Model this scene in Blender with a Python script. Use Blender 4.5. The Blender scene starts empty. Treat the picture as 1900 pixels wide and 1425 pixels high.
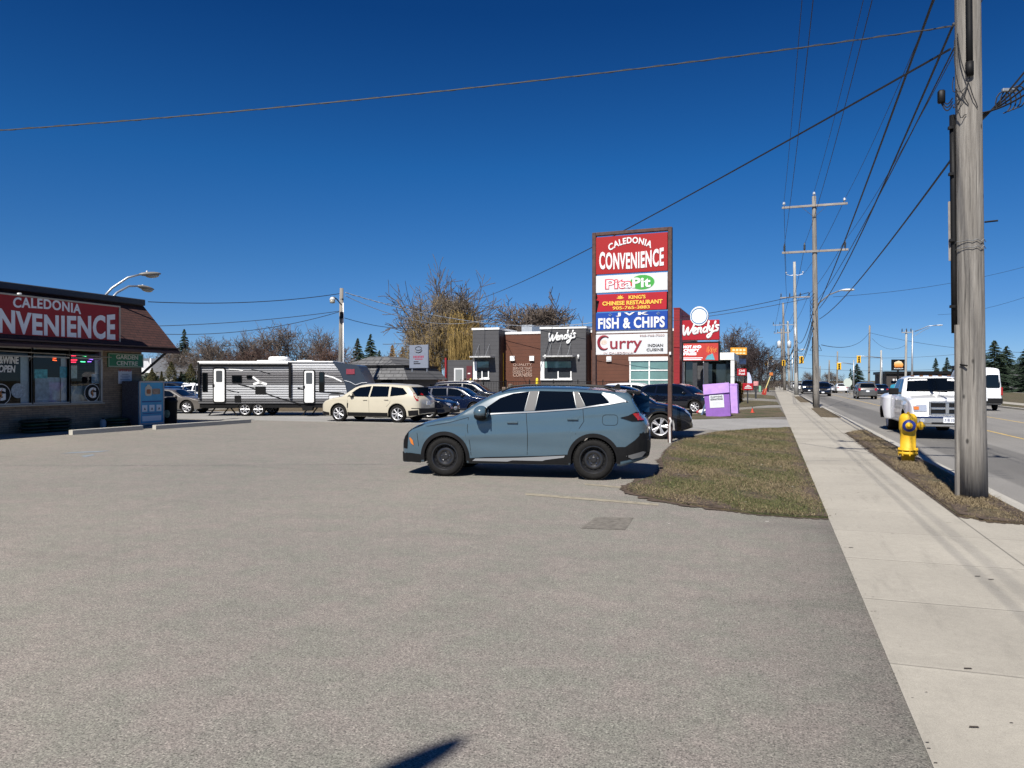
import bpy, bmesh, math, random
from mathutils import Vector, Matrix

# ------------------------------------------------------------------ camera, sky, sun
# world axes: +Y runs along the street (away from the camera), +X points across the street
scene = bpy.context.scene
COL = scene.collection
TH = math.radians(18.92)
EYE = 1.78
FPX = 1400.0
cam = bpy.data.objects.new("camera", bpy.data.cameras.new("camera"))
COL.objects.link(cam)
cam.data.sensor_width = 36.0
cam.data.lens = FPX / 1900 * 36
cam.data.clip_start = 0.05
cam.data.clip_end = 6000
cam.location = (0, 0, EYE)
cam.rotation_euler = (math.radians(90 - 0.266), 0, TH)
scene.camera = cam
scene.render.resolution_x, scene.render.resolution_y = 1024, 768

SUN_EL, SUN_AZ = math.radians(49.5), math.radians(5.5)   # light travels towards +Y, a little towards +X
world = bpy.data.worlds.new("World")
scene.world = world
world.use_nodes = True
wn = world.node_tree.nodes
sky = wn.new("ShaderNodeTexSky")
sky.sky_type = 'NISHITA'
sky.sun_disc = False
sky.sun_elevation = SUN_EL
sky.sun_rotation = math.pi + SUN_AZ
sky.altitude = 200
sky.air_density = 1.0
sky.dust_density = 0.0
sky.ozone_density = 3.0
wn["Background"].inputs[1].default_value = 0.06
# deep saturated blue of a phone picture: the sky's colour graded by height above the horizon
wl = world.node_tree.links
wtc = wn.new("ShaderNodeTexCoord"); wsx = wn.new("ShaderNodeSeparateXYZ"); wl.new(wtc.outputs["Generated"], wsx.inputs[0])
wrp = wn.new("ShaderNodeValToRGB"); wl.new(wsx.outputs[2], wrp.inputs[0])
SKYF = [(0.0, (.34, .54, .95)), (.018, (.32, .52, .95)), (.074, (.225, .425, .78)), (.15, (.165, .405, .715)), (.269, (.085, .375, .71)), (.436, (.036, .24, .54)), (1.0, (.04, .22, .48))]
while len(wrp.color_ramp.elements) < len(SKYF): wrp.color_ramp.elements.new(.5)
for e_, (p_, c_) in zip(wrp.color_ramp.elements, SKYF): e_.position = p_; e_.color = (*c_, 1)
wmx = wn.new("ShaderNodeMix"); wmx.data_type = 'RGBA'; wmx.blend_type = 'MULTIPLY'; wmx.inputs[0].default_value = 1.0
wl.new(sky.outputs[0], wmx.inputs[6]); wl.new(wrp.outputs[0], wmx.inputs[7]); wl.new(wmx.outputs[2], wn["Background"].inputs[0])
sun = bpy.data.objects.new("sun", bpy.data.lights.new("sun", 'SUN'))
COL.objects.link(sun)
sun.data.energy = 4.0
sun.data.angle = math.radians(0.53)
sun.data.color = (1.0, 0.955, 0.89)
SD = Vector((math.sin(SUN_AZ) * math.cos(SUN_EL), math.cos(SUN_AZ) * math.cos(SUN_EL), -math.sin(SUN_EL)))
sun.rotation_euler = SD.to_track_quat('-Z', 'Y').to_euler()
scene.view_settings.view_transform = 'Standard'
scene.view_settings.look = 'None'
scene.view_settings.exposure = 0.85
scene.view_settings.gamma = 1.0
scene.cycles.max_bounces = 6
scene.cycles.transparent_max_bounces = 24

# ------------------------------------------------------------------ measuring helpers
CT, ST = math.cos(TH), math.sin(TH)
R = math.radians
def D(px, py, d):
    "point seen at picture position (px,py), d metres deep"
    xc = (px - 950) / FPX * d
    return Vector((CT * xc - ST * d, ST * xc + CT * d, EYE + (706 - py) / FPX * d))
def G(px, py, z=0.0):
    return D(px, py, (EYE - z) * FPX / (py - 706))
def PX(px, py, X):
    r = (px - 950) / FPX
    return D(px, py, X / (CT * r - ST))
def PY(px, py, Y):
    r = (px - 950) / FPX
    return D(px, py, Y / (ST * r + CT))
def C(xc, d, z=0.0):
    "camera-aligned ground coordinates"
    return Vector((CT * xc - ST * d, ST * xc + CT * d, z))

# ------------------------------------------------------------------ mesh builder
class MB:
    def __init__(s):
        s.v, s.f, s.m = [], [], []
        s.smooth = []
        s.mi = 0; s.sm = False
    def add(s, vs, fs):
        o = len(s.v)
        s.v += [tuple(p) for p in vs]
        for f in fs:
            s.f.append(tuple(i + o for i in f)); s.m.append(s.mi); s.smooth.append(s.sm)
    def box(s, c, d, rz=0.0, bev=0.0, M=None):
        x, y, z = d[0] / 2, d[1] / 2, d[2] / 2
        ctr = c
        if bev:
            b = min(bev, x * .49, y * .49, z * .49)
            vs = []
            for sz in (-1, 1):
                for sx, sy in ((-1, -1), (1, -1), (1, 1), (-1, 1)):
                    vs += [(sx * (x - b), sy * (y - b), sz * z), (sx * x, sy * (y - b), sz * (z - b)), (sx * (x - b), sy * y, sz * (z - b))]
            fs = []
            I = lambda k, c, t: (k * 4 + c % 4) * 3 + t
            for k in (0, 1):
                q = [I(k, c, 0) for c in range(4)]
                fs.append(q if k else q[::-1])
                for c in range(4):
                    tx = I(k, c, 1); ty = I(k, c, 2); tz = I(k, c, 0)
                    # corner triangle
                    par = (c % 2) ^ k
                    fs.append((tz, tx, ty) if par else (tz, ty, tx))
                    c2 = c + 1
                    if c % 2 == 0:   # edge along x, at y=const side
                        e = [I(k, c, 0), I(k, c2, 0), I(k, c2, 2), I(k, c, 2)]
                    else:
                        e = [I(k, c, 0), I(k, c2, 0), I(k, c2, 1), I(k, c, 1)]
                    fs.append(e[::-1] if k else e)
            for c in range(4):
                c2 = c + 1
                t = 2 if c % 2 == 0 else 1
                fs.append([I(0, c, t), I(0, c2, t), I(1, c2, t), I(1, c, t)])
                # vertical corner bevel
                fs.append([I(0, c, 1), I(0, c, 2), I(1, c, 2), I(1, c, 1)] if c % 2 == 1 else [I(0, c, 2), I(0, c, 1), I(1, c, 1), I(1, c, 2)])
        else:
            vs = [(sx * x, sy * y, sz * z) for sz in (-1, 1) for sx, sy in ((-1, -1), (1, -1), (1, 1), (-1, 1))]
            fs = [(0, 3, 2, 1), (4, 5, 6, 7), (0, 1, 5, 4), (1, 2, 6, 5), (2, 3, 7, 6), (3, 0, 4, 7)]
        cr, sr = math.cos(rz), math.sin(rz)
        out = []
        for p in vs:
            if M is not None:
                q = M @ Vector(p); out.append((q.x + ctr[0], q.y + ctr[1], q.z + ctr[2]))
            else:
                out.append((ctr[0] + p[0] * cr - p[1] * sr, ctr[1] + p[0] * sr + p[1] * cr, ctr[2] + p[2]))
        s.add(out, fs)
        return s
    def bar(s, a, b, w, h, up=(0, 0, 1)):
        a, b = Vector(a), Vector(b)
        t = (b - a); L = t.length; t.normalize()
        u = Vector(up)
        if abs(t.dot(u)) > .99: u = Vector((1, 0, 0))
        r = t.cross(u).normalized(); u = r.cross(t)
        vs = []
        for p in (a, b):
            for sx, sz in ((-1, -1), (1, -1), (1, 1), (-1, 1)):
                vs.append(p + r * (sx * w / 2) + u * (sz * h / 2))
        s.add(vs, [(0, 3, 2, 1), (4, 5, 6, 7), (0, 1, 5, 4), (1, 2, 6, 5), (2, 3, 7, 6), (3, 0, 4, 7)])
        return s
    def tube(s, pts, rad, n=8, caps=True):
        pts = [Vector(p) for p in pts]
        if not isinstance(rad, (list, tuple)): rad = [rad] * len(pts)
        vs, fs = [], []
        T0 = (pts[1] - pts[0]).normalized()
        ref = Vector((0, 0, 1)) if abs(T0.z) < .9 else Vector((1, 0, 0))
        u = T0.cross(ref).normalized()
        for i, p in enumerate(pts):
            if i == 0: T = T0
            elif i == len(pts) - 1: T = (pts[-1] - pts[-2]).normalized()
            else:
                T = (pts[i + 1] - pts[i - 1])
                T = T.normalized() if T.length > 1e-9 else T0
            u = (u - T * u.dot(T))
            u = u.normalized() if u.length > 1e-6 else T.orthogonal().normalized()
            w = T.cross(u)
            for k in range(n):
                a = 2 * math.pi * k / n
                vs.append(p + (u * math.cos(a) + w * math.sin(a)) * rad[i])
        for i in range(len(pts) - 1):
            for k in range(n):
                k2 = (k + 1) % n
                fs.append((i * n + k, i * n + k2, (i + 1) * n + k2, (i + 1) * n + k))
        if caps:
            fs.append(tuple(range(n))[::-1]); fs.append(tuple((len(pts) - 1) * n + k for k in range(n)))
        s.add(vs, fs)
        return s
    def lathe(s, prof, n=24, M=None, ax='z', caps=True):
        vs, fs = [], []
        for r, z in prof:
            for k in range(n):
                a = 2 * math.pi * k / n
                p = Vector((r * math.cos(a), r * math.sin(a), z))
                if ax == 'y': p = Vector((p.x, p.z, p.y))
                if ax == 'x': p = Vector((p.z, p.x, p.y))
                if M is not None: p = M @ p
                vs.append(p)
        for i in range(len(prof) - 1):
            for k in range(n):
                k2 = (k + 1) % n
                f = (i * n + k, i * n + k2, (i + 1) * n + k2, (i + 1) * n + k)
                fs.append(f if ax != 'y' else f[::-1])
        a = tuple(range(n)); b = tuple((len(prof) - 1) * n + k for k in range(n))
        if caps and prof[0][0] > 1e-6: fs.append(a[::-1] if ax != 'y' else a)
        if caps and prof[-1][0] > 1e-6: fs.append(b if ax != 'y' else b[::-1])
        s.add(vs, fs)
        return s
    def prism(s, poly, y0, y1, M=None):
        "poly of (x,z), extruded along y"
        n = len(poly)
        vs = [Vector((p[0], y0, p[1])) for p in poly] + [Vector((p[0], y1, p[1])) for p in poly]
        if M is not None: vs = [M @ v for v in vs]
        fs = [tuple(range(n)), tuple(range(2 * n - 1, n - 1, -1))]
        for i in range(n):
            j = (i + 1) % n
            fs.append((i, i + n, j + n, j))
        s.add(vs, fs)
        return s
    def flat(s, poly, z):
        s.add([(p[0], p[1], z) for p in poly], [tuple(range(len(poly)))])
        return s
    def slab(s, poly, z0, z1):
        n = len(poly)
        vs = [(p[0], p[1], z0) for p in poly] + [(p[0], p[1], z1) for p in poly]
        fs = [tuple(range(n))[::-1], tuple(range(n, 2 * n))]
        for i in range(n):
            j = (i + 1) % n
            fs.append((i, j, j + n, i + n))
        s.add(vs, fs)
        return s
    def ell(s, c, r, nu=14, nv=8, M=None):
        vs, fs = [], []
        for i in range(nv + 1):
            t = math.pi * i / nv
            for k in range(nu):
                a = 2 * math.pi * k / nu
                p = Vector((r[0] * math.sin(t) * math.cos(a), r[1] * math.sin(t) * math.sin(a), r[2] * math.cos(t)))
                if M is not None: p = M @ p
                vs.append(p + Vector(c))
        for i in range(nv):
            for k in range(nu):
                k2 = (k + 1) % nu
                fs.append((i * nu + k, (i + 1) * nu + k, (i + 1) * nu + k2, i * nu + k2))
        s.add(vs, fs)
        return s
    def build(s, name, mats, parent=None, loc=None, fix=True, merge=False):
        me = bpy.data.meshes.new(name)
        me.from_pydata(s.v, [], s.f)
        if not isinstance(mats, (list, tuple)): mats = [mats]
        for m in mats: me.materials.append(m)
        me.polygons.foreach_set("material_index", s.m)
        me.polygons.foreach_set("use_smooth", s.smooth)
        if fix or merge:
            bm = bmesh.new(); bm.from_mesh(me)
            if merge: bmesh.ops.remove_doubles(bm, verts=bm.verts, dist=1e-4)
            bmesh.ops.recalc_face_normals(bm, faces=bm.faces)
            bm.to_mesh(me); bm.free()
        me.update()
        o = bpy.data.objects.new(name, me)
        COL.objects.link(o)
        if parent is not None: o.parent = parent
        if loc is not None: o.location = loc
        return o

def tag(o, label=None, cat=None, group=None, kind=None):
    if label: o["label"] = label
    if cat: o["category"] = cat
    if group: o["group"] = group
    if kind: o["kind"] = kind
    return o
def thing(name, label, cat, loc=(0, 0, 0), rz=0.0, group=None):
    o = bpy.data.objects.new(name, None)
    o.empty_display_size = .2
    COL.objects.link(o)
    o.location = loc; o.rotation_euler = (0, 0, rz)
    return tag(o, label, cat, group)
def sub(name, parent, loc=(0, 0, 0)):
    o = bpy.data.objects.new(name, None); COL.objects.link(o); o.parent = parent; o.location = loc
    o.empty_display_size = .1
    return o

# ------------------------------------------------------------------ materials
MATS = {}
def mat(name, col, rough=.6, metal=0.0, var=0.0, vs=4.0, bump=0.0, bs=60.0, spec=.5, coat=0.0, emit=0.0, ecol=None, grime=0.0, stretch=None, alpha=None):
    if name in MATS: return MATS[name]
    m = bpy.data.materials.new(name); m.use_nodes = True
    nt = m.node_tree; N = nt.nodes; L = nt.links
    b = N["Principled BSDF"]
    b.inputs["Base Color"].default_value = (*col, 1)
    b.inputs["Roughness"].default_value = rough
    b.inputs["Metallic"].default_value = metal
    b.inputs["Specular IOR Level"].default_value = spec
    if coat:
        b.inputs["Coat Weight"].default_value = coat; b.inputs["Coat Roughness"].default_value = .03
    if emit:
        b.inputs["Emission Color"].default_value = (*(ecol or col), 1); b.inputs["Emission Strength"].default_value = emit
    if var or bump or grime:
        tc = N.new("ShaderNodeTexCoord"); src = tc.outputs["Object"]
        if stretch:
            mp = N.new("ShaderNodeMapping"); mp.inputs["Scale"].default_value = stretch
            L.new(src, mp.inputs[0]); src = mp.outputs[0]
    if var:
        n = N.new("ShaderNodeTexNoise"); n.inputs["Scale"].default_value = vs; n.inputs["Detail"].default_value = 6
        n.inputs["Roughness"].default_value = .65
        L.new(src, n.inputs["Vector"])
        r = N.new("ShaderNodeValToRGB")
        r.color_ramp.elements[0].position = .3; r.color_ramp.elements[1].position = .7
        r.color_ramp.elements[0].color = (*[max(0, c * (1 - var)) for c in col], 1)
        r.color_ramp.elements[1].color = (*[min(1, c * (1 + var)) for c in col], 1)
        L.new(n.outputs["Fac"], r.inputs[0]); L.new(r.outputs[0], b.inputs["Base Color"])
    if bump:
        n2 = N.new("ShaderNodeTexNoise"); n2.inputs["Scale"].default_value = bs; n2.inputs["Detail"].default_value = 4
        L.new(src, n2.inputs["Vector"])
        bu = N.new("ShaderNodeBump"); bu.inputs["Strength"].default_value = bump; bu.inputs["Distance"].default_value = .01
        L.new(n2.outputs["Fac"], bu.inputs["Height"]); L.new(bu.outputs[0], b.inputs["Normal"])
    MATS[name] = m
    return m

class NT:
    "small node-graph helper"
    def __init__(s, name, rough=.8):
        s.m = bpy.data.materials.new(name); s.m.use_nodes = True; MATS[name] = s.m
        s.N = s.m.node_tree.nodes; s.L = s.m.node_tree.links; s.b = s.N["Principled BSDF"]
        s.b.inputs["Roughness"].default_value = rough
        s.tc = s.N.new("ShaderNodeTexCoord"); s.o = s.tc.outputs["Object"]
    def map(s, scale=(1, 1, 1), rot=(0, 0, 0), src=None):
        n = s.N.new("ShaderNodeMapping"); n.inputs["Scale"].default_value = scale; n.inputs["Rotation"].default_value = rot
        s.L.new(src or s.o, n.inputs[0]); return n.outputs[0]
    def noise(s, scale, detail=4, rough=.6, src=None, dist=0):
        n = s.N.new("ShaderNodeTexNoise"); n.inputs["Scale"].default_value = scale; n.inputs["Detail"].default_value = detail
        n.inputs["Roughness"].default_value = rough; n.inputs["Distortion"].default_value = dist
        s.L.new(src or s.o, n.inputs["Vector"]); return n.outputs["Fac"]
    def vor(s, scale, feature='F1', src=None, out="Distance"):
        n = s.N.new("ShaderNodeTexVoronoi"); n.feature = feature; n.inputs["Scale"].default_value = scale
        s.L.new(src or s.o, n.inputs["Vector"]); return n.outputs[out]
    def ramp(s, f, stops, interp='LINEAR'):
        n = s.N.new("ShaderNodeValToRGB"); n.color_ramp.interpolation = interp
        e = n.color_ramp.elements
        while len(e) < len(stops): e.new(.5)
        for i, (p, c) in enumerate(stops):
            e[i].position = p; e[i].color = (*(c if isinstance(c, tuple) else (c, c, c)), 1)
        s.L.new(f, n.inputs[0]); return n.outputs[0]
    def mix(s, f, a, b, mode='MIX'):
        n = s.N.new("ShaderNodeMix"); n.data_type = 'RGBA'; n.blend_type = mode
        for i, x in ((0, f), (6, a), (7, b)):
            if isinstance(x, (int, float)) and i == 0: n.inputs[0].default_value = x
            elif isinstance(x, tuple): n.inputs[i].default_value = (*x, 1)
            else: s.L.new(x, n.inputs[i])
        return n.outputs[2]
    def math(s, op, a, b=None, c=None, clamp=False):
        n = s.N.new("ShaderNodeMath"); n.operation = op; n.use_clamp = clamp
        for i, x in enumerate((a, b, c)):
            if x is None: continue
            if isinstance(x, (int, float)): n.inputs[i].default_value = x
            else: s.L.new(x, n.inputs[i])
        return n.outputs[0]
    def xyz(s, src=None):
        n = s.N.new("ShaderNodeSeparateXYZ"); s.L.new(src or s.o, n.inputs[0]); return n.outputs
    def bump(s, h, strength=.5, dist=.01):
        n = s.N.new("ShaderNodeBump"); n.inputs["Strength"].default_value = strength; n.inputs["Distance"].default_value = dist
        s.L.new(h, n.inputs["Height"]); s.L.new(n.outputs[0], s.b.inputs["Normal"])
    def col(s, c): s.L.new(c, s.b.inputs["Base Color"]); return s.m

def sheet_asphalt():
    t = NT("lot_asphalt", .9)
    grain = t.noise(85, 3, .8)
    grain2 = t.vor(52)
    coarse = t.noise(30, 4, .8)
    mid = t.noise(7, 5, .7)
    big = t.noise(.32, 6, .62, dist=.5)
    big2 = t.noise(.11, 4, .6)
    c = t.ramp(big, [(.28, (.150, .140, .120)), (.5, (.200, .184, .156)), (.74, (.252, .230, .193))])
    c = t.mix(.5, c, t.ramp(big2, [(.35, (.155, .149, .131)), (.5, (.202, .184, .158)), (.65, (.258, .229, .190))]))
    c = t.mix(.45, c, t.ramp(t.noise(1.9, 4, .7), [(.38, (.172, .176, .142)), (.5, (.195, .18, .155)), (.62, (.228, .192, .172))]))
    c = t.mix(1.0, c, t.ramp(mid, [(.3, .86), (.7, 1.12)]), 'MULTIPLY')
    c = t.mix(1.0, c, t.ramp(coarse, [(.30, .60), (.5, 1.0), (.70, 1.36)]), 'MULTIPLY')
    c = t.mix(1.0, c, t.ramp(grain, [(.35, .16), (.45, .80), (.58, 1.16), (.68, 2.1)]), 'MULTIPLY')
    c = t.mix(1.0, c, t.ramp(grain2, [(.08, .70), (.35, 1.12)]), 'MULTIPLY')
    ex = t.math('ADD', t.xyz()[0], t.math('MULTIPLY', t.noise(1.2, 4), .7))
    c = t.mix(1.0, c, t.ramp(t.math('DIVIDE', t.math('SUBTRACT', 1.05, ex), 2.0), [(0, .66), (.12, .78), (.5, .95), (1, 1.0)]), 'MULTIPLY')
    # tyre-polished lanes and darker damp-looking drags
    drag = t.ramp(t.noise(.9, 4, .6, src=t.map((.25, 1.6, 1), (0, 0, .5))), [(.58, 1.0), (.74, .84)])
    c = t.mix(1.0, c, drag, 'MULTIPLY')
    # dark blotches of old oil
    oil = t.ramp(t.noise(1.6, 3, .6), [(.70, 1.0), (.80, .72)])
    c = t.mix(1.0, c, oil, 'MULTIPLY')
    t.bump(t.noise(170, 3, .7), .35, .006)
    return t.col(c)

def sheet_concrete(name, base, joint_y=None, joint_x=None, stain=1.0):
    t = NT(name, .85)
    X, Y, Z = t.xyz()[:3]
    c = t.ramp(t.noise(.5, 6, .65, dist=.3), [(.3, tuple(v * .86 for v in base)), (.7, tuple(v * 1.1 for v in base))])
    c = t.mix(1.0, c, t.ramp(t.noise(14, 5, .75), [(.3, .92), (.7, 1.06)]), 'MULTIPLY')
    c = t.mix(1.0, c, t.ramp(t.noise(240, 2, .6), [(.34, .80), (.5, 1.0), (.68, 1.14)]), 'MULTIPLY')
    c = t.mix(1.0, c, t.ramp(t.noise(2.2, 5, .7, src=t.map((2.2, .35, 1))), [(.55, 1.0), (.78, 1 - .22 * stain)]), 'MULTIPLY')
    c = t.mix(1.0, c, t.ramp(t.noise(5, 2, .5), [(.74, 1.0), (.78, 1 - .35 * stain)]), 'MULTIPLY')
    if joint_y:
        fr = t.math('FRACT', t.math('DIVIDE', t.math('ADD', Y, t.math('MULTIPLY', t.noise(3, 2), .02)), joint_y))
        d = t.math('ABSOLUTE', t.math('SUBTRACT', fr, .5))
        c = t.mix(1.0, c, t.ramp(d, [(0, .42), (.004 / joint_y, .6), (.010 / joint_y, 1.0), (.03 / joint_y, 1.09), (.05 / joint_y, 1.0)]), 'MULTIPLY')
        # slabs differ a little
        fl = t.math('FLOOR', t.math('ADD', t.math('DIVIDE', Y, joint_y), .5))
        wn_ = t.N.new("ShaderNodeTexWhiteNoise"); wn_.noise_dimensions = '1D'; t.L.new(fl, wn_.inputs["W"])
        c = t.mix(1.0, c, t.ramp(wn_.outputs["Value"], [(0, .93), (1, 1.05)]), 'MULTIPLY')
    if joint_x is not None:
        d = t.math('ABSOLUTE', t.math('SUBTRACT', X, joint_x))
        c = t.mix(1.0, c, t.ramp(d, [(0, .4), (.006, .5), (.014, 1.0)]), 'MULTIPLY')
    t.bump(t.noise(200, 3, .7), .2, .004)
    return t.col(c)

def sheet_road():
    t = NT("road_asphalt", .88)
    X, Y, Z = t.xyz()[:3]
    s = t.map((1, .06, 1))
    c = t.ramp(t.noise(.9, 5, .6, src=s), [(.3, (.150, .143, .130)), (.7, (.25, .238, .215))])
    c = t.mix(.5, c, t.ramp(t.noise(.2, 5, .6), [(.3, (.155, .148, .137)), (.7, (.24, .228, .208))]))
    c = t.mix(1.0, c, t.ramp(t.noise(110, 2, .7), [(.3, .7), (.7, 1.3)]), 'MULTIPLY')
    # darker newer strip down the kerb lane
    d = t.math('ABSOLUTE', t.math('SUBTRACT', X, 5.2))
    c = t.mix(1.0, c, t.ramp(d, [(.0, .62), (.9, .68), (1.5, 1.0)]), 'MULTIPLY')
    t.bump(t.noise(120, 3, .7), .3, .006)
    return t.col(c)

def sheet_grass(name, green=.5):
    t = NT(name, .95)
    n1 = t.noise(.75, 6, .7); n2 = t.noise(9, 6, .8); n3 = t.noise(60, 3, .85)
    dry = t.ramp(n2, [(.3, (.050, .036, .022)), (.5, (.115, .085, .046)), (.7, (.21, .165, .09))])
    gr = t.ramp(n2, [(.3, (.026, .034, .010)), (.55, (.062, .068, .022)), (.75, (.14, .125, .05))])
    c = t.mix(t.ramp(n1, [(.52 - green * .22, 0.0), (.66 - green * .22, 1.0)]), dry, gr)
    c = t.mix(1.0, c, t.ramp(n3, [(.28, .25), (.5, .95), (.72, 1.8)]), 'MULTIPLY')
    c = t.mix(t.ramp(t.noise(1.7, 5, .65), [(.53, 0.0), (.64, .85)]), c, (.060, .042, .028))
    t.bump(n3, .9, .03)
    return t.col(c)

def pole_wood():
    t = NT("pole_wood", .85)
    s = t.map((1, 1, .05)); s2 = t.map((1, 1, .12))
    c = t.ramp(t.noise(22, 6, .7, src=s), [(.28, (.11, .10, .088)), (.48, (.205, .188, .165)), (.7, (.315, .295, .262))])
    cr = t.ramp(t.noise(34, 3, .5, src=t.map((1, 1, .02))), [(.33, .35), (.38, 1.0)])
    c = t.mix(1.0, c, cr, 'MULTIPLY')
    c = t.mix(1.0, c, t.ramp(t.noise(3, 3, .5, src=s2), [(.3, .8), (.7, 1.15)]), 'MULTIPLY')
    kn = t.ramp(t.vor(3.2, src=t.map((1, 1, .55))), [(.04, .25), (.09, 1.0)])
    c = t.mix(1.0, c, kn, 'MULTIPLY')
    t.bump(t.noise(26, 5, .7, src=s), .8, .02)
    return t.col(c)

def siding(name, col, period, dark=.45, axis='z', width=.06):
    t = NT(name, .6)
    z = t.xyz()[2 if axis == 'z' else 0]
    fr = t.math('FRACT', t.math('DIVIDE', z, period))
    ln = t.ramp(fr, [(0, dark), (width, dark), (width + .02, 1.0), (1, 1.0)])
    c = t.ramp(t.noise(1.5, 5, .6), [(.3, tuple(v * .9 for v in col)), (.7, tuple(v * 1.1 for v in col))])
    c = t.mix(1.0, c, ln, 'MULTIPLY')
    t.bump(ln, .5, .02)
    return t.col(c)

def brick(name, c1, c2, mortar, w=.6, h=.09, axis='yz'):
    t = NT(name, .85)
    x, y, z = t.xyz()[:3]
    cb = t.N.new("ShaderNodeCombineXYZ")
    t.L.new(y if axis == 'yz' else x, cb.inputs[0]); t.L.new(z, cb.inputs[1])
    b = t.N.new("ShaderNodeTexBrick"); t.L.new(cb.outputs[0], b.inputs[0])
    b.inputs["Color1"].default_value = (*c1, 1); b.inputs["Color2"].default_value = (*c2, 1); b.inputs["Mortar"].default_value = (*mortar, 1)
    b.inputs["Scale"].default_value = 1.0; b.inputs["Brick Width"].default_value = w; b.inputs["Row Height"].default_value = h
    b.inputs["Mortar Size"].default_value = h * .1
    c = t.mix(1.0, b.outputs["Color"], t.ramp(t.noise(6, 5, .7), [(.3, .75), (.7, 1.2)]), 'MULTIPLY')
    t.bump(b.outputs["Fac"], -.5, .01)
    return t.col(c)

def glass_mat(name, tint=(.6, .7, .7), refl_rough=.02, mixf=.5):
    m = bpy.data.materials.new(name); m.use_nodes = True; MATS[name] = m
    nt = m.node_tree; N = nt.nodes; L = nt.links
    N.remove(N["Principled BSDF"])
    out = N["Material Output"]
    tr = N.new("ShaderNodeBsdfTransparent"); tr.inputs[0].default_value = (*tint, 1)
    gl = N.new("ShaderNodeBsdfGlossy"); gl.inputs["Roughness"].default_value = refl_rough
    fr = N.new("ShaderNodeFresnel"); fr.inputs[0].default_value = 1.5
    ad = N.new("ShaderNodeMath"); ad.operation = 'MULTIPLY_ADD'; ad.inputs[1].default_value = .45; ad.inputs[2].default_value = mixf
    L.new(fr.outputs[0], ad.inputs[0])
    mx = N.new("ShaderNodeMixShader")
    L.new(ad.outputs[0], mx.inputs[0]); L.new(tr.outputs[0], mx.inputs[1]); L.new(gl.outputs[0], mx.inputs[2]); L.new(mx.outputs[0], out.inputs[0])
    return m

M_ASPH = sheet_asphalt()
M_ROAD = sheet_road()
M_WALK = sheet_concrete("walk_concrete", (.350, .323, .270), joint_y=1.5, joint_x=2.30)
M_CONC = sheet_concrete("plain_concrete", (.32, .305, .27))
M_KERB = sheet_concrete("kerb_concrete", (.40, .38, .335), joint_y=3.0)
M_STOP = sheet_concrete("stop_concrete", (.42, .40, .35))
M_GRASS = sheet_grass("dry_lawn", .35)
M_DIRTG = sheet_grass("worn_lawn", -.1)
M_WOOD = pole_wood()
M_GLASSD = mat("car_glass", (.002, .003, .004), .03, spec=.55)
M_RUB = mat("tyre_rubber", (.013, .0125, .012), .9, var=.3, vs=20, bump=.3, bs=80, spec=.15)
M_BLKP = mat("black_plastic", (.008, .008, .0085), .6, var=.2, vs=9, spec=.2)
M_BLK = mat("black_paint_metal", (.005, .005, .0055), .55, spec=.25)
M_CHR = mat("chrome", (.75, .75, .76), .15, metal=1.0)
M_ALU = mat("alloy_rim", (.50, .50, .51), .38, metal=.55)
M_GALV = mat("galvanised_steel", (.42, .44, .45), .45, metal=.7, var=.15, vs=3)
M_WIRE = mat("cable_black", (.016, .016, .017), .6)
M_WIREG = mat("cable_grey", (.20, .21, .22), .5, metal=.3)
M_WHITE = mat("white_paint", (.78, .78, .76), .5, var=.05, vs=2)
M_LAMPR = mat("tail_lamp_red", (.32, .01, .012), .15, coat=1)
M_LAMPC = mat("head_lamp_clear", (.62, .63, .64), .08, metal=.5, coat=1)
M_AMB = mat("amber_lens", (.55, .16, .02), .2, coat=1)
M_PLATE = mat("number_plate", (.72, .74, .76), .5)
M_YEL = mat("yellow_paint", (.66, .39, .012), .62, var=.14, vs=8, bump=.15, bs=40)
M_LEDG = mat("led_white_panel", (.8, .8, .8), .4)

# ------------------------------------------------------------------ lettering
def text_mesh(txt, w=None, h=None, bold=0.0, depth=.012, shear=0.0, space=1.0, arch=None, center=True):
    "MB-ready lettering in the x-z plane facing -y, scaled to width w and height h"
    cu = bpy.data.curves.new("txt", 'FONT'); cu.body = txt; cu.offset = bold; cu.shear = shear; cu.space_character = space
    cu.resolution_u = 4
    ob = bpy.data.objects.new("txt", cu)
    me = bpy.data.meshes.new_from_object(ob)
    V = [v.co.copy() for v in me.vertices]; F = [tuple(p.vertices) for p in me.polygons]
    bpy.data.objects.remove(ob); bpy.data.curves.remove(cu); bpy.data.meshes.remove(me)
    if not V: return [], []
    x0, x1 = min(v.x for v in V), max(v.x for v in V); y0, y1 = min(v.y for v in V), max(v.y for v in V)
    sx = (w / (x1 - x0)) if w else None; sy = (h / (y1 - y0)) if h else None
    if sx is None: sx = sy
    if sy is None: sy = sx
    out = []
    W = (x1 - x0) * sx
    for v in V:
        x = (v.x - x0) * sx; z = (v.y - y0) * sy
        if center: x -= W / 2
        if arch:
            x, z = arch(x / (W / 2) if W else 0, z / ((y1 - y0) * sy), x, z)
        out.append((x, z))
    # front faces plus a skirt so the letters have a thickness
    n = len(out)
    vs = [(x, -depth, z) for x, z in out] + [(x, 0.0, z) for x, z in out]
    fs = list(F)
    cnt = {}
    for f in F:
        for i in range(len(f)):
            a, b = f[i], f[(i + 1) % len(f)]
            cnt[(a, b)] = 1
    for (a, b) in cnt:
        if (b, a) not in cnt: fs.append((a, a + n, b + n, b))
    return vs, fs
def text(name, txt, m, parent, loc, **k):
    vs, fs = text_mesh(txt, **k)
    b = MB(); b.add(vs, fs)
    return b.build(name, m, parent, loc, fix=False)
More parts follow.
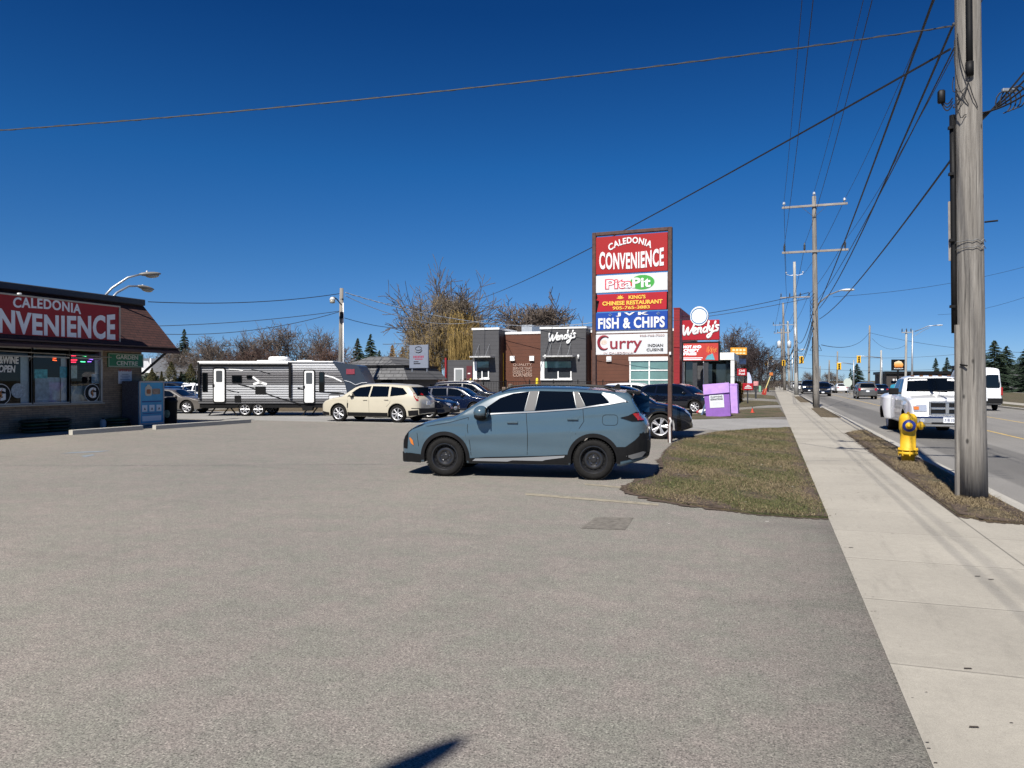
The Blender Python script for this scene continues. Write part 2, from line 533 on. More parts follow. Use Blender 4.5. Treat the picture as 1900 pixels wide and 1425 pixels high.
def texts(name, items, m, parent):
    "several lines of lettering in one part; items = [(txt, (x,y,z), kw)]"
    b = MB()
    for t_, l, k in items:
        vs, fs = text_mesh(t_, **k)
        b.add([(v[0] + l[0], v[1] + l[1], v[2] + l[2]) for v in vs], fs)
    return b.build(name, m, parent, fix=False)
WENDY = [  # brush strokes of the hand-lettered word, x 0..10.2, z -1.2..3.6
    [(0, 2.9), (.15, 1.4), (.45, .15), (.75, .5), (1.35, 2.3), (1.55, .3), (1.9, .45), (2.7, 2.0), (3.05, 3.1)],
    [(3.0, .95), (3.55, 1.25), (3.75, 1.75), (3.35, 2.0), (2.95, 1.4), (3.05, .55), (3.6, .35), (4.2, .75)],
    [(4.35, 1.95), (4.3, .5)], [(4.35, 1.3), (4.75, 1.95), (5.1, 1.8), (5.1, .95), (5.3, .5)],
    [(6.75, 1.85), (6.2, 1.95), (5.8, 1.3), (5.95, .65), (6.4, .7), (6.85, 1.3), (7.05, 3.7)], [(6.85, 1.3), (6.95, .65)],
    [(7.45, 2.2), (7.5, 1.35), (7.85, .95), (8.3, 1.6)], [(8.45, 2.4), (8.3, .5), (7.9, -.7), (7.3, -1.0), (7.15, -.4), (8.0, .2), (8.8, .75)],
    [(8.95, 3.5), (8.85, 2.9)],
    [(9.95, 2.35), (9.4, 2.45), (9.3, 1.95), (9.8, 1.55), (9.75, .95), (9.15, .85)]]
def script_word(name, m, parent, loc, w, shear=.12, rad=.30):
    s = w / 10.2
    b = MB(); b.sm = True
    for st in WENDY:
        pts = []
        P = [Vector((x + z * shear, 0, z + x * .045)) for x, z in st]
        for i in range(len(P) - 1):
            p0 = P[max(0, i - 1)]; p1 = P[i]; p2 = P[i + 1]; p3 = P[min(len(P) - 1, i + 2)]
            for k in range(5):
                t = k / 5
                pts.append(.5 * ((2 * p1) + (p2 - p0) * t + (2 * p0 - 5 * p1 + 4 * p2 - p3) * t * t + (3 * p1 - p0 - 3 * p2 + p3) * t ** 3))
        pts.append(P[-1])
        mb = MB(); mb.tube([p * s for p in pts], [rad * s] * len(pts), 8)
        # round the ends
        for e in (P[0], P[-1]): mb.ell(e * s, (rad * s,) * 3, 8, 6)
        b.add([(v[0] - w / 2, v[1] * .45, v[2]) for v in mb.v], mb.f)
    return b.build(name, m, parent, loc)
# ------------------------------------------------------------------ the ground, road and walks
def struct(name, b, m, **k):
    o = b.build(name, m, **k); o["kind"] = "structure"; return o
m_far = sheet_grass("far_field", .3)
struct("ground", MB().flat([(-2500, -800), (2500, -800), (2500, 4200), (-2500, 4200)], -.17), m_far)
b = MB(); b.slab([(-70, -30), (.71, -30), (.71, 150), (-70, 150)], -.165, 0)
struct("parking_lot", b, M_ASPH)
b = MB(); b.slab([(.71, -30), (3.2, -30), (3.2, 240), (.71, 240)], -.165, .006)
struct("sidewalk", b, M_WALK)
b = MB(); b.box((3.28, 105, -.08), (.16, 270, .18), bev=.02)
b.box((3.5, 105, -.13), (.28, 270, .05))
struct("kerb", b, M_KERB)
b = MB(); b.slab([(3.36, -30), (15.2, -30), (15.2, 420), (3.36, 420)], -.166, -.115)
struct("road", b, M_ROAD)
b = MB(); b.box((15.28, 105, -.08), (.16, 270, .18), bev=.02); b.box((34, 105, -.06), (.2, 270, .16), bev=.02)
struct("far_kerb", b, M_KERB)
b = MB(); b.slab([(15.36, -30), (33.9, -30), (33.9, 240), (15.36, 240)], -.165, -.01)
struct("far_verge", b, M_GRASS)
b = MB(); b.slab([(17.0, -30), (18.6, -30), (18.6, 240), (17.0, 240)], -.165, .002)
struct("far_sidewalk", b, M_WALK)
b = MB(); b.slab([(34.1, -30), (110, -30), (110, 240), (34.1, 240)], -.165, -.02)
struct("far_parking_lot", b, M_ASPH)
m_yl = mat("road_line_yellow", (.52, .36, .11), .8, var=.35, vs=6)
b = MB()
for X in (7.75, 10.7): b.flat([(X - .05, -30), (X + .05, -30), (X + .05, 400), (X - .05, 400)], -.111)
struct("road_markings", b, m_yl)
b = MB()
for y in (0, 110):    # cross street joints / patches of newer asphalt
    pass
m_patch = mat("asphalt_patch", (.150, .136, .114), .9, var=.45, vs=14, bump=.6, bs=120)
def gpoly(pts): return [G(*p)[:2] for p in pts]
struct("asphalt_patch", MB().flat(gpoly([(1078, 981), (1160, 984), (1176, 961), (1106, 960)]), .004), m_patch)
m_pl = mat("worn_line_paint", (.262, .232, .172), .85, var=.35, vs=9)
b = MB()
b.flat(gpoly([(975, 915), (975, 919), (1222, 939), (1222, 935)]), .004)
b.flat(gpoly([(1085, 897.5), (1085, 900), (1162, 907), (1164, 904.5)]), .0045)
struct("parking_lines", b, m_pl)
m_bl = mat("worn_blue_paint", (.19, .22, .24), .85, var=.3, vs=5)
b = MB()
b.flat(gpoly([(112, 842), (135, 839), (205, 836), (186, 839)]), .004); b.flat(gpoly([(150, 846), (172, 843), (176, 845), (156, 849)]), .004)
struct("faded_parking_symbol", b, m_bl)
# hairline cracks in the lot
m_crk = mat("crack_dark", (.075, .066, .056), .95, var=.3, vs=20)
rc = random.Random(77)
for pts in ([(0, 905), (60, 901), (130, 893), (180, 884), (232, 875), (290, 866), (340, 857), (400, 849), (430, 842)], [(515, 992), (540, 985), (562, 979)], [(430, 842), (500, 834), (560, 829), (600, 826)], [(150, 1003), (210, 996)]):
    W = [G(*p) for p in pts]; P = []
    for a_, c_ in zip(W, W[1:]):
        n_ = max(2, int((c_ - a_).length / .12))
        for k in range(n_):
            v = a_.lerp(c_, k / n_); P.append((v.x + rc.gauss(0, .012), v.y + rc.gauss(0, .02)))
    b = MB()
    for k in range(len(P) - 1):
        w_ = rc.uniform(.003, .010)
        b.flat([(P[k][0], P[k][1] - w_), (P[k + 1][0], P[k + 1][1] - w_), (P[k + 1][0], P[k + 1][1] + w_), (P[k][0], P[k][1] + w_)], .0035 + .0002 * (k % 3))
    struct("asphalt_crack", b, m_crk, fix=False)
# lawns (thin slabs of turf on the paving level)
LAWN1 = [(1538, 963), (1480, 961), (1400, 955), (1330, 946), (1270, 937), (1225, 929), (1180, 918), (1163, 910), (1168, 903), (1190, 893), (1228, 882), (1232, 866), (1228, 852), (1238, 836), (1252, 822), (1285, 811), (1330, 802), (1400, 796.5), (1468, 794)]
LAWNA = [(1195, 780), (1300, 778.5), (1458, 773), (1446, 757.5), (1400, 758.5), (1360, 762.5), (1290, 769), (1215, 774)]
LAWNB = [(1250, 759), (1366, 756.5), (1446, 751), (1441, 746), (1410, 744), (1366, 743), (1290, 744)]
LAWNC = [(1366, 736.5), (1441, 741), (1437, 735), (1420, 733), (1394, 731.5), (1340, 731.5)]
def fixed(poly):
    out = []
    for x, y in gpoly(poly): out.append((min(x, .705), y))
    return out
for i, P in enumerate((LAWN1, LAWNA, LAWNB, LAWNC)):
    b = MB(); b.slab(fixed(P), -.01, .028)
    struct("lawn", b, M_GRASS)
ISL = [(G(1765, 968).y, G(1570, 799).y), (G(1552, 775).y, G(1500, 757).y), (G(1500, 747).y, G(1462, 735.5).y)]
for y0, y1 in ISL:
    b = MB(); b.slab([(2.32, y0 + .45), (2.6, y0 + .08), (3.19, y0), (3.19, y1), (2.8, y1 - .4), (2.42, y1 - 1.5)], 0, .03)
    struct("boulevard_turf", b, M_DIRTG)
# lighter concrete drives between the lawns
b = MB()
b.slab([(-40, 28.5), (.708, 27.9), (.708, 36.5), (-40, 35.5)], -.01, .008)
b.slab([(-9, 55), (.708, 54.6), (.708, 56.3), (-9, 61)], -.01, .009)
struct("driveway", b, sheet_concrete("pale_asphalt", (.27, .262, .245)))
# blades of grass where the turf is near enough to show them
m_soil = mat("bare_soil", (.072, .050, .034), .95, var=.55, vs=9, bump=.8, bs=60)
def inside(poly, x, y):
    c = False; j = len(poly) - 1
    for i in range(len(poly)):
        xi, yi = poly[i]; xj, yj = poly[j]
        if (yi > y) != (yj > y) and x < (xj - xi) * (y - yi) / (yj - yi) + xi: c = not c
        j = i
    return c
def edge_dist(poly, x, y):
    best = 9
    for i in range(len(poly)):
        ax, ay = poly[i - 1]; bx_, by = poly[i]; dx, dy = bx_ - ax, by - ay; l = dx * dx + dy * dy or 1e-9
        t = max(0, min(1, ((x - ax) * dx + (y - ay) * dy) / l)); best = min(best, math.hypot(x - ax - dx * t, y - ay - dy * t))
    return best
SOILN = [0]
def soil_rim(poly, wmin, wmax, seed, i0=0, i1=None):
    rs = random.Random(seed); n = len(poly); i1 = i1 or n
    mx = sum(p[0] for p in poly) / n; my = sum(p[1] for p in poly) / n
    for i in range(i0, i1):
        ax, ay = poly[i % n]; cx, cy = poly[(i + 1) % n]
        L_ = math.hypot(cx - ax, cy - ay); k = 0.0
        while k < L_:
            x0 = ax + (cx - ax) * k / L_; y0 = ay + (cy - ay) * k / L_; r = rs.uniform(wmin, wmax)
            nx, ny = -(cy - ay) / L_, (cx - ax) / L_
            if not inside(poly, x0 + nx * .02, y0 + ny * .02): nx, ny = -nx, -ny
            for out in (0, 1):
                o_ = r * rs.uniform(.9, 1.5) if not out else -r * rs.uniform(.0, .35)
                rr = r if not out else r * rs.uniform(.3, .6)
                x, y = x0 + nx * o_, y0 + ny * o_
                q = [(x + rr * rs.uniform(.6, 1.1) * math.cos(6.283 * j / 9), y + rr * rs.uniform(.6, 1.1) * math.sin(6.283 * j / 9)) for j in range(9)]
                q = [(min(px_, .706) if x < .75 else min(max(px_, 2.30), 3.185), py_) for px_, py_ in q]
                SOILN[0] += 1
                soil.flat(q, (.0285 if not out else .0075) + SOILN[0] * .000004)
            k += r * .7
soil = MB()
f1 = fixed(LAWN1)
soil_rim(f1, .06, .16, 3); soil_rim(f1, .12, .30, 4, 3, 12)
isl1 = [(2.32, ISL[0][0] + .45), (2.6, ISL[0][0] + .08), (3.19, ISL[0][0]), (3.19, ISL[0][1]), (2.8, ISL[0][1] - .4), (2.42, ISL[0][1] - 1.5)]
soil_rim(isl1, .05, .14, 5)
tag(soil.build("bare_soil", m_soil, fix=False), "bare brown soil along the ragged edges of the turf", "soil", kind="stuff")
def blades(name, polys, n, seed, m, hmin=.02, hmax=.06, thin=.30):
    rnd = random.Random(seed); V = []; F = []
    for poly, cnt in zip(polys, n):
        xs = [p[0] for p in poly]; ys = [p[1] for p in poly]
        k = 0
        while k < cnt:
            y = min(ys) + (max(ys) - min(ys)) * rnd.random() ** 1.5
            x = rnd.uniform(min(xs), max(xs))
            k += 1
            if not inside(poly, x, y): continue
            ed = edge_dist(poly, x, y)
            if ed < thin and rnd.random() > .12 + .88 * (ed / thin): continue
            pn = math.sin(x * 2.1 + seed) * math.sin(y * 1.7 + 2 * seed) + .5 * math.sin(x * 5.3 + y * 3.1)
            if pn < -.35 and rnd.random() < .75: continue
            if rnd.random() < .02: x += rnd.gauss(0, .12); y += rnd.gauss(0, .12)
            a = rnd.uniform(0, 6.28); h = rnd.uniform(hmin, hmax) * (1.1 + .4 * pn); w = rnd.uniform(.0025, .006); ln = rnd.uniform(.3, 2.0) * h
            a2 = rnd.uniform(0, 6.28)
            o = len(V)
            V += [(x - math.cos(a) * w, y - math.sin(a) * w, .026), (x + math.cos(a) * w, y + math.sin(a) * w, .026), (x + math.cos(a2) * ln, y + math.sin(a2) * ln, .026 + h)]
            F.append((o, o + 1, o + 2))
    bb = MB(); bb.add(V, F)
    o = bb.build(name, m, fix=False); tag(o, kind="stuff")
    return o
def blade_mat(name, stops):
    t = NT(name, .8)
    c = t.ramp(t.noise(45, 2, .6), stops)
    return t.col(c)
mb1 = blade_mat("green_blades", [(.3, (.030, .038, .011)), (.5, (.075, .085, .026)), (.7, (.19, .175, .065))])
mb2 = blade_mat("straw_blades", [(.3, (.085, .062, .035)), (.5, (.185, .140, .076)), (.7, (.36, .29, .17))])
tag(blades("grass", [fixed(LAWN1)], [110000], 1, mb1, .012, .038), "short green and straw coloured grass of the lawn beside the blue car", "grass")
tag(blades("dry_grass", [fixed(LAWN1)] + [isl1], [90000, 45000], 2, mb2, .012, .045, .18), "dry straw grass at the lawn and around the near pole", "grass")
rnd = random.Random(5)
b = MB()
for i in range(60):
    x, y = rnd.uniform(-3.5, .5), rnd.uniform(9, 30)
    s_ = rnd.uniform(.012, .05)
    b.flat([(x, y), (x + s_, y + .01), (x + s_ * .8, y + s_ * .6), (x + .1 * s_, y + s_ * .5)], .05)
for i in range(220):
    x, y = rnd.uniform(-14, .6), rnd.uniform(2.5, 26)
    s_ = rnd.uniform(.004, .014)
    b.flat([(x, y), (x + s_, y + .004), (x + s_ * .8, y + s_ * .6)], .006)
tag(b.build("litter", mat("pale_litter", (.6, .58, .52), .8), fix=False), "pale scraps of litter scattered on lawn and asphalt", "litter", kind="stuff")
b = MB()
for i in range(500):
    if rnd.random() < .5: x, y = .70 + rnd.gauss(-.05, .06), rnd.uniform(2.5, 10)
    else: x, y = rnd.uniform(-9, 2.2), rnd.uniform(2.5, 16)
    s_ = rnd.uniform(.005, .022)
    b.flat([(x, y), (x + s_, y + .004), (x + s_ * .8, y + s_ * .5), (x + s_ * .3, y + s_ * .35)], .0105)
for px, py in ((1790, 1245), (1810, 1072), (1835, 1078), (1800, 1355), (1575, 1018)):
    p = G(px, py); b.flat([(p.x, p.y), (p.x + .05, p.y + .015), (p.x + .045, p.y + .03), (p.x + .005, p.y + .02)], .012)
tag(b.build("leaf_crumbs", mat("brown_crumbs", (.055, .042, .03), .9), fix=False), "dark crumbs of dead leaves along the asphalt and walk", "dead leaves", kind="stuff")

# ------------------------------------------------------------------ cars
def lerp_tab(tab, x):
    if x <= tab[0][0]: return tab[0][1]
    for (a, b), (c, d) in zip(tab, tab[1:]):
        if x <= c: return b + (d - b) * ((x - a) / (c - a) if c > a else 1)
    return tab[-1][1]
def clip_poly(poly, ax, val, keep_gt):
    out = []
    for i in range(len(poly)):
        a, b = poly[i - 1], poly[i]
        ia = (a[ax] >= val) == keep_gt or a[ax] == val; ib = (b[ax] >= val) == keep_gt or b[ax] == val
        if ia != ib:
            t = (val - a[ax]) / (b[ax] - a[ax])
            out.append((a[0] + (b[0] - a[0]) * t, a[1] + (b[1] - a[1]) * t))
        if ib: out.append(b)
    return out
def cells(poly, step):
    x0, x1 = min(p[0] for p in poly), max(p[0] for p in poly)
    nx = max(1, int(math.ceil((x1 - x0) / step))); 
    for i in range(nx):
        a = x0 + (x1 - x0) * i / nx; b_ = x0 + (x1 - x0) * (i + 1) / nx
        p = clip_poly(clip_poly(poly, 0, a, True), 0, b_, False)
        if len(p) < 3: continue
        y0, y1 = min(q[1] for q in p), max(q[1] for q in p)
        ny = max(1, int(math.ceil((y1 - y0) / step)))
        for j in range(ny):
            c = y0 + (y1 - y0) * j / ny; d = y0 + (y1 - y0) * (j + 1) / ny
            q = clip_poly(clip_poly(p, 1, c, True), 1, d, False)
            if len(q) >= 3:
                ar = sum(q[k - 1][0] * q[k][1] - q[k][0] * q[k - 1][1] for k in range(len(q)))
                if abs(ar) > 1e-7: yield q

class CarShape:
    def __init__(s, L, W, top, wheels, R, sill=.24, belt=1.0, tumble=.36, pexp=7.0, roofh=.12, arch=.06, flares=(), botf=None, botr=None, xc=0.0, tnexp=2.8, zmax=.65, cabin=None, crease=None):
        s.crease = crease
        s.L, s.W, s.top, s.wh, s.R, s.sill, s.belt, s.tumble, s.p, s.roofh = L, W / 2, sorted(top), wheels, R, sill, belt, tumble, pexp, roofh
        s.Ra = R + arch; s.fl = flares; s.xc = xc; s.tn = tnexp; s.zmax = zmax; s.cabin = cabin
        s.botf = botf or (L / 2 - .35, sill + .1); s.botr = botr or (-L / 2 + .35, sill + .12)
    def ztop(s, x): return lerp_tab(s.top, x)
    def zbot(s, x):
        z = s.sill
        xf, zf = s.botf; xr, zr = s.botr
        if x > xf: z = s.sill + (zf - s.sill) * min(1, (x - xf) / (s.L / 2 + s.xc - xf))
        if x < xr: z = s.sill + (zr - s.sill) * min(1, (xr - x) / (s.L / 2 - s.xc + xr))
        for xw in s.wh:
            d = abs(x - xw)
            if d < s.Ra: z = max(z, s.R + math.sqrt(max(0, s.Ra ** 2 - d * d)))
        return z
    def plan(s, x):
        q = min(1, abs(x - s.xc) / (s.L / 2))
        return s.W * max(0, 1 - q ** s.p) ** (1 / s.p)
    def z1(s, x):
        zt = s.ztop(x)
        return zt - min(s.roofh, max(.02, (zt - s.zbot(x)) * .3))
    def bl(s, x): return s.belt(x) if callable(s.belt) else s.belt
    def side(s, x, z):
        P = s.plan(x); b = s.bl(x)
        f = 1.0
        if z < s.zmax: f -= .07 * ((s.zmax - z) / s.zmax) ** 2 * 1.6
        elif z < b: f -= .035 * ((z - s.zmax) / max(.05, b - s.zmax)) ** 2
        else:
            f -= .035
            k = s.tumble
            P = P - k * (z - b) - .25 * k * (z - b) ** 2
        for (fx, fl, am, zt) in s.fl:
            d = abs(x - fx) / fl
            if d < 1 and z < zt: P += am * (1 - d ** 4) * min(1, (zt - z) / .12)
        # soft waist crease
        f += .006 * math.exp(-((z - (b - .13)) / .05) ** 2)
        if s.crease: f += s.crease(x, z)
        return max(0, P * f)
    def w(s, x, z):
        z1, zt = s.z1(x), s.ztop(x)
        if z <= z1: return s.side(x, z)
        if z >= zt: return 0
        q = (z - z1) / (zt - z1)
        return s.side(x, z1) * (1 - q ** 2.0) ** (1 / s.tn)
    def xfront(s, y, z, sgn=1, start=None):
        lo = start if start is not None else s.xc + sgn * .0; hi = s.xc + sgn * s.L / 2
        # walk outward from the end towards the middle until inside
        n = 160
        prev = hi
        for i in range(n + 1):
            x = hi + (lo - hi) * i / n
            if s.w(x, z) >= abs(y):
                a, b_ = prev, x
                for _ in range(12):
                    m = (a + b_) / 2
                    if s.w(m, z) >= abs(y): b_ = m
                    else: a = m
                return b_
            prev = x
        return lo
    def columns(s, nx=64):
        xs = set()
        h = s.L / 2
        for i in range(nx + 1):
            t = -1 + 2 * i / nx
            t = math.sin(t * math.pi / 2) * .55 + t * .45
            xs.add(round(s.xc + h * t, 4))
        for q in (.985, .996): xs.add(round(s.xc + h * q, 4)); xs.add(round(s.xc - h * q, 4))
        for x, z in s.top: 
            if abs(x - s.xc) < h: xs.add(round(x, 4))
        for xw in s.wh:
            for k in range(17):
                xs.add(round(xw + s.Ra * math.cos(math.pi * k / 16), 4))
            xs.add(round(xw - s.Ra - .004, 4)); xs.add(round(xw + s.Ra + .004, 4))
        xs = sorted(x for x in xs if abs(x - s.xc) <= h + 1e-6)
        out = [xs[0]]
        for x in xs[1:]:
            if x - out[-1] > .0035: out.append(x)
        return out
    def body(s, nx=64, nl=14, nt=9):
        b = MB(); b.sm = True
        xs = s.columns(nx)
        nr = nl + nt
        vs = []
        for x in xs:
            zb, z1, zt = s.zbot(x), s.z1(x), s.ztop(x)
            col = []
            bz = s.bl(x)
            for j in range(nl + 1):
                z = zb + (z1 - zb) * j / nl
                col.append((x, s.side(x, z), z))
            y1 = s.side(x, z1)
            for j in range(1, nt + 1):
                a = math.pi / 2 * j / nt
                yy = y1 * (math.cos(a)) ** 1.0
                q = (yy / y1) if y1 > 1e-6 else 0
                z = z1 + (zt - z1) * math.sqrt(max(0, 1 - q ** s.tn))
                col.append((x, yy, z))
            vs.append(col)
        n = nr + 1
        V = []
        for col in vs:
            V += col
            V += [(x, -y, z) for x, y, z in col[:-1]]
        st = 2 * n - 1
        F, Fm = [], []
        for i in range(len(xs) - 1):
            a, c = i * st, (i + 1) * st
            for j in range(n - 1):
                F.append((a + j, a + j + 1, c + j + 1, c + j))
            R_ = lambda base, j: base + n + j if j < n - 1 else base + n - 1
            for j in range(n - 1):
                F.append((R_(a, j), R_(c, j), R_(c, j + 1), R_(a, j + 1)))
            Fm.append((a, c, c + n, a + n))
        b.add(V, F)
        b.mi = 1; b.sm = False
        o = len(b.v) - len(V)
        for f in Fm: b.f.append(f); b.m.append(1); b.smooth.append(False)
        return b
    def sidepatch(s, b, poly, off=.004, step=.09, sides=(1, -1)):
        for sg in sides:
            for q in cells(poly, step):
                vs = [(x, sg * (s.w(x, z) + off), z) for x, z in q]
                b.add(vs, [tuple(range(len(vs)))])
    def endpatch(s, b, poly, end=1, off=.005, step=.12, start=None, mirror=False):
        "poly of (y,z)"
        ps = [poly]
        if mirror: ps.append([(-y, z) for y, z in poly])
        for P in ps:
            for q in cells(P, step):
                vs = [(s.xfront(y, z, end, start) + end * off, y, z) for y, z in q]
                b.add(vs, [tuple(range(len(vs)))])
def strip(pts, w):
    "thin polygon following a polyline"
    L_, R_ = [], []
    for i, p in enumerate(pts):
        a = pts[max(0, i - 1)]; c = pts[min(len(pts) - 1, i + 1)]
        dx, dz = c[0] - a[0], c[1] - a[1]; l = math.hypot(dx, dz) or 1
        L_.append((p[0] - dz / l * w / 2, p[1] + dx / l * w / 2)); R_.append((p[0] + dz / l * w / 2, p[1] - dx / l * w / 2))
    return L_ + R_[::-1]
def ring(xc, zc, r0, r1, a0, a1, n=14):
    P = [(xc + r1 * math.cos(R(a0 + (a1 - a0) * i / n)), zc + r1 * math.sin(R(a0 + (a1 - a0) * i / n))) for i in range(n + 1)]
    Q = [(xc + r0 * math.cos(R(a1 + (a0 - a1) * i / n)), zc + r0 * math.sin(R(a1 + (a0 - a1) * i / n))) for i in range(n + 1)]
    return P + Q
def wheel(parent, x, y, R_, style, wid=.22):
    sg = 1 if y > 0 else -1
    w = sub("wheel", parent, (x, y, R_))
    b = MB(); b.sm = True
    h = wid / 2; ri = R_ * .66
    prof = [(ri, -h * .8), (ri + .02, -h), (R_ - .05, -h), (R_ - .012, -h * .82), (R_, -h * .5), (R_, h * .5), (R_ - .012, h * .82), (R_ - .05, h), (ri + .02, h), (ri, h * .8), (ri, -h * .8)]
    b.lathe(prof, 36, ax='y', caps=False)
    if R_ > .3 and style == 'steel':   # tread blocks
        for k in range(44):
            a = 2 * math.pi * k / 44
            for q in (-.6, 0, .6):
                bb = MB(); M = Matrix.Rotation(a + q * .05, 3, 'Y')
                c = M @ Vector((R_ + .001, h * q, 0))
                b.sm = False; b.box(c, (.012, h * .5, .032), M=M); b.sm = True
    b.build("tyre", M_RUB, w, fix=True)
    r = MB(); r.sm = True
    o = sg * h * .72
    if style == 'steel':
        r.sm = False
        r.lathe([(ri + .014, sg * h * .96), (ri + .002, sg * h * .97), (ri - .012, sg * h * .86), (ri - .018, sg * h * .45), (ri - .040, sg * h * .22), (ri * .80, sg * h * .26), (ri * .68, sg * h * .46), (ri * .58, sg * h * .50), (ri * .48, sg * h * .44), (ri * .40, sg * h * .30), (ri * .24, sg * h * .30), (ri * .22, sg * h * .40), (ri * .17, sg * h * .44), (0, sg * h * .44)], 36, ax='y', caps=False)
        rim = r.build("rim", MATS["steel_rim"], w)
        q = MB()
        for k in range(5):
            a = 2 * math.pi * k / 5 + .3
            q.ell((math.cos(a) * ri * .33, sg * h * .34, math.sin(a) * ri * .33), (.014, .020, .014), 8, 6)
        q.build("wheel_nut", M_CHR, w)  # the five chrome wheel nuts
        q = MB()
        for k in range(16):
            a = 2 * math.pi * k / 16
            q.ell((math.cos(a) * ri * .82, sg * h * .25, math.sin(a) * ri * .82), (.020, .012, .020), 10, 6)
        q.build("vent_hole", MATS["hole_black"], w)  # rim vent holes, added as black blobs instead of real openings
    else:
        n = 5 if style == 'alloy5' else (7 if style == 'alloy7' else 6)
        r.lathe([(ri + .014, sg * h * .96), (ri - .004, sg * h * .93), (ri - .02, sg * h * .5), (ri - .03, -sg * h * .2)], 32, ax='y', caps=False)
        r.sm = False
        for k in range(n):
            a = 2 * math.pi * k / n
            for da in ((-.16, .16) if style == 'alloy5' else (0,)):
                p0 = Vector((math.cos(a) * .05, o, math.sin(a) * .05)); p1 = Vector((math.cos(a + da) * (ri - .008), o, math.sin(a + da) * (ri - .008)))
                r.bar(p0, p1, .02, .05 if n > 5 else .045, up=(0, 0, 1) if abs(math.sin(a)) < .7 else (1, 0, 0)) if False else r.tube([p0, (p0 + p1) / 2 + Vector((0, sg * .006, 0)), p1], [.034, .028, .032], 6)
        r.sm = True
        r.lathe([(.075, o - sg * .02), (.075, o + sg * .012), (.05, o + sg * .02), (0, o + sg * .022)], 16, ax='y')
        r.build("rim", M_ALU if style != 'grey' else M_GALV, w)
        q = MB(); q.lathe([(ri - .03, -sg * h * .1), (0, -sg * h * .12)], 24, ax='y', caps=False)
        q.build("brake_disc", M_BLK, w)
    return w
mat("steel_rim", (.014, .014, .015), .28, spec=.7)
mat("hole_black", (.002, .002, .002), .9)
def paint(name, col, rough=.32, metal=0.0, coat=.8):
    return mat(name, col, rough, metal, var=.04, vs=1.5, coat=coat)
def rnd_poly(x0, z0, x1, z1, r=.04):
    pts = []
    for cx, cz, a0 in ((x1 - r, z1 - r, 0), (x0 + r, z1 - r, 90), (x0 + r, z0 + r, 180), (x1 - r, z0 + r, 270)):
        for k in range(4):
            a = R(a0 + 30 * k); pts.append((cx + r * math.cos(a), cz + r * math.sin(a)))
    return pts
def mirror_part(t, x, y, z, m, s=1.0):
    for sg in (1, -1):
        b = MB(); b.sm = True
        b.ell((x, sg * (y + .11 * s), z), (.10 * s, .13 * s, .085 * s), 14, 10)
        b.tube([(x - .02, sg * (y - .06), z - .06), (x, sg * (y + .05), z - .04)], .025, 6)
        mp = b.build("side_mirror", m, t)
        q = MB(); q.box((x - .078 * s, sg * (y + .11 * s), z), (.02, .19 * s, .12 * s), bev=.01)
        q.build("mirror_glass", M_GLASSD, mp)
        q = MB(); q.sm = True; q.ell((x + .01, sg * (y + .11 * s), z - .045 * s), (.088 * s, .122 * s, .062 * s), 12, 8); q.build("mirror_base", M_BLKP, mp)
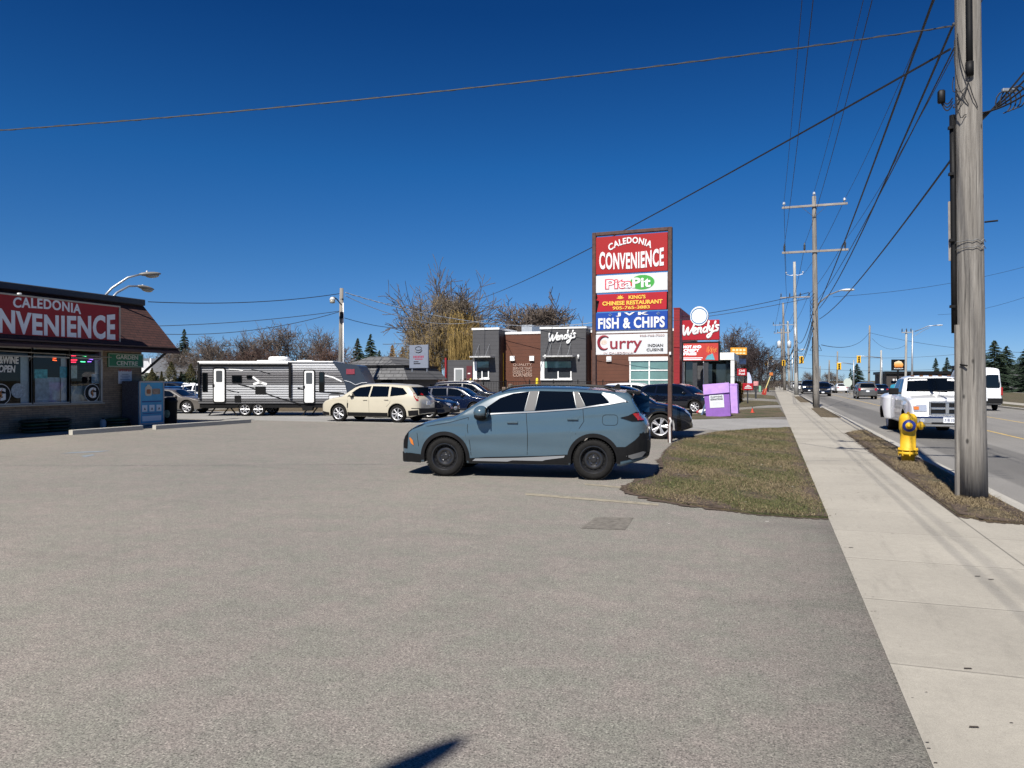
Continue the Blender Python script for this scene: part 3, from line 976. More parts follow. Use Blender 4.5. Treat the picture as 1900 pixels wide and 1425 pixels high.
def make_car(name, label, cat, loc, rz, S, pm, group=None, windows=(), seams=(), ws=None, rw=None, heads=(), tails=(), grille=(), clad=True,
             style='alloy7', handles=(), plates=('f', 'r'), mirror=None, rails=False, fogs=(), trim=(), trimm=None, claddings=(), bumper=(), wy=None, detail=1, wid=.22, extra=None, glassm=None, rscale=1.0):
    t = thing(name, label, cat, loc, rz, group)
    S.body(64 if detail else 40, detail * 6 + 10 if detail else 8, 9 if detail else 6).build("body", [pm, M_BLKP], t, merge=True)
    gm = glassm or M_GLASSD
    for P in windows:
        for sg in (1, -1):
            b = MB(); b.sm = True; S.sidepatch(b, P, .005, .1, (sg,)); b.build("side_window", gm, t, merge=True)
    if ws:
        b = MB(); b.sm = True; S.endpatch(b, ws, 1, .006, .14, start=0.0); b.build("windshield", gm, t, merge=True)
        for y0 in (-.5, .05):
            wb = MB(); pts = []
            for k in range(5):
                y = y0 + .5 * k / 4; z = min(p[1] for p in ws) + .02 + .03 * k / 4
                pts.append((S.xfront(y, z, 1, 0.0) + .02, y, z))
            wb.tube(pts, .009, 5); wb.build("wiper", M_BLK, t)
    if rw:
        b = MB(); b.sm = True; S.endpatch(b, rw, -1, .006, .14, start=0.0); b.build("rear_window", gm, t, merge=True)
    if seams:
        b = MB()
        for P in seams: S.sidepatch(b, strip(P, .009), .002, .15)
        b.build("door_seam", M_BLK, t)
    for P in heads:
        for sg in (1, -1):
            b = MB(); b.sm = True
            S.endpatch(b, [(sg * y, z) for y, z in P], 1, .008, .08); o = b.build("headlight", M_LAMPC, t, merge=True)
    for P in tails:
        for sg in (1, -1):
            b = MB(); b.sm = True
            S.endpatch(b, [(sg * y, z) for y, z in P], -1, .008, .08); b.build("tail_light", M_LAMPR, t, merge=True)
    if grille:
        b = MB(); b.sm = True
        for P in grille: S.endpatch(b, P, 1, .006, .1)
        b.build("grille", M_BLKP, t, merge=True)
    if claddings:
        b = MB(); b.sm = True
        for P in claddings: S.sidepatch(b, P, .010, .08)
        for P, e in bumper: S.endpatch(b, P, e, .010, .1)
        b.build("lower_cladding", M_BLKP, t, merge=True)
    if trim:
        b = MB(); b.sm = True
        for P in trim: S.sidepatch(b, P, .011, .1)
        b.build("trim_stripe", trimm or M_CHR, t, merge=True)
    for (hx, hz) in handles:
        for sg in (1, -1):
            y = S.w(hx, hz)
            b = MB(); b.box((hx, sg * (y + .022), hz), (.2, .022, .032), bev=.01); b.box((hx, sg * (y + .003), hz - .004), (.17, .006, .055), bev=.002)
            b.build("door_handle", pm, t)
    if mirror: mirror_part(t, *mirror[:3], pm, mirror[3] if len(mirror) > 3 else 1.0)
    for e in plates:
        sg = 1 if e == 'f' else -1
        z = .48 if e == 'f' else .82
        x = S.xfront(0, z, sg)
        b = MB(); b.box((x + sg * .012, 0, z), (.012, .31, .155), bev=.004)
        pl = b.build("licence_plate", M_PLATE, t)
    if rails:
        for sg in (1, -1):
            b = MB()
            xr = rails
            pts = [(xr[0] + (xr[1] - xr[0]) * k / 10, sg * (S.side(xr[0] + (xr[1] - xr[0]) * k / 10, S.z1(xr[0] + (xr[1] - xr[0]) * k / 10)) - .06), S.ztop(xr[0] + (xr[1] - xr[0]) * k / 10) + (.02 if 0 < k < 10 else -.03)) for k in range(11)]
            b.tube(pts, .019, 6); b.build("roof_rail", rails[2], t)
    y = (wy or S.W - .03) - wid / 2
    for xw in S.wh:
        for sg in (1, -1): wheel(t, xw, sg * y, S.R, style, wid)
    if extra: extra(t, S)
    t.scale = (rscale,) * 3
    return t
def band(x0, x1, z0, z1): return [(x0, z0), (x1, z0), (x1, z1), (x0, z1)]
def hd(vx, vd):
    "world heading of a camera-aligned direction"
    w = C(vx, vd); return math.atan2(w.y, w.x)
# ---- the blue car in the middle of the picture
P_BLUE = paint("slate_blue_paint", (.058, .098, .128), .24, 0, .8)
kia = CarShape(4.66, 1.87,
    [(-2.33, .66), (-2.325, .98), (-2.30, 1.07), (-2.26, 1.13), (-2.23, 1.17), (-2.06, 1.46), (-2.03, 1.53), (-1.97, 1.585), (-1.9, 1.605), (-1.5, 1.645), (-1.0, 1.672), (-.4, 1.682), (0, 1.668), (.25, 1.635), (.42, 1.59), (.55, 1.54), (.8, 1.41), (1.1, 1.22), (1.22, 1.145), (1.32, 1.115), (1.6, 1.07), (1.85, 1.01), (2.03, .94), (2.15, .87), (2.23, .78), (2.28, .66), (2.33, .48)],
    (1.385, -1.37), .362, sill=.255, belt=lambda x: 1.13 + max(0, min(1, (.9 - x) / 2.6)) * .22, tumble=.40, pexp=6.5, roofh=.105, arch=.055, botf=(1.95, .22), botr=(-1.85, .40), zmax=.72,
    crease=lambda x, z: -.014 * math.exp(-((z - (.60 + .05 * x)) / .10) ** 2) * max(0, 1 - (abs(x) / 1.25) ** 4) + .010 * math.exp(-((z - (.80 - .06 * x)) / .045) ** 2) * max(0, 1 - (abs(x) / 1.9) ** 6))
kr = .362
cl_kia = [ring(1.385, kr, .405, .475, -8, 188, 24), ring(-1.37, kr, .405, .475, -8, 188, 24),
    [(.93, .262), (.93, .345), (.6, .375), (-.5, .42), (-.90, .45), (-.92, .262)],
    [(-1.80, .34), (-1.78, .60), (-1.93, .60), (-2.10, .72), (-2.24, .86), (-2.305, .86), (-2.315, .50), (-2.2, .42)],
    [(1.86, .24), (1.86, .40), (2.1, .42), (2.25, .40), (2.26, .25)]]
S_SILV = mat("satin_silver", (.34, .35, .36), .42, metal=.4)
def kia_extra(t, S):
    # tail lamp, fuel door, reflector, head lamp slit, spoiler, antenna
    for sg in (1, -1):
        b = MB(); b.sm = True
        S.sidepatch(b, [(-1.84, 1.12), (-1.98, 1.155), (-2.12, 1.225), (-2.27, 1.225), (-2.295, 1.06), (-2.05, 1.055)], .012, .05, (sg,))
        q = b.build("tail_lamp_housing", M_BLK, t, merge=True)
        b = MB(); b.sm = True
        S.sidepatch(b, [(-2.06, 1.19), (-2.16, 1.215), (-2.26, 1.21), (-2.28, 1.08), (-2.15, 1.075), (-2.12, 1.12)], .020, .04, (sg,))
        b.build("tail_light", M_LAMPR, q, merge=True)
        b = MB(); b.sm = True
        S.sidepatch(b, [(2.245, .83), (2.20, .885), (1.98, .935), (1.80, .975), (1.83, .94), (2.05, .86), (2.19, .76), (2.215, .50), (2.25, .50)], .008, .04, (sg,))
        b.build("headlight", M_BLK, t, merge=True)
        b = MB(); b.sm = True
        S.sidepatch(b, [(2.11, .86), (2.20, .80), (2.23, .50), (2.15, .50), (2.13, .70)], .010, .03, (sg,))
        b.build("nose_intake", M_BLK, t, merge=True)
        b = MB(); b.sm = True
        S.sidepatch(b, [(2.00, .56), (2.06, .60), (2.10, .70), (2.075, .71), (2.02, .66)], .012, .03, (sg,))
        b.build("side_marker", M_AMB, t)
        # big silver rear pillar blade
        b = MB(); b.sm = True
        S.sidepatch(b, [(-1.52, 1.565), (-1.74, 1.53), (-1.99, 1.40), (-1.90, 1.395), (-1.66, 1.355), (-1.655, 1.40), (-1.60, 1.48)], .012, .05, (sg,))
        b.build("pillar_trim", S_SILV, t, merge=True)
        b = MB(); b.sm = True
        S.sidepatch(b, [(-.19, 1.585), (-.355, 1.59), (-.30, 1.235), (-.12, 1.225)], .006, .06, (sg,))
        b.build("pillar_cover", mat("pillar_grey", (.045, .045, .047), .55), t, merge=True); b = MB(); b.sm = True
        S.sidepatch(b, [(-1.0, 1.58), (-1.085, 1.58), (-1.22, 1.32), (-1.07, 1.28)], .006, .06, (sg,))
        b.build("pillar_cover", mat("pillar_grey", (.045, .045, .047), .55), t, merge=True)
        b = MB(); b.sm = True
        S.sidepatch(b, [(-1.94, .44), (-2.24, .52), (-2.29, .50), (-2.22, .42), (-2.05, .385)], .022, .05, (sg,))
        b.build("bumper_insert", mat("dull_grey_trim", (.12, .12, .12), .5), t, merge=True)
    rp = rnd_poly(-1.80, .985, -1.53, 1.17, .06); b = MB()
    for i in range(len(rp)): S.sidepatch(b, strip([rp[i - 1], rp[i]], .007), .003, .2, (1,))
    b.build("fuel_door_seam", M_BLK, t)
    # roof spoiler
    b = MB(); b.sm = False
    b.prism([(-1.93, 1.60), (-2.17, 1.575), (-2.20, 1.55), (-2.17, 1.54), (-1.96, 1.55)], -.60, .60)
    b.build("spoiler", M_BLK, t)
    b = MB(); b.prism([(-1.62, 1.635), (-1.74, 1.715), (-1.78, 1.715), (-1.80, 1.62)], -.02, .02); b.build("antenna_fin", M_BLK, t)
    b = MB(); b.box((-2.31, 0, .60), (.08, 1.2, .26), bev=.03); b.build("rear_bumper_insert", M_BLKP, t)
cC = (.29, 14.62)
make_car("parked_suv", "slate blue compact SUV with black steel wheels parked side-on in the middle of the lot", "car",
    C(*cC), hd(-2.674, .54), kia, P_BLUE,
    windows=[[(.76, 1.175), (.36, 1.455), (.12, 1.54), (-.18, 1.578), (-.105, 1.222)], [(-.365, 1.59), (-.99, 1.578), (-1.06, 1.275), (-.31, 1.232)], [(-1.09, 1.575), (-1.50, 1.55), (-1.63, 1.41), (-1.64, 1.36), (-1.23, 1.318)]],
    ws=[(-.72, 1.17), (.72, 1.17), (.60, 1.53), (-.60, 1.53)], rw=[(-.66, 1.19), (.66, 1.19), (.56, 1.50), (-.56, 1.50)],
    seams=[[(.93, 1.10), (.95, .9), (.90, .6), (.88, .40)], [(-.15, 1.2), (-.18, .8), (-.17, .43)], [(-1.18, 1.29), (-1.20, 1.05), (-1.05, .82)], [(.93, 1.10), (1.3, 1.0), (1.7, .93), (1.86, .93)], [(1.95, .92), (1.90, .55)]],
    claddings=cl_kia, bumper=[([(-.85, .42), (.85, .42), (.8, .84), (-.8, .84)], -1), ([(-.8, .24), (.8, .24), (.8, .42), (-.8, .42)], 1)],
    grille=[[(-.62, .48), (.62, .48), (.5, .78), (-.5, .78)]],
    trim=[[(.86, .300), (.80, .345), (.0, .375), (-.86, .430), (-.84, .395), (-.5, .345), (-.45, .325), (.1, .325), (.2, .30)],
          strip([(.82, 1.150), (.3, 1.182), (-.3, 1.212), (-1.1, 1.275), (-1.25, 1.305), (-1.66, 1.365)], .022)],
    trimm=S_SILV, handles=[(.10, 1.02), (-1.0, 1.09)], mirror=(.66, .86, 1.20, 1.45), rails=(-1.75, .35, M_BLK), detail=2, style='steel', wid=.235, wy=.93, plates=('r',), extra=kia_extra)

def generic(kind, L, W, H, R_=.35, sill=.25):
    "normalised outlines scaled to a car's length, width and height"
    if kind == 'suv':
        top = [(-.5, .40), (-.498, .56), (-.488, .62), (-.475, .66), (-.40, .90), (-.385, .94), (-.36, .962), (-.2, .992), (-.05, 1.0), (.05, .99), (.10, .965), (.15, .915), (.25, .72), (.275, .68), (.31, .66), (.40, .62), (.45, .565), (.48, .49), (.494, .40), (.5, .27)]
        win = [[(.205, .655), (.135, .82), (.095, .885), (-.02, .925), (-.01, .65)], [(-.035, .925), (-.20, .915), (-.205, .66), (-.025, .65)], [(-.22, .91), (-.335, .875), (-.385, .74), (-.36, .705), (-.225, .665)]]
        ws = [(-.40, .68), (.40, .68), (.33, .93), (-.33, .93)]; rw = [(-.36, .68), (.36, .68), (.30, .90), (-.30, .90)]
        heads = [[(.24, .50), (.41, .54), (.44, .50), (.40, .455), (.25, .45)]]
        tails = [[(.32, .62), (.44, .64), (.46, .52), (.40, .47), (.33, .53)]]
        grille = [[(-.20, .53), (.20, .53), (.17, .40), (-.17, .40)], [(-.34, .30), (.34, .30), (.30, .20), (-.30, .20)]]
        seams = [[(.20, .64), (.205, .40), (.19, .22)], [(-.015, .65), (-.02, .22)], [(-.235, .64), (-.225, .50), (-.19, .40)]]
        wb = .295; hand = [(.02, .575), (-.19, .585)]
    elif kind == 'sedan':
        top = [(-.5, .42), (-.497, .60), (-.485, .66), (-.46, .70), (-.37, .735), (-.34, .76), (-.22, .955), (-.17, .985), (-.05, 1.0), (.03, .995), (.09, .955), (.21, .735), (.24, .70), (.30, .68), (.40, .62), (.46, .55), (.488, .46), (.5, .32)]
        win = [[(.165, .69), (.11, .81), (.07, .89), (-.02, .925), (-.02, .67)], [(-.045, .925), (-.16, .91), (-.25, .79), (-.30, .705), (-.045, .67)]]
        ws = [(-.40, .70), (.40, .70), (.32, .95), (-.32, .95)]; rw = [(-.38, .74), (.38, .74), (.31, .94), (-.31, .94)]
        heads = [[(.22, .50), (.40, .54), (.43, .50), (.38, .44), (.24, .44)]]
        tails = [[(.26, .62), (.43, .64), (.45, .54), (.26, .52)]]
        grille = [[(-.20, .50), (.20, .50), (.17, .38), (-.17, .38)], [(-.34, .30), (.34, .30), (.30, .19), (-.30, .19)]]
        seams = [[(.17, .67), (.17, .2)], [(-.03, .67), (-.03, .2)], [(-.25, .68), (-.20, .42)]]
        wb = .292; hand = [(.0, .60), (-.20, .61)]
    elif kind == 'pickup':
        top = [(-.5, .34), (-.498, .66), (-.49, .675), (-.14, .675), (-.132, .68), (-.12, .93), (-.10, .965), (0, 1.0), (.06, .985), (.10, .955), (.19, .74), (.21, .70), (.25, .69), (.42, .65), (.47, .60), (.49, .5), (.5, .32)]
        win = [[(.165, .685), (.12, .83), (.09, .915), (.03, .93), (.03, .675)], [(.01, .93), (-.09, .92), (-.10, .675), (.01, .675)]]
        ws = [(-.42, .71), (.42, .71), (.36, .94), (-.36, .94)]; rw = [(-.36, .72), (.36, .72), (.33, .90), (-.33, .90)]
        heads = [[(.26, .55), (.44, .56), (.45, .47), (.27, .47)]]; tails = [[(.38, .64), (.47, .64), (.47, .50), (.38, .50)]]
        grille = [[(-.24, .58), (.24, .58), (.23, .44), (-.23, .44)], [(-.36, .34), (.36, .34), (.33, .24), (-.33, .24)]]
        seams = [[(.17, .66), (.17, .25)], [(.02, .67), (.02, .25)], [(-.115, .67), (-.115, .3)]]
        wb = .31; hand = [(.05, .60), (-.07, .60)]
    sx = lambda P: [(x * L, z * H) for x, z in P]; sy = lambda P: [(y * W, z * H) for y, z in P]
    S = CarShape(L, W, sx(top), (wb * L, -wb * L), R_, sill=sill, belt=.66 * H, tumble=.40 if kind != 'pickup' else .3, roofh=.10 * H / 1.6, pexp=7 if kind != 'pickup' else 12)
    kw = dict(windows=[sx(P) for P in win], ws=sy(ws), rw=sy(rw), heads=[sy(P) for P in heads], tails=[sy(P) for P in tails], grille=[sy(P) for P in grille],
              seams=[sx(P) for P in seams], handles=[(x * L, z * H) for x, z in hand], mirror=(.155 * L, .44 * W, .69 * H, .95))
    if kind == 'pickup': kw['plates'] = ('f',)
    return S, kw
def gcar(name, label, kind, dims, pm, loc, rz, group=None, R_=.35, cat=None, clad=False, style='alloy7', **over):
    S, kw = generic(kind, *dims, R_=R_)
    if clad:
        L, W, H = dims; wb = S.wh[0]
        kw['claddings'] = [ring(wb, R_, R_ + .05, R_ + .10, 0, 180, 16), ring(-wb, R_, R_ + .05, R_ + .10, 0, 180, 16), band(-wb + R_ + .06, wb - R_ - .06, .255, .40)]
    kw.update(over)
    cat = cat or {'suv': 'car', 'sedan': 'car', 'pickup': 'pickup truck'}[kind]
    return make_car(name, label, cat, loc, rz, S, pm, group, style=style, **kw)

# ---- cream crossover in front of the trailer
P_CREAM = paint("cream_paint", (.50, .46, .36), .3, 0, .8)
def srx_extra(t, S):
    for sg in (1, -1):
        b = MB(); b.sm = True
        S.sidepatch(b, [(-2.10, 1.27), (-2.24, 1.22), (-2.35, .93), (-2.28, .92), (-2.16, 1.12)], .012, .05, (sg,))
        b.build("tail_light", M_LAMPR, t, merge=True)
        b = MB(); S.sidepatch(b, [(.93, .82), (.98, .82), (.99, .62), (.95, .60)], .012, .05, (sg,)); b.build("fender_vent", M_BLK, t)
    b = MB(); b.box((-2.38, 0, .50), (.08, 1.5, .22), bev=.03); b.build("rear_bumper_insert", M_BLKP, t)
near = Vector((-6.15, 32.1)); ph = R(20)
cxy = near + Vector((math.sin(ph), math.cos(ph))) * .92
ps = gcar("parked_crossover", "cream crossover with bright alloy wheels parked in front of the travel trailer", 'suv', (4.83, 1.91, 1.67), P_CREAM, C(cxy.x, cxy.y), hd(-math.cos(ph), math.sin(ph)),
     R_=.375, style='alloy7', tails=(), claddings=[band(-.98, .98, .26, .42), [(-1.95, .30), (-1.93, .52), (-2.38, .55), (-2.38, .34)], [(1.9, .28), (1.9, .40), (2.3, .45), (2.3, .28)]], extra=srx_extra)
# ---- black SUV nosing out behind the blue car
P_BLKC = paint("black_car_paint", (.003, .0045, .010), .18, 0, 1.0)
gcar("black_suv", "glossy black SUV nosing out from behind the blue car by the sign post", 'suv', (4.75, 1.9, 1.64), P_BLKC, C(3.30, 24.05), hd(.98, -.20), R_=.385, style='alloy5', clad=True)
P_NAVY = paint("navy_paint", (.004, .009, .030), .2, 0, 1.0)
P_DARK = paint("charcoal_car_paint", (.012, .013, .016), .24, 0, .9)
P_WHT = paint("white_car_paint", (.72, .73, .73), .3, 0, .8)
P_SILV = paint("silver_car_paint", (.32, .33, .34), .35, .4, .8)
gcar("navy_wagon", "dark navy hatchback wagon between the cream crossover and the blue car", 'suv', (4.6, 1.8, 1.50), P_NAVY, C(-3.05, 39.5), hd(.97, -.22), R_=.33, style='alloy6')
gcar("parked_car", "dark grey SUV with silver roof rails behind the navy wagon", 'suv', (4.8, 1.9, 1.72), P_DARK, C(-2.7, 46.0), hd(.97, -.22), rails=(-1.8, .4, M_CHR))
gcar("parked_car", "black sedan half hidden behind the cream crossover's rear bumper", 'sedan', (4.7, 1.82, 1.42), P_BLKC, C(-4.9, 36.3), hd(.95, -.30))
gcar("white_suv", "white SUV parked below the large white framed window", 'suv', (4.6, 1.85, 1.66), P_WHT, C(7.6, 46.0), hd(.90, -.43), clad=True)
gcar("parked_car", "black SUV parked on the far side of the brown sign post", 'suv', (4.6, 1.9, 1.62), P_BLKC, C(9.4, 42.6), hd(.80, -.60), clad=True)
gcar("blue_sedan", "dark blue sedan seen past the outdoor ice cabinet", 'sedan', (4.7, 1.82, 1.45), P_NAVY, C(-20.0, 44.5), hd(.95, -.2))
gcar("parked_car", "dark SUV in the back row beside the cedar hedge", 'suv', (4.7, 1.9, 1.7), P_DARK, C(-23.2, 52.0), hd(.95, -.2))
gcar("parked_car", "brownish grey low car before the trailer's rear end", 'sedan', (4.6, 1.8, 1.35), paint("taupe_paint", (.11, .10, .09)), C(-18.6, 41.3), hd(.97, -.12))
gcar("parked_car", "white car tail poking out behind the travel trailer", 'suv', (4.6, 1.85, 1.6), P_WHT, C(-19.4, 49.0), hd(.99, -.1))
# ---- traffic
def road(X, Y): return (X, Y, -.113)
def dY(px, d): return d * (CT + ST * (px - 950) / FPX)
N_, F_ = R(-90), R(90)
tg = "cars driving on the road"
gcar("minivan", "grey minivan driving away in the middle lane of the road", 'suv', (4.9, 1.95, 1.75), paint("bronze_grey_paint", (.10, .098, .095), .3, .3), road(9.25, dY(1605, 76) + 2.4), F_, tg)
gcar("sedan", "black car with lit red tail lights beside the grey minivan", 'sedan', (4.6, 1.82, 1.45), P_BLKC, road(12.7, dY(1632, 93)), F_, tg)
gcar("sedan", "white sedan driving away down the middle of the road", 'sedan', (4.6, 1.82, 1.45), P_WHT, road(10.3, dY(1562, 116)), F_, tg)
gcar("suv", "black SUV coming towards the camera behind the second utility pole", 'suv', (4.7, 1.95, 1.75), P_BLKC, road(5.9, dY(1522, 92)), N_, tg)
gcar("oncoming_pickup", "black pickup truck following the black SUV", 'pickup', (5.7, 2.0, 1.95), P_BLKC, road(5.2, dY(1496, 110)), N_, tg, R_=.4)
gcar("sedan", "white car coming along the kerb lane behind the black pickup", 'sedan', (4.6, 1.82, 1.5), P_WHT, road(5.0, dY(1480, 132)), N_, tg)
gcar("sedan", "farthest white car at the crest of the kerb lane", 'sedan', (4.6, 1.82, 1.5), P_WHT, road(4.9, dY(1466, 165)), N_, tg)
gcar("sedan", "silver car glinting just right of the oncoming black SUV", 'sedan', (4.6, 1.82, 1.45), P_SILV, road(8.4, dY(1546, 116)), N_, tg)
gcar("parked_pickup", "turquoise pickup parked before the dark restaurant", 'pickup', (5.5, 1.95, 1.85), paint("turquoise_paint", (.03, .25, .38)), (20.5, dY(1645, 118), 0), R(160), R_=.38)
gcar("parked_pickup", "rust orange pickup parked at the right edge behind the white van", 'pickup', (5.6, 2.0, 1.9), paint("rust_orange_paint", (.36, .12, .03)), (37.5, dY(1893, 106), 0), R(200), R_=.4)
gcar("parked_car", "black SUV parked left of the rust orange pickup", 'suv', (4.7, 1.9, 1.75), P_BLKC, (36.0, dY(1868, 110), 0), R(80))
# ---- white dually pickup coming towards the camera
P_TRK = paint("truck_white_paint", (.76, .77, .78), .3, 0, .8)
ram = CarShape(6.3, 2.02, [(-3.15, .7), (-3.14, 1.36), (-3.1, 1.38), (-.86, 1.38), (-.84, 1.40), (-.78, 1.86), (-.7, 1.93), (-.2, 1.985), (.4, 1.975), (.62, .0 + 1.94), (.78, 1.84), (1.22, 1.47), (1.30, 1.40), (1.4, 1.37), (2.2, 1.33), (2.75, 1.27), (2.95, 1.20), (3.05, 1.10), (3.10, .8), (3.15, .55)],
    (2.05, -1.75), .40, sill=.42, belt=1.32, tumble=.30, pexp=14, roofh=.12, arch=.09, botf=(2.6, .42), botr=(-2.8, .5), zmax=.8, flares=[(-1.75, .90, .20, 1.34), (2.05, .62, .04, 1.15)])
def ram_extra(t, S):
    yc = lambda z: 0
    # crossbar grille
    b = MB(); b.box((3.10, 0, .95), (.10, .98, .40), bev=.03); g = b.build("grille", M_BLK, t)
    b = MB()
    for dy in (-.47, .47): b.box((3.14, dy, .95), (.06, .06, .42), bev=.01)
    for dz in (-.19, .19): b.box((3.145, 0, .95 + dz), (.06, .88, .055), bev=.01)
    b.box((3.155, 0, .95), (.05, .88, .07), bev=.012); b.box((3.16, 0, .95), (.05, .11, .33), bev=.02)
    b.build("grille_bars", M_CHR, g)
    b = MB(); b.box((3.17, 0, .58), (.30, 1.9, .24), bev=.05); b.box((3.10, 0, .44), (.2, 1.5, .10), bev=.03); bp = b.build("front_bumper", M_CHR, t)
    b = MB(); b.box((3.325, 0, .50), (.012, .9, .06)); b.build("bumper_slot", M_BLK, bp)
    for sg in (1, -1):
        b = MB(); b.sm = True
        S.endpatch(b, [(sg * .54, .86), (sg * .90, .86), (sg * .93, 1.06), (sg * .54, 1.06)], 1, .03, .06)
        hl = b.build("headlight", M_LAMPC, t, merge=True)
        b = MB(); b.sm = True
        S.endpatch(b, [(sg * .76, .90), (sg * .90, .90), (sg * .91, 1.0), (sg * .76, 1.0)], 1, .045, .06); b.build("turn_lens", M_AMB, hl, merge=True)
        b = MB(); b.lathe([(0, 3.325), (.055, 3.33), (.07, 3.32), (.07, 3.28)], 14, M=Matrix.Translation((0, sg * .70, .58)), ax='x'); b.build("fog_light", M_LAMPC, t)
        # tow mirrors
        b = MB(); b.box((.98, sg * 1.17, 1.44), (.12, .30, .22), bev=.05); b.tube([(1.05, sg * .88, 1.36), (1.0, sg * 1.08, 1.40)], .03, 6); b.build("tow_mirror", M_BLKP, t)
    for y in (-.55, -.28, 0, .28, .55):
        b = MB(); b.box((.60, y, 1.965), (.10, .11, .04), bev=.012); b.build("roof_marker_light", mat("dark_amber", (.12, .05, .02), .3), t)
    b = MB(); b.box((3.345, .02, .60), (.012, .32, .17), bev=.004); pl = b.build("licence_plate", M_PLATE, t)
    o = text("plate_lettering", "318 35", mat("plate_blue", (.02, .03, .12), .5), pl, (3.353, .02, .56), w=.26, h=.085, depth=.004); o.rotation_euler = (0, 0, R(90))
    for sg in (1, -1):   # inner rear wheels
        wheel(t, -1.75, sg * .72, .40, 'alloy6', .2)
    b = MB(); b.ell((3.02, 0, 1.24), (.05, .02, .035), 8, 6); b.build("hood_ornament", M_CHR, t)
make_car("oncoming_truck", "white dually pickup truck coming towards the camera behind the hydrant", "pickup truck", road(5.35, dY(1758, 24.3) + 3.15), N_, ram, P_TRK,
    rscale=1.05, windows=[[(1.08, 1.40), (.80, 1.70), (.66, 1.84), (.20, 1.86), (.20, 1.37)], [(.12, 1.86), (-.66, 1.83), (-.72, 1.38), (.12, 1.37)]],
    ws=[(-.82, 1.44), (.82, 1.44), (.70, 1.88), (-.70, 1.88)], seams=[[(1.12, 1.35), (1.10, .5)], [(.16, 1.36), (.16, .5)], [(-.80, 1.36), (-.80, .5)]], handles=[(.35, 1.16), (-.55, 1.16)],
    style='alloy6', plates=(), extra=ram_extra, wid=.24, wy=1.0)
# ---- white high-roof van driving away
vanS = CarShape(6.0, 2.06, [(-3.0, .5), (-2.995, 1.5), (-2.97, 2.3), (-2.90, 2.62), (-2.78, 2.70), (-1, 2.76), (.9, 2.72), (1.2, 2.62), (1.5, 2.40), (2.2, 1.50), (2.35, 1.38), (2.7, 1.25), (2.9, 1.0), (2.98, .7), (3.0, .5)],
    (2.0, -1.75), .36, sill=.35, belt=1.45, tumble=.085, pexp=16, roofh=.16, arch=.06, botr=(-2.8, .42))
def van_extra(t, S):
    for sg in (1, -1):
        b = MB(); b.sm = True
        S.endpatch(b, rnd_poly(.10 if sg > 0 else -.86, 1.42, .86 if sg > 0 else -.10, 2.25, .1), -1, .008, .1); b.build("rear_door_window", M_GLASSD, t, merge=True)
        b = MB(); b.box((-3.0, sg * .955, 1.22), (.06, .10, .50), bev=.03); b.build("tail_light", M_LAMPR, t)
        mirror_b = MB(); mirror_b.box((1.9, sg * 1.2, 1.55), (.14, .2, .34), bev=.05); mirror_b.build("side_mirror", M_BLKP, t)
    b = MB(); b.box((-3.03, 0, .62), (.14, 1.98, .34), bev=.05); b.build("rear_bumper", M_BLKP, t)
    b = MB(); b.box((-3.005, 0, 1.45), (.012, .014, 1.5)); b.box((-3.012, .12, 1.32), (.02, .16, .04)); b.build("door_seam", M_BLK, t)
    b = MB(); b.box((-3.11, 0, .70), (.012, .32, .16), bev=.004); b.build("licence_plate", M_PLATE, t)
make_car("white_van", "white high roof van driving away behind the near wooden pole", "van", road(12.6, dY(1832, 47) + 3.0), F_, vanS, P_TRK,
    windows=[[(2.0, 1.5), (1.55, 2.1), (1.0, 2.1), (1.0, 1.5)]], plates=(), extra=van_extra, style='grey', wy=.98, seams=[[(.85, 2.2), (.85, .5)], [(-.6, 2.3), (-.6, .5)]])
# ------------------------------------------------------------------ convenience store at the left
FX, SY1, SY0 = -23.9, 23.85, 8.0          # facade plane, far corner, near end
def fy(px, X=FX): return PX(px, 700, X).y
def fz(px, py, X=FX): return PX(px, py, X).z
M_BRICK = brick("tan_brick", (.23, .165, .11), (.30, .225, .155), (.13, .105, .08), .42, .075)
M_SHING = brick("brown_shingle", (.050, .019, .015), (.072, .027, .02), (.012, .006, .005), .34, .10)
M_FLASH = mat("dark_flashing", (.035, .036, .04), .5, var=.2)
M_BEAM = mat("pale_beam", (.42, .38, .30), .7, var=.12, vs=3)
M_ALUM = mat("window_aluminium", (.38, .37, .35), .4, metal=.5, var=.1)
M_GLS = glass_mat("shop_glass", (.70, .78, .80), .01, .02)
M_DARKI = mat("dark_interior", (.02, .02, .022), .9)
store = thing("convenience_store", "brick convenience store with brown shingled mansard roof at the left edge", "shop", (0, 0, 0))
yw = [fy(-95), fy(-8), fy(60), fy(130), fy(189)]      # window divisions
Z0, Z1 = .90, 2.86
b = MB()
b.box((FX - .15, (SY0 + SY1) / 2, Z0 / 2), (.30, SY1 - SY0, Z0))                  # dwarf wall
b.box((FX - .15, (yw[-1] + SY1) / 2, (Z0 + 3.1) / 2), (.30, SY1 - yw[-1], 3.1 - Z0))  # pier by the corner
b.box((FX - .15, (SY0 + yw[0]) / 2, (Z0 + 3.1) / 2), (.30, yw[0] - SY0, 3.1 - Z0))
b.box((FX - 6.3, SY1 - .15, 1.55), (12.0, .30, 3.1)); b.box((FX - 6.3, SY0 + .15, 1.55), (12.0, .30, 3.1)); b.box((FX - 12.2, (SY0 + SY1) / 2, 1.55), (.30, SY1 - SY0 - .6, 3.1))
b.build("wall", M_BRICK, store)
b = MB(); b.box((FX + .01, (yw[0] + yw[-1]) / 2, Z0 + .03), (.30, yw[-1] - yw[0], .06), bev=.01); b.build("window_sill", M_BEAM, store)
b = MB(); b.box((FX + .02, (SY0 + yw[-1]) / 2 + .1, 3.02), (.26, yw[-1] - SY0 + .2, .14)); b.build("lintel_beam", M_BEAM, store)
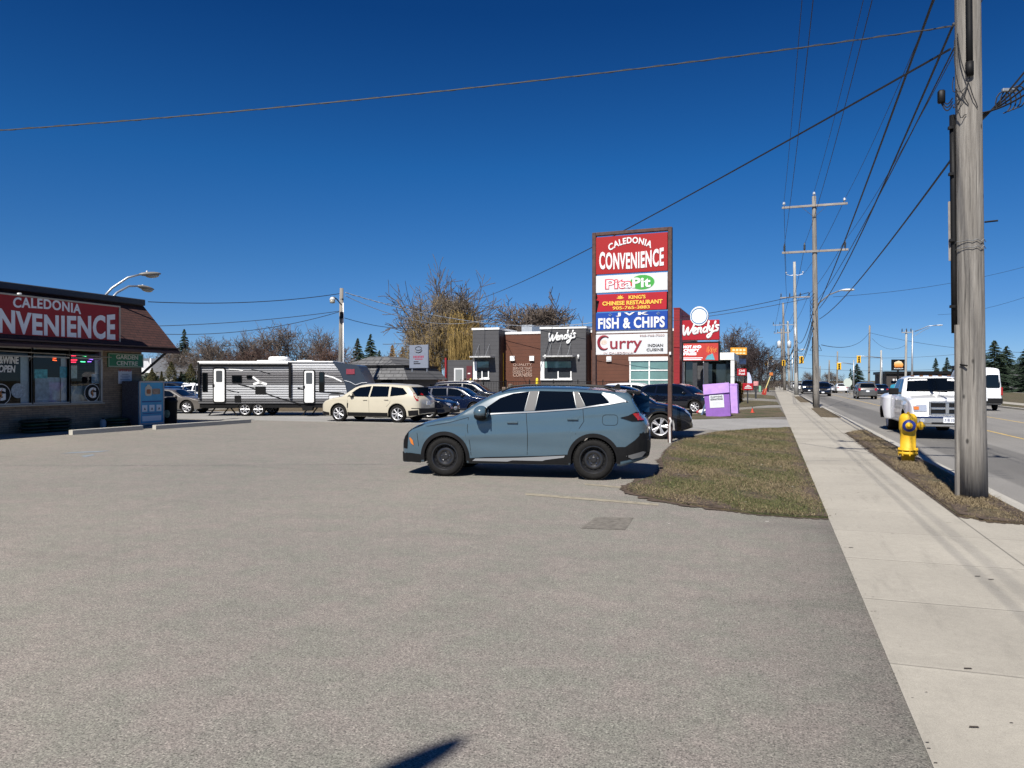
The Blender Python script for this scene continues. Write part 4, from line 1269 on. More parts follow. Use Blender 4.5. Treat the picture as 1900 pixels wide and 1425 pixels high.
b = MB(); b.box((FX - 6, (SY0 + SY1) / 2, 3.18), (12.2, SY1 - SY0 - .02, .1)); b.box((FX - 6, (SY0 + SY1) / 2, 4.55), (12, SY1 - SY0 - .1, .1)); b.build("flat_roof", M_FLASH, store)
# mansard: shingled slope, soffit, gable cheek
EX, EZ, TX, TZ = -22.1, 2.93, -24.02, 4.90
Yr = SY1 + .10
b = MB()
b.add([(EX, SY0 - .3, EZ), (EX, Yr, EZ), (TX, Yr, TZ), (TX, SY0 - .3, TZ)], [(0, 1, 2, 3)])
b.add([(EX - .02, SY0 - .3, EZ - .06), (EX - .02, Yr - .02, EZ - .06), (TX - .06, Yr - .02, TZ - .06), (TX - .06, SY0 - .3, TZ - .06)], [(3, 2, 1, 0)])
# gable cheek
b.add([(EX, Yr, EZ), (TX, Yr, TZ), (TX, Yr, EZ)], [(0, 1, 2)])
rf = b.build("mansard_roof", M_SHING, store, fix=False)
b = MB(); b.box((TX + .10, (SY0 + Yr) / 2 - .15, TZ + .0), (.36, Yr - SY0 + .22, .25), bev=.03); b.build("roof_cap", M_FLASH, rf)
b = MB(); b.box((EX - .03, (SY0 + Yr) / 2 - .1, EZ - .05), (.08, Yr - SY0 + .3, .10), bev=.01); b.build("eave_board", mat("brown_fascia", (.06, .03, .025), .6, var=.2), rf)
b = MB(); b.box(((EX + FX) / 2 + .0, (SY0 + Yr) / 2 - .1, EZ + .11), (FX - EX if False else abs(EX - FX), Yr - SY0 + .2, .04)); b.build("soffit", mat("soffit_brown", (.05, .035, .03), .8), rf)
b = MB(); b.tube([(FX, SY1 + .02, 2.05), (EX - .45, SY1 + .02, EZ + .05)], .05, 6); b.build("eave_brace", M_FLASH, store)
# windows
for i in range(4):
    y0, y1 = yw[i] + .035, yw[i + 1] - .035
    w = sub("window", store)
    b = MB()
    for y in (yw[i], yw[i + 1]): b.box((FX - .05, y, (Z0 + 2.95) / 2), (.12, .07, 2.95 - Z0 - .06), bev=.008)
    b.box((FX - .05, (y0 + y1) / 2, 2.90), (.12, y1 - y0, .07)); b.box((FX - .05, (y0 + y1) / 2, Z0 + .09), (.12, y1 - y0, .05))
    b.box((FX - .02, (y0 + y1) / 2, 2.60), (.05, y1 - y0, .05))
    b.build("window_frame", M_ALUM, w)
    b = MB(); b.add([(FX - .08, y0, .9), (FX - .08, y1, .9), (FX - .08, y1, 2.9), (FX - .08, y0, 2.9)], [(0, 1, 2, 3)]); b.build("pane", M_GLS, w, fix=False)
# what shows inside
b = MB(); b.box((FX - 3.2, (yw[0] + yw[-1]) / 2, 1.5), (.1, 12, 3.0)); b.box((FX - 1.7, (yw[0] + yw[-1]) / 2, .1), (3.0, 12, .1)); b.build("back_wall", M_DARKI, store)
def wpan(px0, py0, px1, py1, m, X=FX - .105, name="window_poster", th=.006, parent=None):
    a = PX(px0, py0, X); c = PX(px1, py1, X)
    b = MB(); b.box((X, (a.y + c.y) / 2, (a.z + c.z) / 2), (th, abs(c.y - a.y), abs(c.z - a.z)))
    return b.build(name, m, parent)
M_BLIND = mat("pale_blind", (.78, .80, .84), .7, var=.12, vs=9)
inn = thing("window_display", "posters, blinds and stock behind the store's plate glass", "window display", (0, 0, 0))
bl = [(38, 662, 56, 748, M_BLIND), (113, 664, 125, 748, M_BLIND), (176, 668, 187, 712, M_BLIND)]
for q in bl: wpan(*q, name="blind", parent=inn, X=FX - .14)
wpan(65, 700, 112, 750, mat("pale_stock", (.55, .62, .70), .6, var=.35, vs=5), name="stacked_stock", parent=inn, X=FX - .22)
wpan(131, 716, 186, 750, mat("carton_stock", (.65, .66, .60), .6, var=.6, vs=3.5), name="stacked_carton", parent=inn, X=FX - .22)
wpan(64, 685, 88, 702, mat("cyan_poster", (.14, .62, .80), .6, var=.7, vs=8), parent=inn)
wpan(111, 680, 126, 701, mat("teal_poster", (.12, .50, .62), .6, var=.5, vs=8), parent=inn)
wpan(131, 678, 143, 702, mat("beige_poster", (.75, .78, .68), .6, var=.3, vs=9), parent=inn)
wpan(170, 694, 186, 711, mat("bowl_poster", (.4, .5, .6), .6, var=.5, vs=6), parent=inn)
def neon(name, col, pts_or_box, label):
    m = mat(name + "_glow", col, .5, emit=2.2, ecol=col)
    b = MB()
    for (a, c, d, e) in pts_or_box:
        p = PX(a, c, FX - .14); q = PX(d, e, FX - .14)
        b.tube([p, q], .016, 6)
    return tag(b.build(name, m), label, "neon sign")
neon("red_neon_sign", (1.0, .03, .08), [(133, 660, 141, 660), (131, 664, 143, 664), (131, 668, 143, 668), (132, 672, 141, 672)], "round red neon sign high in the last store window")
neon("green_neon_sign", (.1, .9, .35), [(146, 659, 160, 661), (148, 664, 158, 665), (150, 671, 158, 671.5)], "green neon strokes right of the round red neon sign")
neon("purple_neon_sign", (.35, .12, .9), [(162, 660, 170, 661), (161, 665, 172, 667), (163, 671, 169, 671)], "purple neon strokes beside the green neon sign")
neon("orange_neon_sign", (1.0, .10, .02), [(98, 664, 104, 665), (98, 668, 105, 669)], "dim orange neon glow in the middle store window")
# lettering on the glass
wl_ = thing("window_lettering", "white BEER WINE OPEN lettering on the leftmost store window", "window lettering", (FX - .064, 0, 0), R(90))
M_DEC = mat("white_decal", (.80, .80, .78), .5)
def yt(px): return fy(px)
texts("lettering", [("BEER&WINE", ((fy(-25) + fy(37)) / 2, 0, fz(20, 675)), dict(w=fy(37) - fy(-25), h=.26, bold=.035, shear=.05)), ("OPEN", ((fy(0) + fy(31)) / 2, 0, fz(16, 691)), dict(w=fy(31) - fy(0), h=.24, shear=.15, bold=.03))], mat("window_letter_white", (.85, .85, .83), .5), wl_)
def gdecal(pxc, pyc, h, label):
    "round dark letter G decal with a bolt"
    t = thing("window_decal", label, "window decal", (FX - .060, fy(pxc), fz(pxc, pyc)), R(90))
    b = MB(); b.prism([(h * .52 * math.cos(a), h * .52 * math.sin(a)) for a in [2 * math.pi * k / 32 for k in range(32)]], -.004, 0); b.build("outline_disc", M_DEC, t)
    b = MB(); b.prism([(h * .49 * math.cos(a), h * .49 * math.sin(a)) for a in [2 * math.pi * k / 32 for k in range(32)]], -.008, -.0045); b.build("dark_disc", M_BLK, t)
    text("letter", "G", M_DEC, t, (0, -.010, -h * .30), w=h * .52, h=h * .62, bold=.045, depth=.004)
    b = MB(); b.prism([(-.05 * h, -.33 * h), (.10 * h, .02 * h), (.0, .02 * h), (.12 * h, .33 * h), (-.10 * h, -.03 * h), (.01 * h, -.03 * h)], -.022, -.016); b.build("bolt", mat("orange_bolt", (.5, .18, .04), .5), t)
gdecal(173, 729, .64, "round dark G decal low in the right-hand store window")
gdecal(3, 732, .68, "round dark G decal cut by the left edge of the picture")
t = thing("round_sticker", "pale round sticker between the left G decal and the blind", "sticker", (FX - .060, fy(36), fz(36, 725)), R(90))
b = MB(); b.prism([(.25 * math.cos(2 * math.pi * k / 28), .25 * math.sin(2 * math.pi * k / 28)) for k in range(28)], -.004, 0); b.build("sticker_disc", mat("pale_sticker", (.32, .38, .42), .5, var=.5, vs=14), t)
# fluorescent rod in front of the windows
t = thing("awning_rail", "thin pale metal rail running above the store windows", "rail")
b = MB(); b.tube([PX(-40, 648, FX + .25), PX(207, 663, FX + .25)], .022, 6); b.build("rail", M_ALUM, t)
for px in (-2, 63, 190):
    b = MB(); p = PX(px, 655, FX + .25); b.tube([(FX + .25, p.y, 2.62), (FX, p.y, 2.44)], .015, 5); b.build("bracket", M_ALUM, t)
# the big red sign on the mansard
SX = -22.38
sy1 = PX(221, 600, SX).y; sy0 = sy1 - 5.95
sg = thing("store_sign", "long red CALEDONIA CONVENIENCE fascia sign on the store's mansard roof", "sign", (SX, (sy0 + sy1) / 2, 0), R(90))
M_RED = mat("sign_red", (.30, .006, .006), .55, var=.06, vs=1.2)
W_ = sy1 - sy0
b = MB(); b.box((0, .06, 3.80), (W_, .12, 1.31)); b.build("sign_panel", M_RED, sg)
b = MB()
for z in (3.14, 4.46): b.box((0, .05, z), (W_ + .08, .16, .05))
for x in (-W_ / 2 - .02, W_ / 2 + .02): b.box((x, .05, 3.80), (.05, .16, 1.27))
b.build("sign_frame", M_BEAM, sg)
for x in (-2.4, -.8, .8, 2.4):
    b = MB(); b.bar((x, .12, 4.44), (x, 1.15, 4.44), .04, .04); b.build("sign_strut", M_FLASH, sg)
texts("lettering", [("CALEDONIA", (.15, 0, 4.05), dict(w=2.45, h=.33, bold=.025, space=1.08, arch=lambda u, v, x, z: (x, z + .06 * (1 - u * u))))], M_DEC, sg)
def convarch(u, v, x, z):
    zt = 1 + .35 * u * u
    return x, z * zt
texts("lettering", [("CONVENIENCE", (0, 0, 3.24), dict(w=5.6, h=.70, bold=.034, space=1.08, arch=convarch))], M_DEC, sg)
b = MB(); b.box((-.9, -.05, 4.50), (.1, .1, .06), bev=.02); b.build("sign_lamp", M_WHITE, sg)
# green sign and paper notice on the pier
t = thing("garden_centre_sign", "green GARDEN CENTRE sign on the brick pier under the eave", "sign", (FX + .03, (fy(199) + fy(264.5)) / 2, 0), R(90))
gw = fy(264.5) - fy(199); gz0, gz1 = fz(230, 681.5), fz(230, 656)
b = MB(); b.box((0, 0, (gz0 + gz1) / 2), (gw, .04, gz1 - gz0)); b.build("sign_panel", mat("sign_green", (.01, .17, .085), .5, var=.08), t)
M_PALEG = mat("sign_pale_letters", (.62, .66, .60), .5)
b = MB()
for z in (gz0 + .03, gz1 - .03): b.box((0, -.022, z), (gw - .04, .006, .018))
for x in (-gw / 2 + .03, gw / 2 - .03): b.box((x, -.022, (gz0 + gz1) / 2), (.018, .006, gz1 - gz0 - .06))
b.build("border_line", M_PALEG, t)
texts("lettering", [("GARDEN", (.04, -.022, gz0 + .31), dict(w=gw * .62, h=.17, bold=.02)), ("CENTRE", (.04, -.022, gz0 + .07), dict(w=gw * .60, h=.17, bold=.02))], M_PALEG, t)
t = thing("paper_notice", "white paper notice with red heading on the brick pier", "notice", (FX + .012, (fy(219) + fy(244)) / 2, 0), R(90))
nw = fy(244) - fy(219); nz1 = fz(230, 685); nz0 = fz(230, 712)
b = MB(); b.box((0, 0, (nz0 + nz1) / 2 - .03), (nw, .008, nz1 - nz0 - .06)); b.build("paper", mat("notice_paper", (.62, .64, .68), .7, var=.05), t)
text("heading", "SPECIALS", mat("notice_red", (.4, .05, .05), .6), t, (0, -.005, nz1 - .09), w=nw * .9, h=.10, bold=.02, depth=.003)
b = MB()
for k in range(5): b.box((0, -.006, nz1 - .2 - .07 * k), (nw * (.7 if k % 2 else .5), .003, .018))
b.build("text_line", mat("notice_ink", (.08, .10, .18), .7), t)
# ice cabinet: cage body with a printed end panel
IX1, IX0, IY0, IY1, IH = -22.92, -23.78, 22.72, 23.98, 1.76
t = thing("ice_cabinet", "tall outdoor cabinet with printed light blue panel at the store's corner", "cabinet", ((IX0 + IX1) / 2, (IY0 + IY1) / 2, 0), R(90))
hw, hd_ = (IY1 - IY0) / 2, (IX1 - IX0) / 2
b = MB(); b.box((0, 0, IH / 2 + .03), (2 * hw - .02, 2 * hd_ - .02, IH - .06), bev=.02)
m_mesh = NT("perforated_metal", .5); q = m_mesh.vor(30); m_mesh.b.inputs["Metallic"].default_value = .4
m_mesh.col(m_mesh.ramp(q, [(.30, (.02, .02, .03)), (.42, (.12, .12, .145))]))
b.build("cage", m_mesh.m, t)
b = MB(); b.box((0, -hd_ - .012, IH / 2), (2 * hw, .02, IH - .08)); pn = b.build("printed_panel", mat("panel_blue", (.05, .30, .50), .5, var=.12, vs=2), t)
M_PW = mat("panel_white", (.62, .70, .74), .5)
b = MB()
for x in (-hw + .03, hw - .03): b.box((x, -hd_ - .03, IH / 2), (.05, .02, IH - .02))
for z in (.10, IH - .03): b.box((0, -hd_ - .03, z), (2 * hw - .11, .02, .06))
b.build("panel_frame", mat("frame_beige", (.40, .36, .33), .6), t)
for k in (-1, 0, 1):
    b = MB(); b.box((k * .36, -hd_ - .026, .70), (.25, .006, .25)); w_ = b.build("instruction_square", M_PW, pn)
    b = MB(); b.prism([(k * .36 - .05, .62), (k * .36, .74), (k * .36 + .05, .62), (k * .36, .66)], -hd_ - .036, -hd_ - .030); b.build("instruction_mark", M_BLK, w_)
b = MB(); b.box((0, -hd_ - .026, .96), (.98, .006, .05)); b.box((0, -hd_ - .026, .50), (.9, .006, .03)); b.build("caption_bar", mat("panel_dark_blue", (.01, .06, .22), .5), pn)
b = MB(); b.box((0, -hd_ - .026, .30), (.95, .006, .20)); b.build("text_block", M_PW, pn)
b = MB(); b.prism(rnd_poly(-.34, 1.18, 0, 1.56, .1), -hd_ - .032, -hd_ - .023); b.prism(rnd_poly(-.24, 1.54, -.10, 1.62, .03), -hd_ - .033, -hd_ - .023); tk = b.build("tank_picture", mat("tank_cream", (.55, .48, .36), .5), pn)
b = MB(); b.prism(rnd_poly(-.27, 1.26, -.07, 1.44, .05), -hd_ - .040, -hd_ - .033); b.build("tank_label", mat("tank_label_brown", (.30, .10, .03), .5), tk)
b = MB(); b.prism(rnd_poly(.02, 1.24, .42, 1.46, .05), -hd_ - .032, -hd_ - .023); b.build("hose_picture", mat("hose_brown", (.28, .20, .14), .5, var=.5, vs=9), pn)
# litter bin
pb = G(315, 786); t = thing("litter_bin", "round black litter bin with a pale emblem beside the ice cabinet", "litter bin", (pb.x, pb.y, 0), R(20))
b = MB(); b.sm = True; b.lathe([(.27, 0), (.27, .05), (.29, .85), (.30, .87), (.28, .90)], 24); b.build("barrel", M_BLKP, t)
b = MB(); b.sm = True; b.lathe([(.31, .88), (.31, .94), (.24, 1.05), (.10, 1.10), (0, 1.10)], 24); b.build("lid", M_BLK, t)
b = MB(); b.ell((0, -.27, .42), (.12, .03, .17), 12, 8); b.build("emblem", mat("emblem_pale_green", (.25, .32, .22), .6, var=.5, vs=12), t)
# garden stock on the walk under the windows
for i, (px, n, lab) in enumerate(((62, 4, "low pile of green soil bags under the middle store window"), (105, 4, "second pile of green soil bags right of the first"), (215, 3, "dark green soil bags against the pier"))):
    y = fy(px, FX + .45)
    t = thing("soil_bag_pile", lab, "bags", (FX + .5, y, 0), R(90), "bags of soil along the store wall")
    for k in range(n):
        b = MB(); b.sm = True; b.ell((random.Random(i * 7 + k).uniform(-.06, .06), 0, .08 + .11 * k), (.52, .30, .085), 14, 8); b.build("soil_bag", mat("bag_green" + str(k % 2), ((.008, .035, .012), (.010, .016, .010))[k % 2], .5, var=.5, vs=7), t)
t = thing("washer_jug", "pale grey jug standing under the last store window", "jug", (FX + .45, fy(191, FX + .45), 0))
b = MB(); b.sm = True; b.lathe([(.10, 0), (.11, .02), (.11, .26), (.06, .33), (.035, .34)], 14); b.build("jug_body", mat("jug_grey", (.28, .31, .34), .5), t)
b = MB(); b.lathe([(.04, .34), (.04, .38), (0, .38)], 10); b.build("cap", M_BLK, t)
t = thing("washer_jug", "blue grey jug at the left end of the soil bags", "jug", (FX + .5, fy(52, FX + .45), 0))
b = MB(); b.sm = True; b.lathe([(.11, 0), (.12, .02), (.12, .30), (.06, .38), (.035, .39)], 14); b.build("jug_body", mat("jug_blue", (.12, .18, .24), .5), t)
b = MB(); b.lathe([(.04, .39), (.04, .43), (0, .43)], 10); b.build("cap", M_BLK, t)
b = MB(); b.slab([(FX, SY0), (-22.15, SY0), (-22.15, SY1 + 1.2), (FX, SY1 + 1.2)], -.05, .012)
struct("store_walk", b, M_CONC)
# concrete parking stops
for (a, c, lab) in (((131, 807), (262, 797.5), "weathered concrete parking stop nearest the picture's left edge"), ((286, 797), (463, 784.5), "longer concrete parking stop in front of the litter bin")):
    p, q = G(*a), G(*c); L_ = (q - p).length
    m = (p + q) / 2
    o = MB(); o.prism([(-.09, 0), (.09, 0), (.09, .145), (.08, .16), (-.08, .16), (-.09, .145)], -L_ / 2, L_ / 2)
    t = o.build("parking_stop", M_STOP, None, (m.x, m.y, 0)); d = q - p; t.rotation_euler = (0, 0, math.atan2(-d.x, d.y))
    tag(t, lab, "parking stop", "concrete parking stops by the store")
# two cobra-head lamps on the store roof
def lamp_head(b, p, d, s=1.0):
    d = Vector(d).normalized(); a = math.atan2(d.y, d.x); el = math.asin(d.z)
    M = Matrix.Rotation(a, 3, 'Z') @ Matrix.Rotation(-el, 3, 'Y')
    c = Vector(p) + d * .33 * s
    b.sm = True; b.ell(c, (.42 * s, .17 * s, .085 * s), 14, 8, M)
    return c, M
def roof_lamp(base, tip, head_dir, label):
    t = thing("roof_lamp", label, "lamp", base, 0, "floodlight arms on the store roof")
    rel = Vector(tip) - Vector(base)
    b = MB(); b.sm = True
    b.tube([(0, 0, -.3), rel * .35 + Vector((0, 0, .05)), rel * .7 + Vector((0, 0, .14)), rel], [.045, .045, .04, .035], 8); b.build("arm", M_GALV, t)
    b = MB(); c, M = lamp_head(b, rel, head_dir); h = b.build("lamp_head", mat("lamp_grey", (.20, .19, .17), .5, var=.15), t)
    b = MB(); b.sm = True; b.ell(c + M @ Vector((.08, 0, -.07)), (.26, .14, .09), 12, 8, M); b.build("lamp_glass", mat("lamp_lens", (.34, .32, .26), .2), h)
    b = MB(); b.box(c + Vector((-.15, 0, .1)), (.06, .06, .07), bev=.015); b.build("light_sensor", M_WHITE, h)
pA, tA = D(178, 553, 28.5), D(262, 509, 29.3)
roof_lamp(pA, tA, D(300, 508, 29.8) - tA, "upper cobra head lamp reaching right from the store roof")
pB, tB = D(194, 554, 28.9), D(258, 531, 30.4)
roof_lamp(pB, tB, D(290, 539, 31.2) - tB, "lower cobra head lamp reaching right from the store roof")

# ------------------------------------------------------------------ travel trailer
RD = 37.3
rvx = lambda zx: (340 + .2526 * zx - 366) / RD
rvz = lambda zy: 1.78 + (146 - .2526 * zy) / RD - .04
o0 = C((366 - 950) / FPX * FPX / RD, FPX / RD)
RV = thing("travel_trailer", "long silver and white travel trailer with two doors parked behind the cream crossover", "travel trailer", (o0.x, o0.y, 0), TH)
M_RVS = NT("trailer_siding", .35)
zz = M_RVS.xyz()[2]; xx = M_RVS.xyz()[0]
fr = M_RVS.math('FRACT', M_RVS.math('DIVIDE', zz, .118))
band_ = M_RVS.ramp(M_RVS.math('DIVIDE', zz, 3.0), [(.0, (.08, .08, .085)), (.29, (.12, .12, .125)), (.30, (.50, .51, .53)), (.52, (.54, .55, .56)), (.53, (.13, .13, .135)), (.70, (.16, .155, .16)), (.76, (.28, .28, .29)), (.80, (.58, .59, .60)), (1.0, (.60, .61, .62))])
ln_ = M_RVS.ramp(fr, [(0, .24), (.28, .24), (.38, 1.0), (.9, 1.0), (1, .6)])
M_RVS.bump(ln_, .6, .02)
M_RVS.b.inputs["Metallic"].default_value = .15
M_RVS.col(M_RVS.mix(1.0, band_, ln_, 'MULTIPLY'))
x0, x1 = rvx(110), rvx(1200)
zt, zb_ = rvz(440), rvz(742)
dep = 2.45
b = MB(); b.prism([(x0, zb_), (x1, zb_), (x1, rvz(650)), (rvx(1185), rvz(590)), (rvx(1150), rvz(510)), (rvx(1098), zt), (x0, zt)], 0, dep); b.build("body", M_RVS.m, RV)
b = MB(); b.prism([(x1, zb_ + .02), (rvx(1330), rvz(725)), (rvx(1352), rvz(690)), (rvx(1352), rvz(610)), (rvx(1318), rvz(530)), (rvx(1285), rvz(465)), (rvx(1262), rvz(455)), (rvx(1098), zt), (rvx(1150), rvz(510)), (rvx(1185), rvz(590)), (x1, rvz(650))], .02, dep - .02)
M_CAP = mat("cap_slate", (.022, .032, .050), .4, coat=.2, var=.08, vs=2)
cp = b.build("front_cap", M_CAP, RV)
b = MB(); b.box((rvx(1228), -.004, rvz(507)), (.42, .012, .26), bev=.004); b.build("cap_badge", mat("badge_red", (.22, .03, .05), .5, var=.3, vs=20), cp)
b = MB(); b.tube([(rvx(1185), .0, rvz(572)), (rvx(1230), -.005, rvz(585)), (rvx(1265), -.005, rvz(605)), (rvx(1310), -.005, rvz(590)), (rvx(1350), .0, rvz(588))], .018, 5); b.build("cap_stripe", mat("stripe_silver", (.5, .52, .55), .4), cp)
b = MB(); b.box(((x0 + rvx(1098)) / 2, dep / 2, zt + .035), (rvx(1098) - x0 + .06, dep + .08, .07), bev=.02); b.build("roof_edge", M_WHITE, RV)
b = MB(); b.tube([(x0 + .12, -.10, zt - .02), (rvx(775), -.10, zt - .02)], .075, 10); aw = b.build("awning_roll", M_WHITE, RV)
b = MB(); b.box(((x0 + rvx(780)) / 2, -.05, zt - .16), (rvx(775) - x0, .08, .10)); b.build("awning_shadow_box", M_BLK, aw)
for zx in (122, 788):
    b = MB(); b.box((rvx(zx), -.08, (zt + rvz(700)) / 2), (.12 if zx > 500 else .11, .10, zt - rvz(700)), bev=.01); b.build("awning_arm", M_BLK, aw)
def rv_door(xa, xb, ya, yb):
    d = sub("door", RV)
    b = MB(); b.prism(rnd_poly(rvx(xa), rvz(yb), rvx(xb), rvz(ya), .10), -.035, 0); b.build("door_frame", M_BLK, d)
    b = MB(); b.prism(rnd_poly(rvx(xa + 9), rvz(yb - 8), rvx(xb - 9), rvz(ya + 9), .07), -.05, -.034); b.build("door_leaf", M_WHITE, d)
    b = MB(); b.prism(rnd_poly(rvx((xa + xb) / 2 - 23), rvz(ya + 105), rvx((xa + xb) / 2 + 23), rvz(ya + 22), .05), -.058, -.049); b.build("door_window", mat("door_pane", (.07, .075, .08), .15), d)
    b = MB(); b.box((rvx(xa + 6), -.06, rvz((ya + yb) / 2 + 2)), (.10, .03, .13), bev=.01); b.build("door_handle", M_BLK, d)
rv_door(219, 314, 478, 736); rv_door(883, 970, 492, 742)
for xa, xb, ya, yb in ((141, 180, 514, 655), (358, 432, 534, 590), (466, 508, 534, 560), (998, 1037, 508, 652)):
    b = MB(); b.prism(rnd_poly(rvx(xa), rvz(yb), rvx(xb), rvz(ya), .05), -.03, 0); w_ = b.build("window", M_BLK, RV)
    b = MB(); b.prism(rnd_poly(rvx(xa + 5), rvz(yb - 5), rvx(xb - 5), rvz(ya + 5), .03), -.036, -.029); b.build("pane", M_GLASSD, w_)
for xa, xb, ya, yb in ((530, 606, 616, 672), (378, 424, 682, 730)):
    b = MB(); b.prism(rnd_poly(rvx(xa), rvz(yb), rvx(xb), rvz(ya), .02), -.03, 0); b.build("vent_hatch", M_BLK, RV)
b = MB(); b.prism(rnd_poly(rvx(1068), rvz(736), rvx(1152), rvz(678), .04), -.02, 0); hh = b.build("storage_hatch", M_BLK, RV)
b = MB(); b.prism(rnd_poly(rvx(1073), rvz(732), rvx(1147), rvz(683), .03), -.03, -.019); b.build("hatch_door", mat("hatch_white", (.7, .7, .7), .4), hh)
# painted swooshes on the flank
b = MB()
for pts, w_ in (([(405, 600), (470, 615), (560, 645), (640, 680), (740, 712), (860, 745)], .055), ([(840, 628), (900, 640), (1000, 655), (1100, 662), (1180, 668)], .06), ([(320, 640), (370, 652), (410, 660)], .035), ([(500, 490), (560, 500), (640, 525)], .03)):
    P = strip([(rvx(a), rvz(c)) for a, c in pts], w_)
    b.prism(P, -.012, -.003)
b.build("side_graphic", M_BLK, RV)
b = MB()
for pts, w_ in (([(1040, 535), (1100, 548), (1165, 580)], .07), ([(510, 545), (545, 570), (575, 590)], .09), ([(515, 600), (560, 585), (615, 600)], .12), ([(335, 490), (400, 492), (440, 500)], .05)):
    P = strip([(rvx(a), rvz(c)) for a, c in pts], w_)
    b.prism(P, -.016, -.006)
b.build("side_logo", M_WHITE, RV)
b = MB(); b.box(((x0 + rvx(1180)) / 2, dep / 2, zb_ - .10), (rvx(1180) - x0 - .1, dep - .1, .22)); b.build("chassis", M_BLK, RV)
b = MB(); b.sm = True; b.prism(rnd_poly(rvx(585), zt + .08, rvx(718), rvz(392), .12), dep * .35, dep * .35 + .75); ac = b.build("air_conditioner", M_WHITE, RV)
b = MB(); b.box((rvx(560), dep * .5, zt + .10), (.9, .6, .08), bev=.03); b.box((rvx(850), dep * .5, zt + .10), (.75, .5, .09), bev=.04); b.build("roof_vent", M_WHITE, RV)
for zx in (450, 548):
    for yy in (.14, dep - .14): 
        wheel(RV, rvx(zx), 0, .335, 'alloy6', .2).location = (rvx(zx), yy, .335)
b = MB()
for zx in (450, 548): b.prism(ring(rvx(zx), .34, .37, .42, 10, 170), .02, .14)
b.build("wheel_arch", M_BLK, RV)
for zx, s_ in ((225, -1), (330, 1), (915, -1)):
    b = MB(); b.bar((rvx(zx) , .25, zb_ - .18), (rvx(zx) + s_ * .35, .25, .03), .05, .06); b.build("stabiliser_jack", M_BLK, RV); b = MB(); b.bar((rvx(zx) + s_ * .02, dep - .25, zb_ - .18), (rvx(zx) + s_ * .35, dep - .25, .03), .05, .06); b.build("stabiliser_jack", M_BLK, RV)
b = MB(); b.prism([(rvx(885), zb_ - .15), (rvx(965), zb_ - .15), (rvx(960), .30), (rvx(890), .30)], -.35, -.05); b.build("entry_step", M_BLKP, RV)

# ------------------------------------------------------------------ pylon sign of the plaza
gp = G(1243.5, 821)
pr = Vector((gp.x, gp.y, 0)); dl = 22.55
pl_ = D(1103, 700, dl); pl_.z = 0
ang = math.atan2(pr.y - pl_.y, pr.x - pl_.x); PW = (pr - pl_).length
M_RUST = mat("rusty_brown_steel", (.085, .045, .035), .7, metal=.2, var=.35, vs=9, bump=.2)
ps_ = thing("pylon_sign", "tall brown post sign with five stacked shop panels behind the blue car", "sign", ((pr + pl_) / 2), ang)
zf = lambda py, d=22.25: EYE + (706 - py) * d / FPX
ztop = zf(429)
for sx in (-1, 1):
    b = MB(); b.box((sx * PW / 2, 0, ztop / 2), (.115, .14, ztop), bev=.012); p_ = b.build("post", M_RUST, ps_)
b = MB(); b.box((0, 0, ztop - .05), (PW - .115, .13, .10), bev=.01); b.build("top_bar", M_RUST, ps_)
b = MB(); b.tube([(PW / 2 + .02, -.11, 0), (PW / 2 + .01, -.11, .5), (PW / 2 + .05, -.11, .62), (PW / 2, -.10, .72)], .03, 6); b.build("post_repair_pipe", mat("scraped_white_pipe", (.55, .54, .52), .6, var=.4, vs=12), ps_)
b = MB(); b.box((PW / 2 + .02, -.10, zf(657)), (.05, .07, .08)); b.build("bolt_plate", M_WHITE, ps_)
iw = PW - .13
M_SW = mat("sign_white", (.60, .61, .62), .5, var=.03)
M_SR = mat("pylon_red", (.32, .005, .005), .5, var=.05, vs=1)
M_SB = mat("pylon_blue", (.002, .048, .30), .5, var=.06, vs=1)
M_KR = mat("banner_red", (.38, .005, .014), .5, var=.06, vs=1)
M_GOLD = mat("letter_gold", (.78, .50, .07), .5)
M_INK = mat("letter_black", (.03, .03, .035), .5)
M_MAR = mat("letter_maroon", (.24, .015, .03), .5)
M_WL = mat("letter_white", (.72, .72, .71), .45)
def pan(py0, py1, m, name):
    z1, z0 = zf(py0), zf(py1)
    b = MB(); b.box((0, -.02, (z0 + z1) / 2), (iw, .10, z1 - z0), bev=.005); o = b.build(name, m, ps_); return o, z0, z1
yF = -.073
o, z0, z1 = pan(438.5, 507.5, M_SR, "store_panel")
h = z1 - z0
texts("lettering", [("CALEDONIA", (-.03, yF, z0 + h * .60), dict(w=iw * .58, h=h * .17, bold=.03, space=1.1, arch=lambda u, v, x, z: (x * (1 + .10 * v), z + .19 * (1 - u * u) * 1.0))),
      ("CONVENIENCE", (.0, yF, z0 + h * .13), dict(w=iw * .90, h=h * .44, bold=.032, space=1.10, arch=lambda u, v, x, z: (x, z * (1 + .10 * u * u) - .04 * (1 - u * u))))], M_WL, o)
o, z0, z1 = pan(510.5, 542.5, M_SW, "pita_panel"); h = z1 - z0
b = MB(); b.prism([(.33 + .36 * math.cos(2 * math.pi * k / 36), (z0 + z1) / 2 + h * .42 * math.sin(2 * math.pi * k / 36)) for k in range(36)], yF, yF + .01); b.build("emblem_oval", mat("logo_green", (.05, .33, .05), .5), o)
text("lettering_outline", "Pita", mat("logo_red", (.6, .03, .06), .5), o, (-.36, yF + .002, z0 + h * .18), w=.84, h=h * .60, bold=.06, depth=.008)
text("lettering", "Pita", M_WL, o, (-.36, yF - .006, z0 + h * .22), w=.76, h=h * .50, bold=.012, depth=.006)
text("lettering", "Pit", M_WL, o, (.31, yF - .002, z0 + h * .20), w=.54, h=h * .58, bold=.035, space=1.05, depth=.010)
